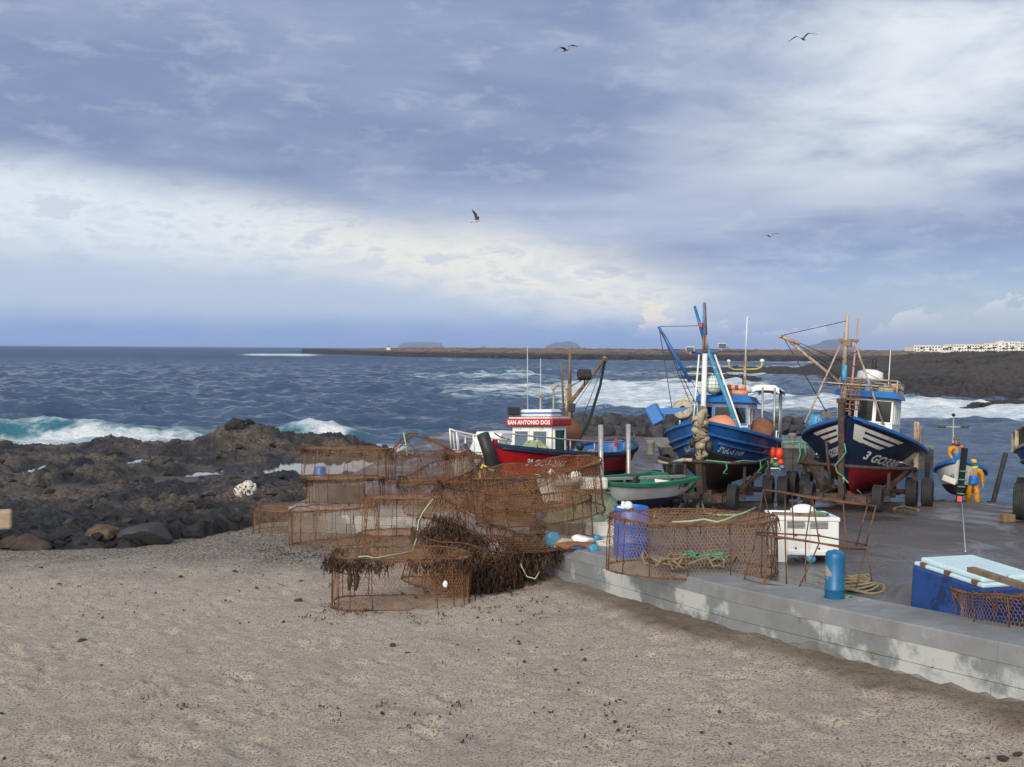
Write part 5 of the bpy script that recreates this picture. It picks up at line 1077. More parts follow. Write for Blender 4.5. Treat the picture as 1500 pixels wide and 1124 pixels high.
cabin(b2, cx0, cx1, 1.72, 1.80, 2.15, cz1, M['white'], 0.10, 'wheelhouse')
for yc in (-0.56, 0.0, 0.56): window(b2, front_fn(cx1, 2.15, cz1, 0.10, yc, 3.02), 0.45, 0.66, M['white'], t=0.05)
for xc in (0.25, -0.5, -1.25): window(b2, side_fn(cx0, cx1, 1.80, 1.72, xc, 2.95, 1), 0.40 if xc < 0.2 else 0.22, 0.52, M['white']); window(b2, side_fn(cx0, cx1, 1.80, 1.72, xc, 2.95, -1), 0.40, 0.52, M['white'])
mb = MB(); mb.add([(-2.1, -1.0, 3.50), (-2.1, 1.0, 3.50), (0.98, 1.0, 3.46), (0.98, -1.0, 3.46), (-2.1, -0.95, 3.64), (-2.1, 0.95, 3.64), (0.76, 0.92, 3.66), (0.76, -0.92, 3.66)], [(0, 1, 2, 3), (4, 5, 6, 7), (0, 1, 5, 4), (1, 2, 6, 5), (2, 3, 7, 6), (3, 0, 4, 7)]); mb.build('roof', M['brightblue'], b2)
text_on('LIBASCO', 0.25, lambda x, y: Vector((cx1 - 0.10 * (2.40 - 2.15) / 1.27 + 0.018, 0.25 + x, 2.42 + y)), 'name_lettering', M['red'], b2, 0.006)
rl = MB(); ring = [(-2.0, -0.9), (-2.0, 0.9), (0.5, 0.88), (0.5, -0.88)]
for z in (3.84, 4.04): rl.tube([(x, y, z) for x, y in ring], 0.03, 6, closed=True)
for x in (-2.0, -1.2, -0.35, 0.5):
    for y in (-0.89, 0.89): rl.bar((x, y, 3.5), (x, y, 4.04), 0.03, n=6)
for y in (-0.3, 0.3): rl.bar((-2.0, y, 3.5), (-2.0, y, 4.04), 0.03, n=6)
rl.build('roof_railing', M['cream'], b2)
mb = MB(); mb.lathe([(0, 0), (0.16, 0), (0.14, 0.45), (0.40, 0.48), (0.43, 0.56), (0.40, 0.78), (0.2, 0.86), (0, 0.87)], 18, Matrix.Translation((-0.35, -0.05, 3.55))); rd = mb.build('radar_dome', M['white'], b2)
mb = MB(); mb.lathe([(0.07, 0), (0.09, 0.1), (0.06, 0.2), (0.09, 0.3), (0.03, 0.4), (0, 0.42)], 10, Matrix.Translation((-0.35, 0.05, 4.42))); mb.build('masthead_lamp', M['black'], rd)
mb = MB(); mb.bar((-1.0, 0.5, 3.5), (-1.0, 0.47, 6.0), 0.022, 0.012, 6); mb.build('antenna', M['white'], b2)
mb = MB(); mb.ball((-0.1, 0.55, 3.72), 0.26, 12, 8, 0, (1, 1.3, 0.75)); mb.build('life_raft', M['cream'], b2)
mb = MB()
for k in range(5): mb.ball((-0.2 + 0.1 * (k % 2), 0.75 + 0.0 * k, 3.68 + 0.05 * k), 0.11, 8, 6)
mb.build('orange_floats', M['orange'], b2)
# mast of boat 2
MX, MY = 1.55, -0.62
mb = MB(); mb.bar((MX, MY, 1.8), (MX - 0.05, MY - 0.0, 3.9), 0.10, 0.09, 8, 0); mb.bar((MX - 0.05, MY, 3.9), (MX - 0.1, MY - 0.05, 4.9), 0.09, 0.08, 8, 1); mb.bar((MX - 0.1, MY - 0.05, 4.9), (MX - 0.25, MY - 0.1, 7.35), 0.08, 0.055, 8, 0); ms = mb.build('mast', [M['palemast'], M['skyblue']], b2)
mb = MB(); mb.bar((MX - 0.15, MY + 0.2, 2.0), (MX - 0.4, MY + 0.22, 7.2), 0.035, 0.03, 6); mb.build('mast_pole', mat('pink_pole', (0.45, 0.26, 0.24), 0.6), ms)
mb = MB(); mb.box((MX - 0.2, MY, 6.1), (0.14, 0.62, 0.12)); mb.box((MX - 0.15, MY, 5.95), (0.16, 0.22, 0.3)); mb.build('mast_cap', M['mastwood'], ms)
mb = MB(); mb.tube([(MX - 0.1 + 0.42 * math.sin(a) * 0.5, MY - 0.1 + 0.92 * math.cos(a), 3.98) for a in [2 * PI * k / 16 for k in range(16)]], 0.035, 5, closed=True); mb.bar((MX - 0.1, MY - 1.0, 3.98), (MX - 0.1, MY + 0.8, 4.02), 0.035, n=5); mb.build('spreader', M['rail'], ms)
bt = Vector((MX + 0.75, MY - 1.92, 6.05)); mb = MB(); mb.bar((MX, MY - 0.06, 3.95), bt, 0.07, 0.055, 6); mb.bar(bt + Vector((0, -0.08, -0.04)), bt + Vector((-0.15, 0.55, -0.35)), 0.075, n=6); mb.build('boom', M['palemast'], b2)
mb = MB()
for a, b in ((bt, (MX - 0.22, MY - 0.05, 7.05)), (bt, (MX - 0.2, MY - 0.05, 5.0)), (bt, (MX, MY - 0.3, 2.6)), (bt, (MX, MY - 0.15, 4.3)), (bt + Vector((0, 0.05, 0)), (MX + 0.1, MY - 0.45, 4.8)), ((MX + 0.1, MY - 0.45, 4.8), (MX - 0.2, MY + 0.3, 5.6)), ((MX - 0.2, MY + 0.2, 4.9), (-0.9, 0.9, 4.0))): mb.bar(a, b, 0.016, n=4)
mb.build('rigging', M['wire'], b2)
mb = MB(); mb.box((MX + 0.12, MY - 0.72, 4.75), (0.1, 0.1, 0.22)); mb.build('block', M['black'], b2)
mb = MB(); mb.bar((MX - 0.2, MY - 0.2, 6.0), (2.7, -1.55, 2.45), 0.03, n=6); mb.bar((MX - 0.2, MY + 0.2, 6.0), (1.0, 0.62, 2.6), 0.035, n=6); mb.build('stay_pole', M['palemast'], b2)
bk = MB()
for k in range(7): z = 3.0 + k * 0.15; rr = 0.3 + 0.04 * math.sin(k); bk.tube([(MX + 0.15 + rr * math.cos(a), MY + 0.25 + rr * math.sin(a), z) for a in [2 * PI * j / 14 for j in range(14)]], 0.012, 4, closed=True)
for j in range(14): a = 2 * PI * j / 14; bk.bar((MX + 0.15 + 0.3 * math.cos(a), MY + 0.25 + 0.3 * math.sin(a), 3.0), (MX + 0.15 + 0.26 * math.cos(a + .4), MY + 0.25 + 0.26 * math.sin(a + .4), 3.95), 0.01, n=3)
bk.build('wire_basket', M['net2'], b2)
mb = MB(); mb.lathe([(0.0, 0), (0.2, 0), (0.25, 0.1), (0.25, 0.42), (0.22, 0.5), (0.2, 0.42), (0, 0.4)], 14, Matrix.Translation(h2.pt(0.80, 1, -1) + Vector((0, 0.2, -0.05)))); mb.build('bucket', M['skyblue'], b2)
mb = MB()
for k in range(5): c = h2.pt(0.87 + 0.02 * k, 1, -1) + Vector((0, 0.2, 0.0)); mb.tube([c + Vector((0.1 * math.cos(a), 0.26 * math.cos(a + k), 0.2 * math.sin(a) + 0.1)) for a in [PI * j / 8 for j in range(9)]], 0.018, 4)
mb.ball(h2.pt(0.93, 1, -1) + Vector((-0.2, 0.25, 0.1)), 0.14, 8, 6); mb.build('deck_lines', M['rope'], b2)
squash(b2, ('mast', 'mast_pole', 'mast_cap', 'spreader', 'boom', 'rigging', 'block', 'stay_pole', 'antenna'), 3.4, 0.67)
t2 = trailer('rusty boat trailer with a dark bow post, carrying the navy fishing boat', B2P, B2R[:1] + B2R[1:], h2, 4.5, 0.75, 0.95, 1.62, 0.40, 0.47, uprights=((0.9, 1.72, 0, 1.5), (0.9, -1.66, 0, 1.5)),
             hoop=[(0.9, -1.7, 1.25), (3.0, -1.5, 1.28), (4.4, -0.75, 1.3), (4.72, 0, 1.3), (4.4, 0.8, 1.27), (3.0, 1.55, 1.25), (0.9, 1.76, 1.22)])
t2.rotation_euler = (0, B2R[1], B2R[2])
mb = MB(); beam(mb, (4.62, -0.02, 0.45), (5.02, -0.05, 3.1), 0.16, 0.2); mb.box((5.03, -0.05, 3.16), (0.2, 0.26, 0.14), 0, 0, 0.02); mb.build('bow_post', M['iron'], t2)
mb = MB(); mb.bar((4.8, -0.3, 0.6), (5.0, -0.45, 2.0), 0.045, n=6); mb.build('iron_rod', M['iron'], t2)
mb = MB(); mb.lathe([(0.07, 0), (0.09, 0.02), (0.09, 1.45), (0.07, 1.5), (0, 1.5)], 12, Matrix.Translation((1.0, 1.74, 1.2))); mb.build('guide_post', M['palemast'], t2)
mb = MB(); beam(mb, (4.5, 0, 0.42), (5.3, 0.0, 0.3), 0.14, 0.16); mb.build('drawbar', M['iron'], t2)
o = MB(); o.tube([at_boat(B2P, B2R, p) for p in [(4.98, -0.05, 1.95), (5.0, 0.02, 1.7), (4.95, -0.1, 1.5), (4.9, -0.26, 1.3), (4.95, -0.18, 1.1), (4.9, 0.02, 0.98), (4.9, 0.0, 0.8)]], 0.024, 5); tag(o.build('rope', M['greenrope']), 'green rope tied round the bow post of the navy boat', 'rope', 'ropes on the slipway')
a_ = at_boat(B2P, B2R, (4.95, 0.0, 0.95)); q = G(1262, 738, RZ); o = MB(); o.tube([a_, Vector((q.x, q.y, q.z + 0.3)), Vector((q.x + 0.25, q.y - 0.2, q.z + 0.05))], 0.03, 5); tag(o.build('rope', M['cream']), 'pale rope stretched from the navy bow down to the trailer drawbar', 'rope', 'ropes on the slipway')
ground_rope([gp(1310, 747), gp(1322, 744), gp(1335, 747), gp(1345, 749)], 0.04, M['wood'], 'brown rope end lying on the concrete behind the navy boat wheels')
# ================================================================== red boat, side on behind the traps
B3P = Vector((1.62, 30.6, 1.67)); B3R = pitchrot(30.0, 3.0, 2.5)
h3 = Hull(7.6, 1.22, 0.48, (1.92, 1.58, 1.96), rake=0.35, bowp=2.2, stern=0.9, e0=0.42, e1=0.95, zw=1.02, zwb=0.1, canoe=True, zku=0.3)
b3 = thing('fishing_boat', 'small red fishing boat with white cabin and red sign board, behind the fish traps', 'fishing boat', B3P, B3R, 'fishing boats hauled out on the slipway')
h3.build(b3, M['red'], M['darkblue'], M['brightblue'], M['darkblue'], M['white'], bul=0.4)
h3.rail(b3, 'rub_rail', M['darkblue'], 0.94, 0.94, 0.045, 0.01, 0.98)
h3.text(b3, '3ª GC-1-2365', 0.27, 0.80, 0.72, 1, M['white'], 0.008, 0.25)
mb = MB(); beam(mb, (-3.55, 0, 0.3), (-3.4, 0, 1.1), 0.06, 0.55); mb.build('rudder', M['darkblue'], b3)
mb = MB(); mb.box((4.08, 0, 1.9), (0.12, 0.12, 0.4), 0, 0, 0.02); mb.build('stem_head', M['red'], b3); mb = MB(); mb.box((-3.75, 0, 1.82), (0.1, 0.1, 0.26), 0, 0, 0.02); mb.build('stem_head', M['red'], b3)
cx0, cx1, cz0, cz1 = 1.2, 2.15, 1.1, 2.46
cabin(b3, cx0, cx1, 1.30, 1.36, cz0, cz1, M['white'], 0.12, 'cabin')
for yc in (-0.32, 0.28): window(b3, front_fn(cx1, cz0, cz1, 0.12, yc, 2.06), 0.42, 0.44, M['white'], M['paleglass'], t=0.04)
window(b3, side_fn(cx0, cx1, 1.36, 1.30, 1.62, 1.98, 1), 0.56, 0.66, M['white'], M['greenglass'], t=0.05)
aft = lambda yc, zc: (lambda x, y, o: Vector((cx0 - o, yc + x, zc + y)))
window(b3, aft(0.1, 1.9), 0.62, 0.75, M['green'], M['glass'], t=0.05)
mb = MB(); mb.box((1.62, 0, 2.54), (1.2, 1.52, 0.2), 0, 0, 0.03); mb.build('roof', M['red'], b3)
mb = MB(); mb.box((1.62, 0, 2.66), (1.08, 1.4, 0.06), 0, 0, 0.02); mb.build('roof_top', M['dirtywhite'], b3)
text_on('SAN ANTONIO DOS', 0.16, lambda x, y: Vector((2.228, 0.0 + x * 0.93, 2.54 + y)), 'sign_lettering', M['white'], b3, 0.006)
mb = MB(); mb.box((1.5, 0.0, 2.80), (0.7, 1.05, 0.22), 0, 0, 0.08); mb.box((1.5, 0.0, 2.80), (0.72, 1.07, 0.05), 0, 1, 0.01); mb.build('dinghy_cover', [M['white'], M['brightblue']], b3)
mb = MB()
for x, y, z, r in ((1.7, -0.35, 4.75, 0.02), (1.0, -0.3, 4.4, 0.022)): mb.bar((x - 0.05, y, 2.6), (x, y + 0.03, z), r, r * 0.6, 6)
mb.build('antenna', M['whitewire'], b3)
mb = MB()
for x, y, z in ((0.9, 0.1, 3.5), (0.75, 0.45, 3.5), (1.05, -0.25, 3.3)):
    mb = MB(); mb.bar((x, y, 2.6), (x, y, z), 0.03, n=6); mb.lathe([(0, 0), (0.085, 0), (0.07, 0.06), (0, 0.07)], 8, Matrix.Translation((x, y, z))); mb.build('gps_mushroom', M['cream'], b3)
floodlight(b3, (2.0, -0.62, 2.86), (1, 0.9, 0.0), 'black', 1.3); floodlight(b3, (1.0, 0.75, 2.95), (0.6, -1, 0.2), 'black', 1.4)
rl = MB()
for sd in (1,):
    rl.tube([h3.pt(u, 1, sd) + Vector((0, -sd * 0.06, 0.34)) for u in (0.28, 0.4, 0.55, 0.7, 0.85, 0.96)], 0.022, 6)
    for u in (0.28, 0.4, 0.55, 0.7, 0.85, 0.96): p = h3.pt(u, 1, sd) + Vector((0, -sd * 0.06, 0)); rl.bar(p, p + Vector((0, 0, 0.34)), 0.02, n=6)
for sd in (-1,):
    rl.tube([h3.pt(u, 1, sd) + Vector((0, -sd * 0.06, 0.34)) for u in (0.7, 0.85, 0.96, 0.99)], 0.022, 6)
rl.build('railing', M['rail'], b3)
rl = MB()
rl.tube([h3.pt(u, 1, 1) + Vector((0, -0.08, 0.32)) for u in (0.06, 0.15, 0.25)], 0.02, 5)
for u in (0.06, 0.15, 0.25): p = h3.pt(u, 1, 1) + Vector((0, -0.08, 0)); rl.bar(p, p + Vector((0, 0, 0.32)), 0.02, n=5)
rl.build('railing', M['green'], b3)
mx = -0.35
mb = MB(); mb.bar((mx, 0, 1.0), (mx, 0, 3.7), 0.08, 0.065, 8); mb.bar((mx, 0, 3.7), (mx - 0.05, 0, 4.8), 0.06, 0.035, 8); mb.bar((mx + 0.1, -0.12, 2.0), (mx + 0.15, -0.2, 4.35), 0.035, 0.03, 6); mb.build('mast', M['mastwood'], b3)
mb = MB(); mb.bar((mx, 0.05, 3.15), (mx - 2.6, 0.0, 4.6), 0.06, 0.045, 8); mb.box((mx - 2.6, 0, 4.58), (0.16, 0.1, 0.16)); mb.build('boom', M['mastwood'], b3)
mb = MB(); mb.tube([(mx - 2.58, 0.0, 4.52), (mx - 2.2, 0, 3.7), (mx - 1.4, 0, 2.6), (mx - 0.4, 0, 1.8)], 0.045, 6); mb.build('boom_line', M['black'], b3)
mb = MB()
for a, b in (((mx - 2.6, 0, 4.55), (mx - 0.2, 0.1, 2.1)), ((mx - 2.6, 0, 4.55), (mx, 0, 2.8)), ((mx, 0, 3.2), (1.1, 0.3, 2.7))): mb.bar(a, b, 0.012, n=4)
mb.build('rigging', M['wire'], b3)
floodlight(b3, (mx + 0.1, 0.55, 3.95), (0.8, 0.7, 0.5), 'black', 1.6)
mb = MB(); mb.bar((mx, 0.0, 3.6), (mx + 0.1, 0.55, 3.85), 0.025, n=5); mb.bar((mx, -0.4, 3.65), (mx, 0.0, 3.6), 0.025, n=5); mb.ball((mx, -0.42, 3.66), 0.06, 6, 5); mb.build('lamp_arm', M['rail'], b3)
mb = MB(); mb.lathe([(0, -0.05), (0.4, -0.05), (0.42, 0), (0.4, 0.05), (0, 0.05)], 20, Matrix.Translation((mx + 0.1, 0.02, 2.2)) @ Matrix.Rotation(PI / 2, 4, 'Y')); mb.build('mast_disc', M['brown'], b3)
mb = MB()
for c, r, sc in (((0.55, 0.8, 1.62), 0.22, (1.5, .8, .9)), ((0.0, 0.9, 1.55), 0.2, (1.6, .8, .9)), ((0.75, 0.85, 1.8), 0.14, (1, .8, 1.2))): mb.ball(c, r, 10, 8, 0, sc)
mb.build('fenders', M['cream'], b3)
mb = MB(); mb.ball((0.85, 0.92, 1.85), 0.13, 10, 8); mb.build('buoy', M['darkblue'], b3)
mb = MB()
for k in range(6): mb.tube([(2.45 + 0.16 * math.sin(a), 0.3 + 0.5 * math.cos(a) * (1 - 0.1 * k), 1.72 + 0.05 * k + 0.05 * math.sin(a * 2)) for a in [2 * PI * j / 12 for j in range(12)]], 0.04, 5, closed=True)
mb.build('rope_coil', M['palegreenrope'], b3)
t3 = trailer('dark boat trailer with white guide posts, under the small red boat', B3P, B3R, h3, 3.3, -0.6, 0.6, 0.9, 0.25, 0.27, uprights=(), duals=False)
for x in (0.4, -1.6):
    mb = MB(); mb.lathe([(0.085, 0), (0.085, 0.9), (0.075, 0.92), (0.075, 2.0), (0, 2.01)], 12, Matrix.Translation((x, 1.38, 0.45))); mb.build('guide_post', M['rail'], t3); mb = MB(); beam(mb, (x, 1.4, 0.42), (x, 0.3, 0.42), 0.1); mb.build('crossbeam', M['iron'], t3)
mb = MB(); mb.tube([(4.15, 0.0, 0.3), (4.25, 0.02, 1.1), (4.35, 0.0, 1.7), (4.55, -0.1, 2.25)], 0.17, 8, radii=[0.16, 0.17, 0.18, 0.17]); mb.build('bow_post', M['black'], t3)
mb = MB(); beam(mb, (3.95, 0, 1.35), (4.3, 0.02, 1.4), 0.24, 0.3); mb.build('bow_rest', M['black'], t3)

# white boat behind the red one's bow
h5 = Hull(4.4, 0.85, 0.45, (1.35, 1.3, 1.75), rake=0.4, bowp=2.2, stern=0.85, zw=0.75)
B5P = Vector((-0.35, 34.0, 1.37)); B5R = pitchrot(38, 2, 0)
b5 = thing('motor_boat', 'white boat with a bent metal pulpit rail, half hidden behind the red boat bow', 'boat', B5P, B5R)
h5.build(b5, M['dirtywhite'], M['white'], M['white'], M['white'], M['white'], bul=0.3)
cabin(b5, -0.8, 1.3, 1.1, 1.3, 1.2, 2.25, M['white'], 0.6, 'cuddy')
rl = MB(); rr = [h5.pt(u, 1, 1) + Vector((0, -0.08, 0.62)) for u in (0.6, 0.75, 0.88, 0.97)] + [h5.pt(1, 1) + Vector((0.12, 0, 0.66))] + [h5.pt(u, 1, -1) + Vector((0, 0.08, 0.62)) for u in (0.97, 0.88, 0.75, 0.6)]
rl.tube(rr, 0.03, 6)
for p in rr: rl.bar(p, p - Vector((0.1, 0, 0.62)), 0.027, n=6)
rl.build('pulpit_rail', M['white'], b5)
tb = MB()
for x in (-1.3, 1.0): tb.box((x, 0, 0.22), (0.3, 1.3, 0.3), bev=0.02)
o = tb.build('timber_chocks', M['wood']); o.location = B5P; o.rotation_euler = B5R; tag(o, 'wooden chocks under the white boat', 'chocks')
# dark stick with yellow strap in front of it
sp = thing('boat_prop', 'dark iron prop with a yellow strap leaning beside the black bow post', 'prop', P(712, 738, 26.0)); mb = MB(); a = P(714, 730, 26) - sp.location; b = P(681, 650, 26) - sp.location; mb.bar(a, b, 0.055, 0.045, 6); mb.build('post', M['iron'], sp)
mb = MB(); mb.tube([a.lerp(b, 0.25), a.lerp(b, 0.45) + Vector((0.06, -0.05, 0)), a.lerp(b, 0.6) + Vector((0.22, 0, 0)), a.lerp(b, 0.5) + Vector((0.45, 0, 0.0))], 0.04, 5); mb.build('strap', mat('yellow_strap', (0.55, 0.42, 0.03), 0.6), sp)

# green and white open boat
h4 = Hull(4.5, 0.92, 0.18, (0.98, 0.92, 1.22), rake=0.35, bowp=2.2, stern=0.86, e0=0.4, e1=0.9, zw=0.52, zwb=0.05)
B4P = Vector((2.55, 26.3, 2.06)); B4R = (R(0), R(-2.0), R(-(90 + 49)))
b4 = thing('rowing_boat', 'open white boat with green gunwale and dark blue bottom, outboard on its stern', 'boat', B4P, B4R)
h4.build(b4, M['white'], M['darkblue'], M['green'], M['green'], M['green'], bul=0.35)
h4.rail(b4, 'rub_rail', M['green'], 0.985, 0.985, 0.045, 0.0, 0.98)
h4.text(b4, 'E 785', 0.2, 0.10, 0.80, 1, M['black'], 0.004)
for x in (-1.2, -0.2, 0.8): mb = MB(); mb.box((x, 0, 0.82), (0.26, 1.5, 0.05), 0, 0, 0.01); mb.build('thwart', M['green'], b4)
mb = MB(); beam(mb, (-2.3, 0.5, 1.02), (1.2, 0.25, 1.05), 0.14, 0.06); mb.build('plank', M['rail'], b4)
mb = MB(); mb.box((-0.5, 0.3, 1.0), (0.35, 0.3, 0.22), 0.4, 0, 0.05); mb.box((-0.1, -0.1, 0.95), (0.6, 0.4, 0.12), 0.2, 0, 0.03); mb.build('gear', M['black'], b4)
ob = MB(); ob.box((-2.55, 0.0, 1.18), (0.42, 0.3, 0.36), 0, 0, 0.08); ob.box((-2.5, 0, 0.75), (0.16, 0.14, 0.75), 0, 0, 0.03); ob.box((-2.55, 0, 0.36), (0.42, 0.06, 0.05)); ob.lathe([(0, -0.2), (0.07, -0.16), (0.08, 0.1), (0, 0.22)], 10, Matrix.Translation((-2.55, 0, 0.26)) @ Matrix.Rotation(PI / 2, 4, 'Y')); ob.box((-2.56, 0, 0.16), (0.16, 0.03, 0.18)); ob.bar((-2.4, 0, 1.25), (-1.9, 0.1, 1.32), 0.025, n=6)
for k in range(3): a = k * 2.1; ob.box((-2.78, 0.1 * math.cos(a), 0.26 + 0.1 * math.sin(a)), (0.03, 0.12, 0.07), Matrix.Rotation(a, 3, 'X'))
o = ob.build('outboard_motor', M['black']); o.location = B4P; o.rotation_euler = B4R; tag(o, 'black outboard motor tilted on the stern of the green and white boat', 'outboard')
ck = MB()
for x in (-1.4, 1.2): ck.box((x, 0, 0.08), (0.18, 0.9, 0.16), 0, 0, 0.02)
o = ck.build('timber_chocks', M['wood']); o.location = B4P; o.rotation_euler = B4R; tag(o, 'low timber chocks under the green and white boat', 'chocks')
# net heap thrown over its bow
M['greennet'] = mat('green_net_heap', (0.12, 0.19, 0.13), 0.95, 0, 0.35, 6, (0.25, 0.27, 0.19), 0.5, 0.1, 9, bump=1.5, bscale=30)
mb = MB(); A = []
for i in range(15):
    t = i / 14; row = []
    for j in range(40):
        a = 2 * PI * j / 40; nz = float(fbm(np.array([math.cos(a) * 2.2 + 9]), np.array([math.sin(a) * 2.2 + t * 1.5]), 4, 3)[0]) - 0.5; nh = float(fbm(np.array([math.cos(a) * t * 3 + 3]), np.array([math.sin(a) * t * 3]), 4, 8)[0]) - 0.5
        r = t ** 0.8 * (1 + 0.55 * nz) + 0.05 * t; row.append((1.0 * r * math.cos(a), 0.78 * r * math.sin(a), max(-0.02, 1.02 * (1 - t ** 1.6) + 0.9 * nh * (1 - t ** 4) * (0.3 + t))))
    A.append(row)
mb.grid(A, 0, True, close_v=True); o = mb.build('net_heap', M['greennet']); p = at_boat(B4P, B4R, (1.25, 0.25, 0.0)); o.location = (p.x, p.y, RZ(p.x, p.y) + 0.02); o.rotation_euler = (0, 0, 0.5); tag(o, 'grey green net heaped over the bow of the green and white boat', 'net')
mb = MB(); mb.box((0, 0, 0.0), (0.55, 0.35, 0.3), 0.3, 0, 0.08); mb.ball((0.35, 0, 0.05), 0.16, 8, 6); o = mb.build('fish_crate', M['dirtywhite']); o.location = P(822, 702, 24.6); tag(o, 'white crate on top of the grey green net heap', 'crate')
mb = MB(); mb.box((0, 0, 0.0), (0.7, 0.3, 0.28), 0.2, 0, 0.05); o = mb.build('fish_crate', M['dirtywhite']); o.location = P(868, 708, 25.0); tag(o, 'flat white crate on the green net beside the green gunwale', 'crate')

# ================================================================== small white boat coming up the slip, and a boat at the edge of the view
h6 = Hull(5.0, 0.84, 0.62, (1.6, 1.55, 1.93), rake=0.2, bowp=3.6, stern=0.85, e0=0.36, e1=0.58, zw=1.0, zwb=0.05)
B6P = Vector((17.25, 39.2, 0.24)); B6R = pitchrot(24.5, 7, 0)
b6 = thing('rowing_boat', 'small white boat with blue gunwale being hauled up the slipway', 'boat', B6P, B6R)
h6.build(b6, M['white'], M['antifoul'], M['white'], M['brightblue'], M['skyblue'], bul=0.45)
h6.rail(b6, 'rub_rail', M['brightblue'], 0.955, 0.955, 0.07, 0.0, 0.985)
h6.text(b6, '7TE-1055', 0.24, 0.90, 0.5, -1, M['black'], 0.004, 0, squash=0.8)
mb = MB(); h6p = h6.pt(0.985, 0.28, -1, 0.03); mb.box(h6p + Vector((0.0, -0.22, 0)), (0.1, 0.5, 0.22), Matrix.Rotation(-0.35, 3, 'X'), 0, 0.03); mb.build('patch', M['dirtywhite'], b6)
mb = MB(); mb.bar((-1.2, -0.3, 1.2), (-1.2, -0.32, 3.75), 0.04, 0.03, 6); mb.bar((-1.2, -0.72, 3.3), (-1.2, 0.08, 3.32), 0.03, n=6); mb.build('light_mast', M['rail'], b6)
mb = MB(); mb.box((-1.2, -0.74, 3.32), (0.1, 0.3, 0.1), 0, 0, 0.02); mb.box((-1.2, 0.1, 3.34), (0.1, 0.3, 0.1), 0, 0, 0.02); mb.ball((-1.2, -0.32, 3.8), 0.07, 8, 6); mb.build('lamp', M['black'], b6)
t6 = thing('boat_trailer', 'low trailer with two padded guide posts, under the small white boat', 'trailer', B6P, B6R, 'boat trailers on the slipway')
for sy in (-0.7, 0.7): mb = MB(); beam(mb, (3.0, sy * 0.6, 0.34), (-2.0, sy, 0.34), 0.1, 0.14); mb.build('beam', M['iron'], t6)
for x in (3.0, 1.9, 0.2): mb = MB(); beam(mb, (x, -1.15, 0.32), (x, 1.15, 0.32), 0.1, 0.14); mb.build('crossbeam', M['iron'], t6)
for sy in (-1.05, 1.05): wheel(t6, 2.0, sy, 0.24, 0.2); wheel(t6, -0.8, sy, 0.24, 0.2)
for sy, lean in ((-1, 0.0), (1, 0.42)):
    mb = MB(); mb.lathe([(0.09, 0), (0.09, 1.9), (0.07, 1.93), (0, 1.93)], 10, Matrix.Translation((1.7, sy * 1.12, 0.4)) @ Matrix.Rotation(-lean * 0.5 * sy, 4, 'X')); mb.build('guide_post', M['tyre'], t6)
mb = MB(); beam(mb, (2.95, 0.0, 0.3), (3.15, 0.16, 2.35), 0.16, 0.16); mb.build('bow_post', M['black'], t6); mb = MB()
for z in (0.7, 0.95, 1.2, 1.5): mb.tube([(3.08 + 0.12 * math.cos(a), 0.06 + (z - 0.7) * 0.08 + 0.12 * math.sin(a), z) for a in [2 * PI * k / 8 for k in range(8)]], 0.03, 4, closed=True)
mb.build('lashing', M['greenrope'], t6)
mb = MB(); mb.box((3.12, 0.03, 0.52), (0.12, 0.16, 0.2)); mb.build('tail_lamp', M['hotorange'], t6)
for x in (1.2, -1.2): mb = MB(); mb.box((x, 0, 0.38), (0.2, 0.5, 0.1)); mb.build('keel_block', M['wood'], t6)
# winch cable
a = at_boat(B6P, B6R, (3.1, 0.05, 0.45)); q = G(1409, 760, RZ); q2 = G(1414, 818, RZ); mb = MB(); mb.tube([a, Vector((q.x, q.y, q.z + 0.35)), Vector((q2.x, q2.y, q2.z + 0.12))], 0.013, 5); tag(mb.build('winch_cable', M['rail']), 'thin steel winch cable pulling the small white boat up the slipway', 'cable')
# boat at the edge
B7P = Vector((16.15, 28.8, 1.84)); B7R = pitchrot(30, 4, 0)
h7 = Hull(8.0, 1.7, 0.62, (1.75, 1.62, 2.3), rake=0.4, bowp=2.6, stern=0.85, e0=0.36, e1=0.8, zw=1.0)
b7 = thing('fishing_boat', 'bright blue boat with red bottom and grey rail top, cut off at the edge', 'fishing boat', B7P, B7R, 'fishing boats hauled out on the slipway')
h7.build(b7, M['brightblue'], M['redbottom'], M['rail'], M['rail'], M['wood'], bul=0.4)
h7.rail(b7, 'rub_rail', M['brightblue'], 0.7, 0.74, 0.05)
for sd in (1, -1):
    mb = MB(); n = 24
    mb.grid([[h7.pt(k / n * 0.97, 1, sd) + Vector((0, -0.02 * sd, 0.0)), h7.pt(k / n * 0.97, 1, sd) + Vector((0, 0.02 * sd, 0.48))] for k in range(n + 1)], 0); mb.build('wash_board', M['wetstone'], b7)
    for u in (0.2, 0.4, 0.55, 0.68, 0.8): mb = MB(); p = h7.pt(u, 1, sd); mb.box(p + Vector((0, 0.05 * sd, 0.22)), (0.09, 0.1, 0.5)); mb.build('stanchion', M['cream'], b7)
    mb = MB(); mb.tube([h7.pt(k / n * 0.97, 1, sd) + Vector((0, 0.02 * sd, 0.5)) for k in range(n + 1)], 0.05, 6); mb.build('cap_rail', M['rail'], b7)
t7 = trailer('trailer with a big worn tyre, under the blue boat at the edge', B7P, B7R, h7, 4.1, 0.4, 1.35, 1.5, 0.47, 0.47, uprights=(), duals=False)
mb = MB(); mb.box((0, 0, 0.1), (0.35, 0.25, 0.2), 0.3, 0, 0.02); o = mb.build('wheel_chock', M['wood']); q = G(1476, 765, RZ); o.location = (q.x, q.y + 0.05, q.z); tag(o, 'wooden chock against the big worn tyre', 'chock')
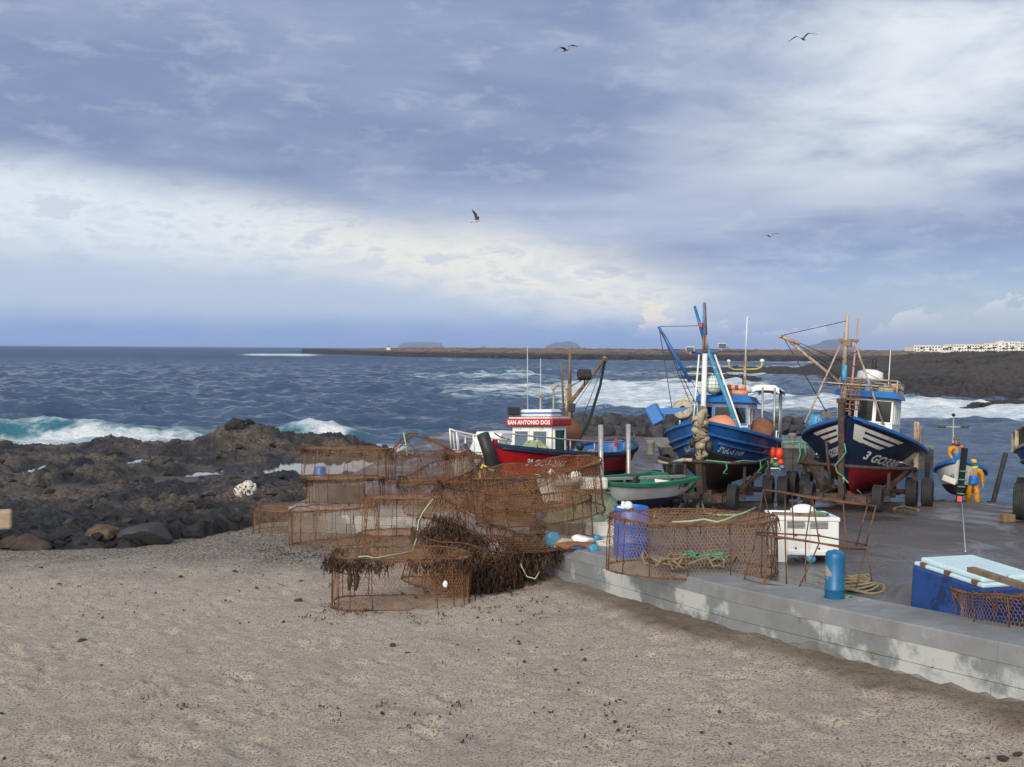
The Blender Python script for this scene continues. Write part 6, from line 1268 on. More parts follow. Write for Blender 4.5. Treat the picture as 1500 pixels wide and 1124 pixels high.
# ================================================================== fish traps (rusted rod drums covered in hexagonal wire)
def wires(P0, P1, r, seed=0):
    """thin three-sided wires for many short edges: vertices, faces"""
    P0 = np.asarray(P0, float); P1 = np.asarray(P1, float); d = P1 - P0; L = np.linalg.norm(d, axis=1, keepdims=True); d = d / np.maximum(L, 1e-9)
    ref = np.where(np.abs(d[:, 2:3]) < 0.8, np.array([[0, 0, 1.0]]), np.array([[1.0, 0, 0]])); u = np.cross(d, ref); u /= np.maximum(np.linalg.norm(u, axis=1, keepdims=True), 1e-9); v = np.cross(d, u)
    n = len(P0); V = np.zeros((n, 6, 3))
    for k in range(3):
        a = 2 * PI * k / 3; o = (u * math.cos(a) + v * math.sin(a)) * r; V[:, k] = P0 + o; V[:, 3 + k] = P1 + o
    f = np.array([(0, 1, 4, 3), (1, 2, 5, 4), (2, 0, 3, 5)]); F = (f[None] + 6 * np.arange(n)[:, None, None]).reshape(-1, 4); return V.reshape(-1, 3), F
def hexedges(W_, H_, a, per=None):
    """honeycomb edges over a W_ x H_ sheet (2D)"""
    wx = math.sqrt(3) * a; nc = max(3, int(round(W_ / wx))); wx = W_ / nc; nr = int(H_ / (1.5 * a)) + 2
    j, i = np.meshgrid(np.arange(nc), np.arange(nr)); ax = (wx * (j + 0.5 * (i % 2))).ravel(); ay = (1.5 * a * i).ravel()
    A = np.stack([ax, ay], 1); B = A + [0, a]; L_ = B + [-wx / 2, a / 2]; R_ = B + [wx / 2, a / 2]
    return np.concatenate([A, B, B]), np.concatenate([B, L_, R_])
class Trap:
    def __init__(s, Rx, Ry, H, seed, warp=0.05, flare=0.0, cell=0.026, wire=0.0034, torn=0.03, sq=2.0, sag=0.08, mats=('net', 'rust'), top=True, lean=(0, 0)):
        s.Rx, s.Ry, s.H, s.seed, s.warp, s.flare, s.cell, s.wire, s.torn, s.sq, s.sag, s.mats, s.top, s.lean = Rx, Ry, H, seed, warp, flare, cell, wire, torn, sq, sag, mats, top, lean
    def rim(s, a):                                   # outline, a superellipse
        c, q = np.cos(a), np.sin(a); e = 2 / s.sq; return np.stack([s.Rx * np.sign(c) * np.abs(c) ** e, s.Ry * np.sign(q) * np.abs(q) ** e], -1)
    def deform(s, Q):
        Q = np.array(Q, float); z = Q[:, 2] / s.H; k = 1 + s.flare * z; x = Q[:, 0] * k; y = Q[:, 1] * k
        n1 = fbm(x * 1.3 + s.seed * 7, y * 1.3 + z * 0.8, 3, s.seed) - 0.5; n2 = fbm(x * 1.1 - s.seed * 3, y * 1.2 + z, 3, s.seed + 50) - 0.5; n3 = fbm(x * 1.5, y * 1.5 + s.seed, 3, s.seed + 90) - 0.5
        sagz = -s.sag * np.clip(1 - ((x / s.Rx) ** 2 + (y / s.Ry) ** 2), 0, 1) * np.clip((z - 0.6) / 0.4, 0, 1)
        return np.stack([x + 2 * s.warp * n1 + s.lean[0] * z, y + 2 * s.warp * n2 + s.lean[1] * z, Q[:, 2] + 2 * s.warp * n3 * np.clip(z + 0.15, 0, 1) + sagz * (1 + n3)], 1)
    def d1(s, p): return Vector(s.deform([p])[0])
    def side_pts(s, A):                              # (arc length, height) -> xyz
        t = np.linspace(0, 2 * PI, 400); r = s.rim(t); L = np.concatenate([[0], np.cumsum(np.hypot(*np.diff(r, axis=0).T))]); th = np.interp(np.mod(A[:, 0], L[-1]), L, t); q = s.rim(th)
        inn = -0.035 * np.sin(np.clip(A[:, 1] / s.H, 0, 1) * PI) * (1 + 2 * (fbm(A[:, 0] * 1.5, A[:, 1] * 2, 2, s.seed + 5) - 0.5)); k = 1 + inn / s.Rx
        return np.stack([q[:, 0] * k, q[:, 1] * k, A[:, 1]], 1)
    def net(s):
        t = np.linspace(0, 2 * PI, 400); r = s.rim(t); C_ = np.hypot(*np.diff(r, axis=0).T).sum(); E0 = []; E1 = []; rs = np.random.RandomState(s.seed)
        a, b = hexedges(C_, s.H, s.cell); m_ = (a[:, 1] <= s.H) & (b[:, 1] <= s.H) & (rs.rand(len(a)) > s.torn); E0.append(s.side_pts(a[m_])); E1.append(s.side_pts(b[m_]))
        for z, on in ((0.0, True), (s.H, s.top)):
            if not on: continue
            c = s.cell * (1.35 if z == 0 else 1.0); a, b = hexedges(2 * s.Rx, 2 * s.Ry, c); a = a - [s.Rx, s.Ry]; b = b - [s.Rx, s.Ry]
            g = lambda p: (np.abs(p[:, 0]) / s.Rx) ** s.sq + (np.abs(p[:, 1]) / s.Ry) ** s.sq < 1.0
            m_ = g(a) & g(b) & (rs.rand(len(a)) > s.torn); E0.append(np.column_stack([a[m_], np.full(m_.sum(), z)])); E1.append(np.column_stack([b[m_], np.full(m_.sum(), z)]))
        # entrance funnel bent inwards from the side
        a, b = hexedges(0.9, 0.9, s.cell * 1.2); m_ = rs.rand(len(a)) > 0.05
        def fun(p):
            u = p[:, 0] / 0.9 * 2 * PI; v = np.clip(p[:, 1] / 0.9, 0, 1); rr = 0.33 - 0.2 * v; return np.stack([s.Rx * (0.93 - 0.75 * v) + 0 * u, rr * np.cos(u), s.H * 0.5 + rr * np.sin(u)], 1)
        E0.append(fun(a[m_])); E1.append(fun(b[m_]))
        E0 = s.deform(np.concatenate(E0)); E1 = s.deform(np.concatenate(E1)); return wires(E0, E1, s.wire)
    def fringe(s, n, long=0.22):
        """brown growth and torn wire ends gathered along the rims"""
        rs = np.random.RandomState(s.seed + 7); P0 = []; P1 = []
        for k in range(n):
            a = rs.rand() * 2 * PI; z = s.H if rs.rand() < 0.65 else 0.0; p = np.append(s.rim(np.array(a)), z + rs.normal(0, 0.012)); p[:2] *= 1 + rs.normal(0, 0.012)
            da = rs.uniform(-0.07, 0.07); q = np.append(s.rim(np.array(a + da)), z + rs.normal(0, 0.02)); 
            if rs.rand() < 0.3 and z > 0: q = p + [rs.normal(0, 0.03), rs.normal(0, 0.03), -rs.rand() * long]
            P0.append(p); P1.append(q)
        return wires(s.deform(P0), s.deform(P1), 0.006)
    def make(s, label, pos, rot, rods=16, group='rusted fish traps heaped beside the slipway', fr=900):
        o = thing('fish_trap', label, 'fish trap', pos, rot, group)
        link('netting', arr_mesh('netting', *s.net(), M[s.mats[0]], False), o, kind='stuff')
        link('rim_growth', arr_mesh('rim_growth', *s.fringe(fr), M['weed'] if s.seed % 2 else M[s.mats[1]], False), o, kind='stuff')
        A = np.linspace(0, 2 * PI, 49)[:-1]; r = s.rim(A)
        for z in (0.0, s.H): mb = MB(); mb.tube([s.d1((x, y, z)) for x, y in r], 0.012, 5, closed=True); mb.build('ring', M[s.mats[1]], o)
        mb = MB(); mb.tube([s.d1((s.Rx * 0.93, 0.33 * math.cos(a), s.H * 0.5 + 0.33 * math.sin(a))) for a in A[::4]], 0.009, 4, closed=True); mb.build('funnel_ring', M[s.mats[1]], o)
        for k in range(rods):
            a = 2 * PI * (k + 0.3 * random.random()) / rods; x, y = s.rim(np.array(a)); mb = MB(); mb.tube([s.d1((x, y, s.H * t)) for t in (0, 0.5, 1)], 0.0085, 5); mb.build('rod', M[s.mats[1]], o)
        for k in range(3):
            a = k * PI / 3 + 0.2; x, y = s.rim(np.array(a)); mb = MB(); mb.tube([s.d1((x * t, y * t, s.H)) for t in (-1, -.5, 0, .5, 1)], 0.008, 4); mb.build('cross_rod', M[s.mats[1]], o)
        return o
def TP(px, py, fn=SZ): q = G(px, py, fn, 4.0, 60.0); return q
TG = 'rusted fish traps heaped beside the slipway'
def base_at(pxc, py_front, Rr, fn=SZ, dz=0.0):       # centre of a trap whose front rim shows at a pixel
    q = G(pxc, py_front, fn, 4.0, 33.5); d = Vector((q.x, q.y, 0)).normalized(); c = Vector((q.x, q.y, 0)) + d * Rr; return Vector((c.x, c.y, fn(c.x, c.y) + 0.02 + dz))
# four kinds are built; the others are copies of them
pF = base_at(589, 893, 0.52); KF = Trap(1.18, 0.52, 0.84, 3, 0.075, 0.0, 0.033, 0.0027, 0.07, 4.0, 0.14, ('net', 'rust'))
tF = KF.make('foremost fish trap on the sand, hung with brown seaweed along its top rim', pF, (0, 0, 0.04), 18)
pM = base_at(604, 826, 0.7); KM = Trap(1.22, 0.60, 0.82, 8, 0.085, -0.06, 0.033, 0.0027, 0.04, 2.2, 0.10, ('net2', 'rust'))
tM = KM.make('tan wired fish trap standing on another, second row behind the seaweed hung one', pM + Vector((0.03, 0.3, 0.56)), (R(-2), 0, 0.1), 16)
d_ = dup(tM, pM, (0, 0, 3.05), 'crushed brown fish trap underneath the tan wired one', TG); d_.scale = (1.04, 1.04, 0.70)
pW = base_at(1012, 848, 0.72, RZ, 0.03); KW = Trap(1.27, 0.66, 0.80, 12, 0.06, -0.02, 0.033, 0.0027, 0.03, 2.3, 0.14, ('net2', 'rust'))
tW = KW.make('round reddish fish trap on the wall top beside the tall blue drum', pW, (0, 0, -0.08), 15, 'rusted fish traps heaped beside the slipway', 700)
pT = Vector((P(795, 752, 19.8).x, 20.2, 0)); pT.z = RZ(pT.x, 20.2) + 0.52
KT = Trap(1.28, 0.75, 0.95, 21, 0.08, 0.02, 0.035, 0.0028, 0.06, 2.4, 0.16, ('net', 'rust')); tT = KT.make('large fish trap tilted up on the wall end in front of the small red boat', pT, (R(4), R(-7), 0.1), 14)
def put(src, pxc, py, Rr, dz, rot, label, sc=(1, 1, 1), fn=SZ):
    p = base_at(pxc, py, Rr, fn, dz); o = dup(src, p, rot, label, TG); o.scale = sc; return o
put(tW, 436, 783, 0.7, 0.0, (R(2), 0, 0.1), 'low fish trap on the sand, farthest out beside the black rocks', (0.98, 0.98, 0.88))
put(tM, 492, 801, 0.7, 0.0, (0, R(3), 3.3), 'brown fish trap on the sand overlapping the low outermost trap', (0.95, 0.95, 1.15))
# back row on the quay corner, two high
BACK = []
for k, (pxc, y, dz, src, rz, sc, lab) in enumerate([
    (507, 30.0, 0.02, tF, 0.05, (0.98, 0.98, 0.95), 'lower fish trap of the back stack nearest the rocks, white wall end seen through it'),
    (505, 30.1, 0.84, tM, 0.12, (1.04, 1.0, 1.08), 'upper fish trap of the back stack nearest the rocks, small blue drum seen through it'),
    (632, 29.4, 0.02, tW, 3.1, (1.0, 1.0, 1.0), 'lower fish trap in the middle of the back row'),
    (632, 29.5, 0.82, tF, 3.2, (1.0, 1.0, 0.92), 'upper fish trap in the middle of the back row under the bent arch'),
    (712, 28.2, 0.02, tM, 0.05, (1.02, 1.02, 0.95), 'lower fish trap in the back row behind the tilted trap'),
    (712, 28.3, 0.80, tF, 0.1, (1.0, 1.0, 0.92), 'upper fish trap in the back row below the black bow post')]):
    x = at_depth(pxc, y); gz_ = max(SZ(x, y), RZ(x, y) if x > wall_x(y) else -9); o = dup(src, Vector((x, y, RZ(x, y) + dz)), (R(random.uniform(-2, 2)), R(random.uniform(-3, 3)), rz), lab, TG); o.scale = sc; BACK.append(o)
# sagging netted trap under the tilted one, over the end of the wall
o = dup(tT, Vector((at_depth(800, 19.0) - 0.1, 19.3, RZ(1.0, 19.3) + 0.05)), (R(-2), R(4), 3.3), 'sagging trap on the wall end under the tilted one, with rubbish inside', TG); o.scale = (0.80, 0.9, 0.85)
# broken frames thick with weed between the front trap and the wall
KB = Trap(1.2, 0.85, 0.85, 31, 0.14, 0.0, 0.038, 0.0030, 0.42, 2.2, 0.3, ('net', 'rust'))
xb_, yb_ = at_depth(684, 18.8), 18.9
tB = KB.make('broken weed covered fish trap slumped against the foot of the wall', Vector((xb_, yb_, SZ(xb_, yb_))), (0, R(10), 0.5), 14, TG, 1400)
o = dup(tB, Vector((xb_ + 0.1, yb_ + 0.5, SZ(xb_, yb_) + 0.70)), (R(12), R(22), 0.3), 'collapsed trap frame leaning over the weed covered one, sloping down to the wall', TG); o.scale = (0.95, 0.95, 0.9)
o = dup(tB, Vector((at_depth(655, 28.2), 28.2, RZ(-1.6, 28.2) + 0.35)), (R(14), R(-16), 0.2), 'weed hung broken trap slumped across the front of the back row', TG); o.scale = (1.0, 0.8, 1.0); LATE = [o]
o = dup(tB, Vector((at_depth(770, 23.6), 23.6, RZ(0.3, 23.6) + 0.25)), (R(8), R(12), 3.0), 'broken trap crushed between the tilted trap and the back row', TG); o.scale = (0.95, 0.8, 0.95)
# bent arch of netting over the back row
ar = thing('bent_trap_frame', 'bent trap ring standing up as an arch with torn wire above the back row', 'trap frame', (at_depth(612, 29.3), 29.3, 3.4))
arc = [P(px, py, 29.2) - ar.location for px, py in ((568, 668), (580, 652), (592, 640), (600, 633), (622, 638), (645, 650), (668, 664))]
mb = MB(); mb.tube(arc, 0.022, 5); mb.build('ring', M['rust'], ar); mb = MB(); mb.tube([p + Vector((0.05, 0.25, -0.12)) for p in arc[1:]], 0.016, 5); mb.tube([arc[2], arc[2] + Vector((0.4, 0.1, -0.5)), arc[2] + Vector((0.5, 0.1, -0.75))], 0.012, 4); mb.build('inner_ring', M['rust'], ar)
a, b = hexedges(1.0, 0.5, 0.03); 
def _arc(p):
    t = np.clip(p[:, 0], 0, 1) * (len(arc) - 1); i = np.clip(t.astype(int), 0, len(arc) - 2); f = (t - i)[:, None]; A_ = np.array([list(v) for v in arc]); q = A_[i] * (1 - f) + A_[i + 1] * f; return q + np.stack([0 * t, 0.5 * p[:, 1], -0.25 * p[:, 1] * (1 + np.sin(t * 3))], 1)
V, F = wires(_arc(a * [1, 1]), _arc(b), 0.0034); link('netting', arr_mesh('netting', V, F, M['net'], False), ar, kind='stuff')
mb = MB(); mb.tube([P(591, 634, 29.0) - ar.location, P(594, 648, 29.0) - ar.location, P(597, 668, 29.0) - ar.location], 0.022, 5); mb.build('cord', M['palegreenrope'], ar)
# bare bent frame in front of the white bin
bf = thing('bare_trap_frame', 'bare rusted trap frame without wire, bent open in front of the white bin', 'trap frame', G(1185, 858, RZ)); L = bf.location
def FP(px, py, d): return P(px, py, d) - L
top = [FP(*t) for t in ((1118, 718, 15.6), (1150, 723, 15.2), (1190, 730, 14.6), (1235, 736, 14.3), (1283, 742, 14.2), (1250, 736, 15.0), (1190, 728, 15.6), (1140, 720, 15.9))]
mid = [FP(*t) for t in ((1108, 783, 14.6), (1150, 789, 14.0), (1200, 796, 13.7), (1268, 805, 13.9), (1235, 803, 14.8), (1180, 792, 15.2), (1130, 785, 15.2))]
bot = [FP(*t) for t in ((1090, 849, 14.5), (1120, 856, 14.0), (1170, 862, 13.75), (1230, 868, 13.6), (1278, 862, 13.9), (1240, 858, 14.4), (1180, 853, 14.9), (1130, 848, 15.0))]
for ring in (top, mid, bot): mb = MB(); mb.tube(ring, 0.013, 5, closed=True); mb.build('ring', M['rust'], bf)
def gbot(p): w_ = p + L; return Vector((w_.x, w_.y, RZ(w_.x, w_.y) + 0.04)) - L
rodsx = [(top[0], mid[0] + Vector((-0.05, 0, -0.25))), (top[1], mid[1]), (top[1] + Vector((0.1, 0, 0)), mid[1] + Vector((0.12, 0, 0))), (top[2], mid[2]), (top[3], mid[3] + Vector((-.25, 0, 0))), (top[4], FP(1268, 800, 14.2)), (top[4] + Vector((-0.12, 0, 0)), FP(1254, 800, 14.2)), (top[6], mid[5])]
rodsx += [(mid[0], bot[0]), (mid[0] + Vector((0.15, 0, 0)), bot[1]), (mid[1], bot[1] + Vector((0.3, 0, 0))), (mid[2], bot[2]), (mid[3], bot[3] + Vector((0.2, 0, 0))), (mid[3] + Vector((0.04, 0, 0)), bot[4]), (mid[4], bot[5]), (mid[6], bot[7]), (mid[5], bot[6])]
for a, b in rodsx: mb = MB(); mb.bar(a, b, 0.0105, n=5); mb.build('rod', M['rust'], bf)
mb = MB(); mb.tube([top[0], FP(1135, 790, 14.3), mid[1]], 0.01, 4); mb.tube([mid[0] + Vector((0, 0, 0.03)), mid[2] + Vector((0, 0, 0.1)), mid[3] + Vector((0.02, 0, 0.06))], 0.011, 4); mb.build('loose_rod', M['rust'], bf)

# ------------------------------------------------------------------ dry seaweed hanging on the traps
def weed_clump(label, spots, n, length, seed, spread=0.3):
    rs = np.random.RandomState(seed); sp_ = np.array([list(p) for p in spots]); S = 6
    p = sp_[rs.randint(len(sp_), size=n)] + rs.normal(0, spread, (n, 3)) * [1, 1, 0.5]; L = length * rs.uniform(0.2, 1.0, n); w_ = rs.uniform(0.003, 0.011, n)
    d = rs.normal(0, 0.55, (n, 3)); d[:, 2] = -np.abs(d[:, 2]) - 0.35; rows = []; c = p.copy()
    for t in range(S):
        s_ = rs.normal(0, 1, (n, 3)); s_[:, 2] *= 0.4; s_ /= np.linalg.norm(s_, axis=1, keepdims=True); wd = (w_ * (0.55 + 0.9 * math.sin(PI * (t + 0.6) / (S + 0.2))))[:, None]
        rows += [c - s_ * wd, c + s_ * wd]; d = d * 0.75 + rs.normal(0, 0.28, (n, 3)) + [0, 0, -0.33]; c = c + d / np.maximum(np.linalg.norm(d, axis=1, keepdims=True), 0.3) * (L / (S - 1))[:, None]; c[:, 2] = np.maximum(c[:, 2], sand_z(c[:, 0], c[:, 1]) + 0.008)
    V = np.stack(rows, 1).reshape(-1, 3); f = np.array([(2 * t, 2 * t + 1, 2 * t + 3, 2 * t + 2) for t in range(S - 1)]); F = (f[None] + 2 * S * np.arange(n)[:, None, None]).reshape(-1, 4)
    o = link('seaweed', arr_mesh('seaweed', V, F, M['weed'], True), kind='stuff'); o['label'] = label; return o
def tp(o, p): return o.matrix_basis @ Vector(p)
weed_clump('brown seaweed draped over the slumped trap beside the wall', [tp(tB, (x, y, z)) for x in (-0.3, 0.3, 0.9) for y in (-0.7, -0.2, 0.4) for z in (0.2, 0.5)] + [P(665, 775, 18.7), P(650, 790, 18.6), P(655, 760, 18.9), P(640, 780, 18.8), P(672, 800, 18.5), P(690, 790, 18.6), P(690, 830, 18.2), P(715, 850, 18.2), P(730, 830, 18.4), P(745, 812, 18.7), P(660, 815, 18.4)], 7000, 0.40, 3, 0.15)
weed_clump('brown seaweed hanging from the top rim of the foremost trap', [tp(tF, tuple(KF.rim(np.array(a))) + (0.80,)) for a in 3.1 + 3.1 * np.random.RandomState(2).rand(60)], 800, 0.24, 5, 0.07)
weed_clump('brown seaweed hanging down the wall under the sagging trap', [P(px, py, 18.9) for px, py in ((745, 790), (765, 800), (785, 803), (800, 800), (815, 805), (775, 812), (755, 820))], 420, 0.5, 6, 0.07)
weed_clump('brown seaweed clinging to the back row of traps', [tp(o_, tuple(KF.rim(np.array(a))) + (z_,)) for o_ in BACK for a in 3.1 + 3.2 * np.random.RandomState(9).rand(14) for z_ in (0.02, 0.8)] + [Vector((at_depth(px, y), y, z)) for px, y, z in ((500, 29.3, 2.6), (560, 29.2, 2.6), (620, 28.7, 2.65), (660, 28.6, 2.7), (700, 27.6, 2.7), (740, 27.5, 2.75), (640, 28.7, 3.3), (690, 27.6, 3.4), (720, 27.6, 3.3), (540, 29.2, 2.65), (460, 29.3, 2.6))], 1500, 0.15, 7, 0.06)
def on_sand(px0, px1, py0, py1, n, seed):
    rs = np.random.RandomState(seed); out = []
    for k in range(n): q = G(rs.uniform(px0, px1), rs.uniform(py0, py1), SZ); out.append(Vector((q.x, q.y, SZ(q.x, q.y) + 0.02)))
    return out
weed_clump('scraps of brown weed strewn on the sand round the foremost trap', on_sand(470, 800, 885, 915, 26, 4) + on_sand(440, 560, 880, 912, 10, 5) + on_sand(690, 800, 855, 890, 14, 6) + on_sand(170, 350, 1026, 1052, 9, 8) + on_sand(460, 680, 1030, 1060, 9, 9) + on_sand(600, 1000, 1030, 1100, 8, 10), 620, 0.11, 11, 0.06)
weed_clump('line of dark weed and shell grit under the second row of traps', on_sand(380, 520, 795, 830, 60, 7), 700, 0.09, 12, 0.12)
# two long dark tassels
for px in (512, 522):
    mb = MB(); a = P(px, 835, 16.85); mb.tube([a, a + Vector((0.01, 0, -0.16)), a + Vector((-0.01, 0, -0.34))], 0.04, 6, radii=[0.02, 0.05, 0.02]); o = mb.build('seaweed_tassel', M['weed']); tag(o, 'long brown seaweed tassel hanging inside the foremost trap, %s of two' % ('outer' if px == 512 else 'inner'), 'seaweed')
# cords on the traps
def cord(pts, r, m_, label, name='cord', cat='cord'): mb = MB(); mb.tube(pts, r, 5); return tag(mb.build(name, m_), label, cat)
cord([P(634, 731, 18.7), P(620, 750, 18.6), P(613, 764, 18.6), P(610, 790, 18.4), P(604, 808, 17.9), P(570, 814, 17.4), P(548, 818, 17.2), P(538, 815, 17.2), P(524, 816, 17.2)], 0.014, M['palegreenrope'], 'pale green cord running down from the tan trap onto the foremost trap')
cord([P(985, 765, 15.6), P(1010, 764, 15.5), P(1032, 761, 15.5), P(1050, 765, 15.3), P(1062, 762, 15.4), P(1076, 756, 15.6), P(1090, 752, 15.9), P(1106, 744, 16.4)], 0.016, M['palegreenrope'], 'pale cord lying over the top of the round trap on the wall')
cord([P(762, 822, 18.7), P(764, 830, 18.6), P(772, 845, 18.5), P(784, 848, 18.4), P(790, 838, 18.5)], 0.014, M['palegreenrope'], 'pale cord looped on the sand at the foot of the wall end')

# ================================================================== things on the quay and the wall
# tall blue drum
q = G(927, 821, RZ); dr = thing('drum', 'tall bright blue plastic drum with its top cut off, behind the round trap', 'drum', (q.x, q.y + 0.3, RZ(q.x, q.y + 0.3)), 0.3)
mb = MB(); mb.lathe([(0, 0), (0.28, 0), (0.295, 0.03), (0.295, 0.28), (0.305, 0.30), (0.305, 0.33), (0.295, 0.35), (0.295, 0.58), (0.305, 0.60), (0.305, 0.63), (0.295, 0.65), (0.29, 0.88), (0.285, 0.885), (0.28, 0.88), (0.28, 0.08), (0, 0.06)], 28); mb.build('shell', M['drum'], dr)
mb = MB(); mb.box((-0.12, 0, 0.86), (0.2, 0.18, 0.06), 0.5, 0, 0.02); mb.bar((-0.16, 0.02, 0.6), (-0.14, 0, 0.97), 0.03, n=6); mb.ball((-0.05, 0.05, 0.88), 0.09, 8, 6); o = mb.build('scrap_plastic', M['white']); o.location = dr.location; tag(o, 'white plastic scraps sticking out of the tall blue drum', 'rubbish')
# polystyrene boxes and bits beside it
def open_box(name, w_, d_, h_, m_, t=0.045):
    mb = MB(); mb.box((0, 0, t / 2), (w_, d_, t))
    for sx in (-1, 1): mb.box((sx * (w_ / 2 - t / 2), 0, h_ / 2 + t / 2), (t, d_, h_ - t), 0, 0, 0.008)
    for sy in (-1, 1): mb.box((0, sy * (d_ / 2 - t / 2), h_ / 2 + t / 2), (w_ - 2 * t, t, h_ - t), 0, 0, 0.008)
    for sy in (-1, 1): mb.box((0, sy * (d_ / 2 + 0.012), h_ * 0.55), (w_ * 0.9, 0.025, 0.05), 0, 0, 0.008)
    return mb.build(name, m_)
q = G(882, 798, RZ); o = open_box('fish_box', 0.52, 0.5, 0.38, M['dirtywhite']); o.location = (q.x + 0.02, q.y + 0.2, RZ(q.x, q.y + 0.2)); o.rotation_euler = (0, 0, 0.25); tag(o, 'open cream polystyrene fish box beside the tall blue drum', 'box')
mb = MB(); mb.lathe([(0, 0), (0.11, 0), (0.14, 0.3), (0.148, 0.31), (0.148, 0.33), (0.135, 0.33), (0.105, 0.03), (0, 0.03)], 18); o = mb.build('bucket', M['white']); q2 = G(892, 775, RZ); o.location = (q.x + 0.28, q.y + 0.62, RZ(q.x, q.y + 0.62) + 0.1); tag(o, 'white bucket standing between the fish box and the blue drum', 'bucket')
mb = MB(); mb.lathe([(0, 0), (0.085, 0), (0.085, 0.19), (0.07, 0.21), (0, 0.21)], 14); o = mb.build('paint_tin', M['skyblue']); q = G(873, 800, RZ); o.location = q; tag(o, 'small light blue tin on the wall top by the fish box', 'tin')
o = open_box('fish_box', 0.4, 0.35, 0.12, M['dirtywhite']); q = G(893, 803, RZ); o.location = q; o.rotation_euler = (0.1, 0, 0.7); tag(o, 'broken white lid lying in front of the fish box', 'lid')
# rubbish in the sagging trap
for k, (px, py, d, r, sc, m_, lab, nm) in enumerate([(810, 778, 19.2, 0.16, (1, .8, 1.1), 'skyblue', 'light blue float among the rubbish on the wall end', 'float'), (838, 776, 19.0, 0.12, (1.2, .8, .6), 'greenrope', 'tangle of green rope on the wall end', 'rope_tangle'), (853, 778, 18.8, 0.2, (1.2, .8, .8), 'white', 'white plastic sack on the wall end', 'sack'),
        (826, 786, 18.8, 0.15, (1.5, .9, .8), 'cream', 'tan rag bundle on the wall end', 'rag'), (843, 790, 18.6, 0.2, (1.9, .8, .5), 'brown', 'rusty brown sack lying on the wall end', 'sack'), (849, 784, 18.5, 0.12, (1.8, .6, .5), 'darkblue', 'dark blue cloth on the wall end', 'cloth'), (870, 789, 18.2, 0.1, (1, 1, 1), 'skyblue', 'light blue can beside the rubbish sacks', 'can')]):
    me = rock_mesh(nm, 80 + k, M[m_], 3, sc, 0.5); 
    me.polygons.foreach_set('use_smooth', [True] * len(me.polygons)); o = link(nm, me); p = P(px, py, d); o.location = (p.x, p.y, RZ(p.x, p.y) + r * sc[2] * 0.8); o.scale = (r, r, r); tag(o, lab, nm.replace('_', ' '))
me = rock_mesh('sack', 95, M['white'], 3, (1, .8, 1), 0.6); me.polygons.foreach_set('use_smooth', [True] * len(me.polygons)); o = link('sack', me); o.location = tp(tF, (0.75, -0.6, 0.0)) + Vector((0, 0, 0.46)); o.scale = (0.045, 0.04, 0.06); tag(o, 'crumpled white plastic bag caught in the foremost trap', 'bag')
me = rock_mesh('rope_tangle', 96, M['greenrope'], 3, (1.6, 1, .5), 0.9); o = link('rope_tangle', me); o.location = P(700, 852, 18.4); o.location.z = SZ(o.location.x, o.location.y) + 0.05; o.scale = (0.12, 0.12, 0.1); tag(o, 'tangle of green twine under the slumped trap', 'twine')
# rope and net inside the round trap
mb = MB(); rs = random.Random(4); c = tW.location
for k in range(16):
    x, y = c.x + rs.uniform(-0.6, 0.7), c.y + rs.uniform(-0.5, 0.4); z = RZ(x, y) + 0.06; r = rs.uniform(0.12, 0.26); mb.tube([(x + r * math.cos(a), y + r * 0.8 * math.sin(a), z + 0.06 * math.sin(a * 2 + k) + 0.1 * rs.random() + 0.1) for a in [2 * PI * j / 10 for j in range(10)]], 0.02, 5, closed=True)
tag(mb.build('rope_coil', M['rope']), 'heap of tan rope lying inside the round trap', 'rope')
mb = MB()
for k in range(6): x, y = c.x + 0.1 + rs.uniform(-0.2, 0.3), c.y - 0.1 + rs.uniform(-0.2, 0.2); mb.tube([(x + 0.16 * math.cos(a), y + 0.1 * math.sin(a), RZ(x, y) + 0.28 + 0.04 * math.sin(a * 3 + k)) for a in [2 * PI * j / 9 for j in range(9)]], 0.017, 4, closed=True)
tag(mb.build('rope_coil', M['greenrope']), 'green rope on top of the tan heap inside the round trap', 'rope')
# white bulk bin
q = G(1184, 824, RZ); bn = thing('bulk_bin', 'big white plastic bulk bin with a plank, buoy and net on top', 'bin', (q.x + 0.02, q.y + 0.5, RZ(q.x, q.y + 0.5)), (R(-3), 0, R(-4)))
mb = MB(); w_, d_, h_, t = 1.0, 1.0, 0.76, 0.05
mb.box((0, 0, 0.16), (w_ - 0.02, d_ - 0.02, 0.06))
for sx in (-1, 1): mb.box((sx * (w_ / 2 - t / 2), 0, 0.45), (t, d_, 0.6), 0, 0, 0.01)
for sy in (-1, 1): mb.box((0, sy * (d_ / 2 - t / 2), 0.45), (w_ - 2 * t, t, 0.598), 0, 0, 0.01)
mb.build('shell', M['white'], bn)
mb = MB()
for sy in (-1, 1): mb.box((0, sy * (d_ / 2 + 0.005), 0.735), (w_ + 0.05, 0.07, 0.07), 0, 0, 0.015)
for sx in (-1, 1): mb.box((sx * (w_ / 2 + 0.005), 0, 0.733), (0.07, d_ - 0.07, 0.066), 0, 0, 0.015)
mb.build('rim', M['white'], bn)
for sx in (-1, 1):
    for sy in (-1, 1): mb = MB(); mb.box((sx * (w_ / 2 - 0.08), sy * (d_ / 2 - 0.07), 0.35), (0.18, 0.19, 0.70), 0, 0, 0.02); mb.build('corner_post', M['white'], bn)
mb = MB(); mb.box((0, -d_ / 2 - 0.015, 0.40), (0.07, 0.05, 0.56), 0, 0, 0.015); mb.box((0, -d_ / 2 - 0.013, 0.175), (0.64, 0.046, 0.07), 0, 0, 0.01); mb.build('rib', M['white'], bn)
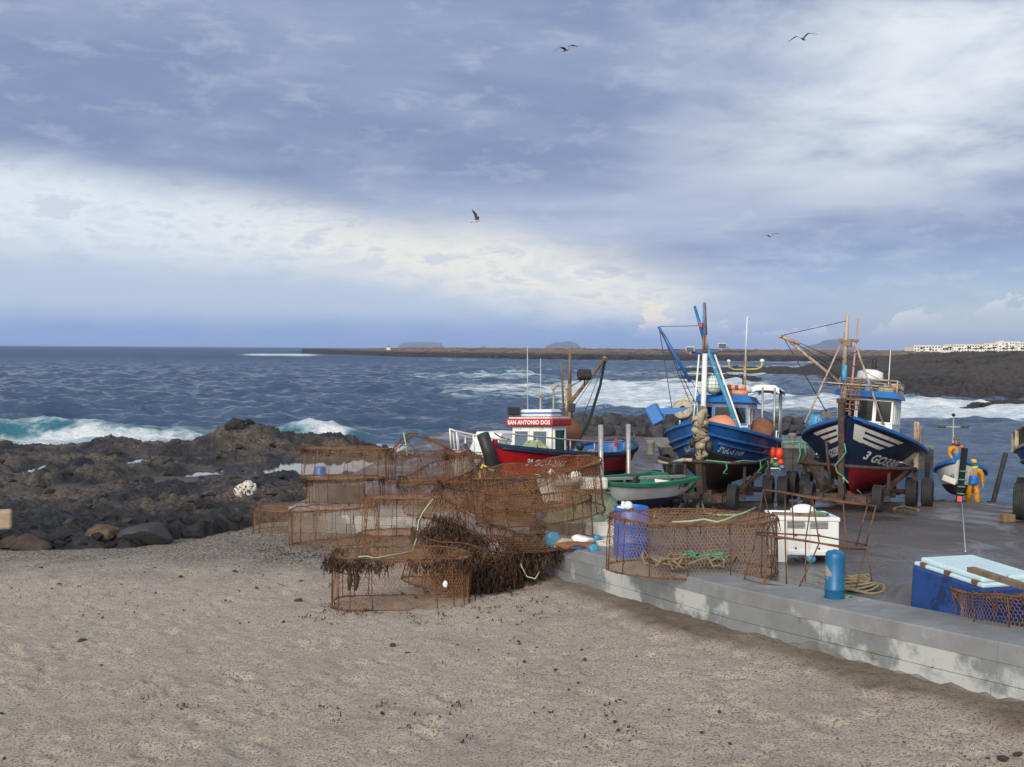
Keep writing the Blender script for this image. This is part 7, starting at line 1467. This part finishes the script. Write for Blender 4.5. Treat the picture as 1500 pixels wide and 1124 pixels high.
for sx in (-1, 1):
    for k in range(5): mb = MB(); mb.box((sx * 0.19, -d_ / 2 - 0.004, 0.675 - 0.022 * k), (0.29, 0.02, 0.009)); mb.build('vent_slot', M['black'], bn)
    mb = MB(); mb.lathe([(0, 0), (0.022, 0), (0.022, 0.01), (0, 0.01)], 10, Matrix.Translation((sx * 0.19, -d_ / 2 - 0.006, 0.47)) @ Matrix.Rotation(PI / 2, 4, 'X')); mb.lathe([(0, 0), (0.018, 0), (0.018, 0.01), (0, 0.01)], 10, Matrix.Translation((sx * 0.19, -d_ / 2 - 0.006, 0.25)) @ Matrix.Rotation(PI / 2, 4, 'X')); mb.build('drain_hole', M['black'], bn)
B_ = bn.location; Rb = Euler(bn.rotation_euler).to_matrix()
def onbin(p): return B_ + Rb @ Vector(p)
mb = MB(); beam(mb, (-0.56, -0.42, 0.81), (0.30, -0.40, 0.79), 0.12, 0.045); mb.xform(Matrix.Translation(B_) @ Rb.to_4x4()); tag(mb.build('plank', M['wood']), 'short wooden plank lying on the front rim of the white bin', 'plank')
mb = MB(); mb.ball(onbin((0.05, 0.1, 0.80)), 0.17, 16, 10, 0, (1.35, 0.85, 0.75)); tag(mb.build('buoy', M['white']), 'long white buoy lying on top of the white bin', 'buoy')
me = rock_mesh('net_bundle', 97, M['greenrope'], 3, (1.3, .9, .6), 0.9); o = link('net_bundle', me); o.location = onbin((0.26, -0.15, 0.77)); o.scale = (0.15, 0.15, 0.13); tag(o, 'small green net bundle beside the buoy on the white bin', 'net')
mb = MB(); mb.ball((0, 0, 0.06), 0.07, 10, 7, 0, (1.2, 1, 1)); o = mb.build('bottle', M['skyblue']); q = G(1188, 825, RZ); o.location = q; tag(o, 'blue plastic bottle under the edge of the white bin', 'bottle')
# blue cylinder on the wall
q = G(1226, 884, RZ); cy = thing('gas_cylinder', 'worn blue metal cylinder standing on the wall top with teal rope round its foot', 'cylinder', (q.x, q.y + 0.10, RZ(q.x, q.y + 0.1) + 0.03))
M['wornblue'] = mat('worn_blue_metal', (0.014, 0.13, 0.27), 0.45, 0.1, 0.2, 5, (0.38, 0.31, 0.2), 0.625, 0.05, 3.2, bump=0.2, bscale=30)
mb = MB(); mb.lathe([(0, 0), (0.115, 0), (0.12, 0.015), (0.12, 0.13), (0.124, 0.135), (0.124, 0.15), (0.12, 0.155), (0.12, 0.53), (0.116, 0.58), (0.10, 0.605), (0.05, 0.618), (0, 0.62)], 26); mb.build('body', M['wornblue'], cy)
mb = MB(); mb.lathe([(0.03, 0.615), (0.035, 0.62), (0.03, 0.63), (0, 0.63)], 12); mb.build('cap', M['wornblue'], cy)
p = cy.location; mb = MB(); mb.tube([p + Vector((0.14 * math.cos(a), 0.14 * math.sin(a), 0.015)) for a in [2 * PI * k / 16 for k in range(13)]], 0.012, 5); mb.tube([p + Vector((0.12, -0.04, 0.02)), p + Vector((0.2, 0.02, 0.05)), p + Vector((0.26, 0.04, 0.015))], 0.012, 5); mb.tube([p + Vector((-0.1, -0.1, 0.015)), p + Vector((-0.15, -0.2, 0.015)), p + Vector((-0.2, -0.33, 0.0)), p + Vector((-0.23, -0.36, -0.1))], 0.011, 5); tag(mb.build('rope', M['greenrope']), 'teal rope looped round the foot of the blue cylinder', 'rope')
# coil of rope on the concrete
q = G(1262, 866, RZ); mb = MB()
for k in range(8): mb.tube([(q.x + (0.30 - 0.02 * k) * math.cos(a) + 0.03 * math.sin(k * 2), q.y + (0.26 - 0.02 * k) * math.sin(a) + 0.03 * k, RZ(q.x, q.y) + 0.03 + 0.015 * k + 0.03 * math.sin(a * 2 + k)) for a in [2 * PI * j / 16 for j in range(16)]], 0.017, 5, closed=True)
tag(mb.build('rope_coil', M['rope']), 'coil of old brown rope on the concrete behind the blue cylinder', 'rope')
# big blue box with pale lid
M['boxblue'] = mat('blue_box_paint', (0.017, 0.055, 0.21), 0.5, 0, 0.25, 2.5, (0.10, 0.32, 0.42), 0.685, 0.03, 7, bump=0.2, bscale=25, col3=(0.012, 0.03, 0.10), amt3=0.6, scale3=2)
M['lidblue'] = mat('pale_turquoise_paint', (0.54, 0.71, 0.73), 0.5, 0, 0.12, 3, (0.08, 0.22, 0.38), 0.68, 0.04, 7, bump=0.3, bscale=25)
qa = G(1332, 893, RZ); qb = G(1436, 917, RZ); ang_ = math.atan2(qb.y - qa.y, qb.x - qa.x); Wx = (Vector((qb.x, qb.y)) - Vector((qa.x, qa.y))).length
bx_ = thing('insulated_box', 'big dark blue insulated fish box with a pale turquoise lid on the wall edge', 'fish box', qa, (R(-1), R(2), ang_)); Dy, Hb = 0.85, 0.55
mb = MB(); mb.box((Wx / 2, Dy / 2, Hb / 2), (Wx, Dy, Hb), None, 0, 0.035); mb.build('body', M['boxblue'], bx_)
mb = MB(); mb.box((Wx / 2, Dy / 2, Hb + 0.018), (Wx - 0.03, Dy - 0.03, 0.045), None, 0, 0.015); mb.build('collar', M['lidblue'], bx_)
mb = MB(); mb.box((Wx / 2, Dy / 2 + 0.02, Hb + 0.072), (Wx - 0.14, Dy - 0.08, 0.06), None, 0, 0.02); mb.build('lid', M['lidblue'], bx_)
for x in (0.17, Wx / 2, Wx - 0.14): mb = MB(); mb.box((x, 0.02, Hb + 0.035), (0.08, 0.05, 0.05), None, 0, 0.01); mb.build('hinge', M['rust'], bx_)
# plank and rusty net at the edge
mb = MB(); beam(mb, P(1422, 834, 10.6), P(1560, 878, 9.3), 0.09, 0.05); tag(mb.build('plank', M['wood']), 'weathered plank resting on the turquoise lid of the big blue box', 'plank')
KE = Trap(0.8, 0.55, 0.42, 44, 0.10, 0.0, 0.026, 0.003, 0.05, 2.0, 0.1, ('net2', 'rust')); qe = G(1500, 922, RZ)
KE.make('crushed rusty trap with a pointed end lying against the big blue box', (qe.x + 0.18, qe.y + 0.1, RZ(qe.x + .2, qe.y + 0.1)), (0, R(-6), R(-35)), 10, TG, 500)
# small drums far back, seen through the wire
for px, y, h_, m_, lab in ((469, 31.6, 0.5, 'drum', 'small blue drum on the pale wall end, seen through the back traps'), (586, 31.5, 0.9, 'skyblue', 'light blue drum behind the back row of traps')):
    x = at_depth(px, y); rr = 0.17; mb = MB(); mb.lathe([(0, 0), (rr * 0.96, 0), (rr, h_ * 0.3), (rr * 1.04, h_ * 0.32), (rr, h_ * 0.34), (rr, h_ - 0.03), (rr * 0.9, h_), (0, h_)], 18); o = mb.build('drum', M[m_]); o.location = (x, y, 2.2 if px < 500 else RZ(x, y)); tag(o, lab, 'drum')
mb = MB(); mb.lathe([(0, 0), (0.13, 0), (0.14, 0.4), (0.11, 0.46), (0, 0.47)], 14); o = mb.build('canister', M['wornblue']); p = P(723, 776, 21.0); o.location = (p.x, p.y, RZ(max(p.x, float(wall_x(p.y)) + 0.2), p.y) + 0.02); o.location.x = max(p.x, float(wall_x(p.y)) + 0.25); tag(o, 'worn blue canister on the wall behind the slumped traps', 'canister')

# ================================================================== two men in yellow oilskins
M['skin'] = mat('skin', (0.38, 0.22, 0.15), 0.55, 0, 0.08, 6)
M['oil'] = mat('yellow_oilskin', (0.56, 0.26, 0.012), 0.45, 0, 0.22, 7, (0.30, 0.13, 0.01), 0.54, 0.1, 7, bump=2.5, bscale=9)
M['bib'] = mat('blue_oilskin_bib', (0.02, 0.17, 0.52), 0.45, 0, 0.2, 7, (0.015, 0.10, 0.32), 0.55, 0.1, 6, bump=2.2, bscale=9)
M['lime'] = mat('lime_hood', (0.62, 0.62, 0.02), 0.6, 0, 0.1, 6); M['hair'] = mat('dark_hair', (0.02, 0.016, 0.014), 0.8, 0, 0.2, 20); M['greycap'] = mat('grey_beanie', (0.10, 0.10, 0.11), 0.95, 0, 0.2, 20); M['yellowcap'] = mat('yellow_cap', (0.68, 0.42, 0.01), 0.7, 0, 0.1, 10)
M['boot'] = mat('rubber_boot', (0.03, 0.035, 0.03), 0.5, 0, 0.15, 6); M['maroon'] = mat('maroon_scarf', (0.16, 0.012, 0.03), 0.9, 0, 0.15, 20)
def skin(name, chains, mt, parent, root=0, sub=2):
    """chains: lists of (point, radius); equal points join. One continuous surface."""
    vs, es, rad, idx = [], [], [], {}
    for ch in chains:
        prev = None
        for p, r in ch:
            k = tuple(round(c, 4) for c in p)
            if k not in idx: idx[k] = len(vs); vs.append(p); rad.append(r)
            if prev is not None and prev != idx[k]: es.append((prev, idx[k]))
            prev = idx[k]
    me = bpy.data.meshes.new(name); me.from_pydata(vs, es, []); o = link(name, me, parent); me.materials.append(mt)
    md = o.modifiers.new('skin', 'SKIN'); md.use_smooth_shade = True; md.branch_smoothing = 0.4
    for i, sv in enumerate(me.skin_vertices[0].data):
        r = rad[i]; sv.radius = r if isinstance(r, tuple) else (r, r); sv.use_root = (i == root)
    o.modifiers.new('subsurf', 'SUBSURF').levels = sub; o.modifiers['subsurf'].render_levels = sub; return o
def person(label, pos, rotz, cap, elbows, hands, stride=0.0, head_turn=0.0, hood=True):
    o = thing('person', label, 'person', pos, rotz, 'men in yellow oilskins'); o.scale = (1.08, 1.12, 1.0); pel = (0, 0, 0.93)
    hips = {s: (0, 0.10 * s, 0.90) for s in (-1, 1)}; knee = {s: (0.05 + 0.10 * stride * s, 0.12 * s, 0.50) for s in (-1, 1)}; ank = {s: (0.0 + 0.22 * stride * s - (0.05 if stride * s < 0 else 0), 0.13 * s, 0.09 if stride * s >= 0 else 0.12) for s in (-1, 1)}; toe = {s: (ank[s][0] + 0.17, 0.15 * s, 0.04) for s in (-1, 1)}
    sh = {s: (0, 0.19 * s, 1.43) for s in (-1, 1)}; neck = (0.0, 0, 1.50)
    ch = [[(pel, (0.15, 0.11)), ((0, 0, 1.10), (0.14, 0.10)), ((0, 0, 1.30), (0.16, 0.11)), ((0, 0, 1.43), (0.13, 0.09)), (neck, 0.06), ((0.01, 0, 1.57), 0.062), ((0.015, 0, 1.64), (0.080, 0.092)), ((0.01, 0, 1.71), (0.078, 0.095)), ((0.0, 0, 1.765), (0.05, 0.06))]]
    for s in (-1, 1):
        ch.append([(pel, 0.13), (hips[s], 0.095), (knee[s], 0.065), (ank[s], 0.048), (toe[s], 0.035)]); wr = hands[s]; el_ = elbows[s]; d = (Vector(wr) - Vector(el_)).normalized()
        ch.append([((0, 0, 1.43), 0.09), (sh[s], 0.062), (el_, 0.045), (wr, 0.03), (tuple(Vector(wr) + d * 0.07), (0.036, 0.02))])
        palm = Vector(wr) + d * 0.07; sd = d.cross(Vector((0, 1, 0)) * s).normalized(); inn = Vector((0, -s, 0))
        for k, L in enumerate((0.066, 0.078, 0.074, 0.056)):
            b = palm + sd * (0.03 - 0.02 * k); m1 = b + d * (0.035 + L * 0.35) + inn * 0.004; ch.append([(tuple(palm), 0.022), (tuple(m1), 0.0095), (tuple(m1 + d * L * 0.4 + inn * 0.014), 0.0085), (tuple(m1 + d * L * 0.6 + inn * 0.034), 0.007)])
        ch.append([(tuple(Vector(wr) + d * 0.03), 0.024), (tuple(Vector(wr) + d * 0.055 + sd * 0.045), 0.0105), (tuple(Vector(wr) + d * 0.09 + sd * 0.056 + inn * 0.012), 0.009)])
    skin('body', ch, M['skin'], o)
    # face: nose, ears, eyes, mouth
    mb = MB(); mb.ball((0.105, 0, 1.645), 0.018, 8, 6, 0, (1.2, .8, 1.4))
    for s in (-1, 1): mb.ball((0.0, 0.082 * s, 1.645), 0.026, 8, 6, 0, (.8, .4, 1.2))
    mb.build('nose_and_ears', M['skin'], o); mb = MB()
    for s in (-1, 1): mb.ball((0.088, 0.032 * s, 1.672), 0.011, 8, 6)
    mb.box((0.096, 0, 1.60), (0.012, 0.05, 0.012), bev=0.003); mb.build('eyes_and_mouth', M['hair'], o)
    J = [[((0, 0, 0.93), (0.19, 0.15)), ((0, 0, 1.10), (0.185, 0.145)), ((0, 0, 1.30), (0.195, 0.145)), ((0, 0, 1.44), (0.15, 0.115)), ((0, 0, 1.50), (0.09, 0.085))]]
    for s in (-1, 1): J.append([((0, 0, 1.44), 0.12), (sh[s], 0.098), (elbows[s], 0.077), (tuple(Vector(hands[s]) - (Vector(hands[s]) - Vector(elbows[s])).normalized() * 0.01), 0.062)])
    skin('jacket', J, M['oil'], o)
    skin('jacket_panel', [[((0.012, 0, 0.80), (0.205, 0.165)), ((0.012, 0, 0.95), (0.203, 0.163)), ((0.012, 0, 1.15), (0.197, 0.156)), ((0.014, 0, 1.27), (0.17, 0.148))]], M['bib'], o)
    mb = MB(); mb.box((0.155, 0, 1.33), (0.02, 0.05, 0.28), Matrix.Rotation(-0.15, 3, 'Y'), 0, 0.006); mb.build('zip_flap', M['bib'], o)
    skin('trousers', [[((0, 0, 0.96), (0.16, 0.13)), (pel, (0.16, 0.13)), (hips[1], 0.13), (knee[1], 0.105), ((ank[1][0], ank[1][1], ank[1][2] + 0.03), 0.098)], [(pel, 0.13), (hips[-1], 0.13), (knee[-1], 0.105), ((ank[-1][0], ank[-1][1], ank[-1][2] + 0.03), 0.098)]], M['oil'], o)
    for s in (-1, 1): mb = MB(); mb.ball((toe[s][0] - 0.07, toe[s][1], ank[s][2] - 0.03), 0.07, 12, 8, 0, (1.9, 0.8, 0.85)); mb.build('boot', M['boot'], o)
    mb = MB(); mb.lathe([(0.10, 1.44), (0.135, 1.47), (0.14, 1.52), (0.115, 1.56), (0.10, 1.54)], 16, Matrix.Translation((-0.01, 0, 0))); mb.build('hood' if hood else 'scarf', M['lime'] if hood else M['maroon'], o)
    if cap == 'cap':
        mb = MB(); mb.lathe([(0.098, 1.69), (0.10, 1.73), (0.088, 1.775), (0.05, 1.80), (0, 1.805)], 18, Matrix.Translation((-0.005, 0, 0))); mb.box((0.12, 0, 1.70), (0.12, 0.14, 0.014), Matrix.Rotation(0.2, 3, 'Y'), 0, 0.006); mb.build('cap', M['yellowcap'], o)
    else:
        mb = MB(); mb.lathe([(0.095, 1.675), (0.102, 1.69), (0.100, 1.74), (0.08, 1.79), (0.04, 1.81), (0, 1.815)], 18, Matrix.Translation((-0.008, 0, 0))); mb.build('beanie', M['greycap'], o)
    mb = MB(); mb.ball((-0.03, 0, 1.655), 0.095, 12, 8, 0, (0.8, 0.92, 0.7)); mb.build('hair', M['hair'], o); return o
py_ = 37.3; person('man in yellow cap and yellow oilskins with blue front, walking up the slipway', (at_depth(1429, py_), py_, float(ramp_z(16.0, py_)) + 0.03), R(-112), 'cap', {-1: (-0.05, -0.275, 1.17), 1: (-0.03, 0.275, 1.17)}, {-1: (0.08, -0.27, 0.92), 1: (0.04, 0.29, 0.91)}, 0.5)
py_ = 39.6; person('man in grey beanie and yellow oilskins standing in the small white boat', (at_depth(1403, py_) , py_, 1.28), R(-75), 'beanie', {-1: (-0.03, -0.265, 1.17), 1: (0.0, 0.265, 1.17)}, {-1: (0.12, -0.22, 0.95), 1: (0.14, 0.2, 0.95)}, 0.0, hood=False)

# ================================================================== gulls
M['gullgrey'] = mat('gull_back', (0.09, 0.085, 0.085), 0.8, 0, 0.2, 8); M['gullwhite'] = mat('gull_belly', (0.5, 0.5, 0.5), 0.8, 0, 0.1, 8)
def gull(px, py, d, rot, up, label, fold=0.0):
    o = thing('gull', label, 'gull', P(px, py, d), rot, 'gulls flying over the harbour')
    mb = MB(); mb.lathe([(0, -0.27), (0.03, -0.24), (0.045, -0.14), (0.06, 0.0), (0.055, 0.1), (0.035, 0.16), (0.038, 0.2), (0.03, 0.235), (0.01, 0.26), (0, 0.30)], 10, Matrix.Rotation(PI / 2, 4, 'Y')); mb.build('body', M['gullwhite'], o)
    mb = MB(); mb.add([(-0.24, -0.03, 0.01), (-0.24, 0.03, 0.01), (-0.37, 0.07, 0.0), (-0.37, -0.07, 0.0), (-0.24, -0.03, -0.005), (-0.24, 0.03, -0.005), (-0.37, 0.07, -0.008), (-0.37, -0.07, -0.008)], [(0, 1, 2, 3), (7, 6, 5, 4), (0, 4, 5, 1), (1, 5, 6, 2), (2, 6, 7, 3), (3, 7, 4, 0)]); mb.build('tail', M['gullwhite'], o)
    for s in (-1, 1):
        st = []; 
        for k in range(9):
            t = k / 8; y = 0.04 + 0.62 * t * (1 - 0.15 * fold); z = up * (0.30 * math.sin(min(t / 0.45, 1) * PI / 2) - 0.42 * max(0, t - 0.42) * (1.0 if up < 0.9 else -0.6)); ch = 0.085 * (1 - t ** 2.2) + 0.012; xm = 0.05 - 0.10 * max(0, t - 0.4) * (1 + fold)
            st.append((Vector((xm + ch, s * y, z)), Vector((xm, s * y, z + 0.012)), Vector((xm - ch * 1.1, s * y, z)), Vector((xm, s * y, z - 0.004))))
        mb = MB(); mb.grid(st, 0, True, close_v=True); mb.build('wing', M['gullgrey'], o)
    return o
gull(829, 73, 44, (R(18), 0, R(-60)), 0.45, 'gull gliding with spread wings high over the sea, above the bright gap in the cloud')
gull(1176, 57, 46, (R(6), R(5), R(-120)), 0.55, 'gull gliding with spread wings near the top of the pale cloud')
gull(698, 324, 40, (R(-14), R(-10), R(-15)), 1.25, 'dark gull flapping with raised wings in front of the bright cloud band', 0.6).scale = (0.62, 0.62, 0.62)
gull(1128, 346, 62, (R(12), 0, R(-75)), 0.35, 'small gull gliding low above the masts of the blue boat')

# ------------------------------------------------------------------ sea air
mb = MB(); mb.box((0, 8510, 111), (26000, 17640, 236)); hz_ = bpy.data.materials.new('sea_haze'); hz_.use_nodes = True; t = NT(hz_.node_tree)
for n in list(t.n): t.n.remove(n)
ou = t.node('ShaderNodeOutputMaterial'); pv = t.node('ShaderNodeVolumePrincipled'); pv.inputs['Color'].default_value = (0.58, 0.71, 1.0, 1); pv.inputs['Density'].default_value = 0.000055; t.l.new(pv.outputs[0], ou.inputs['Volume'])
mb.build('haze', hz_, kind='stuff', fix=False)
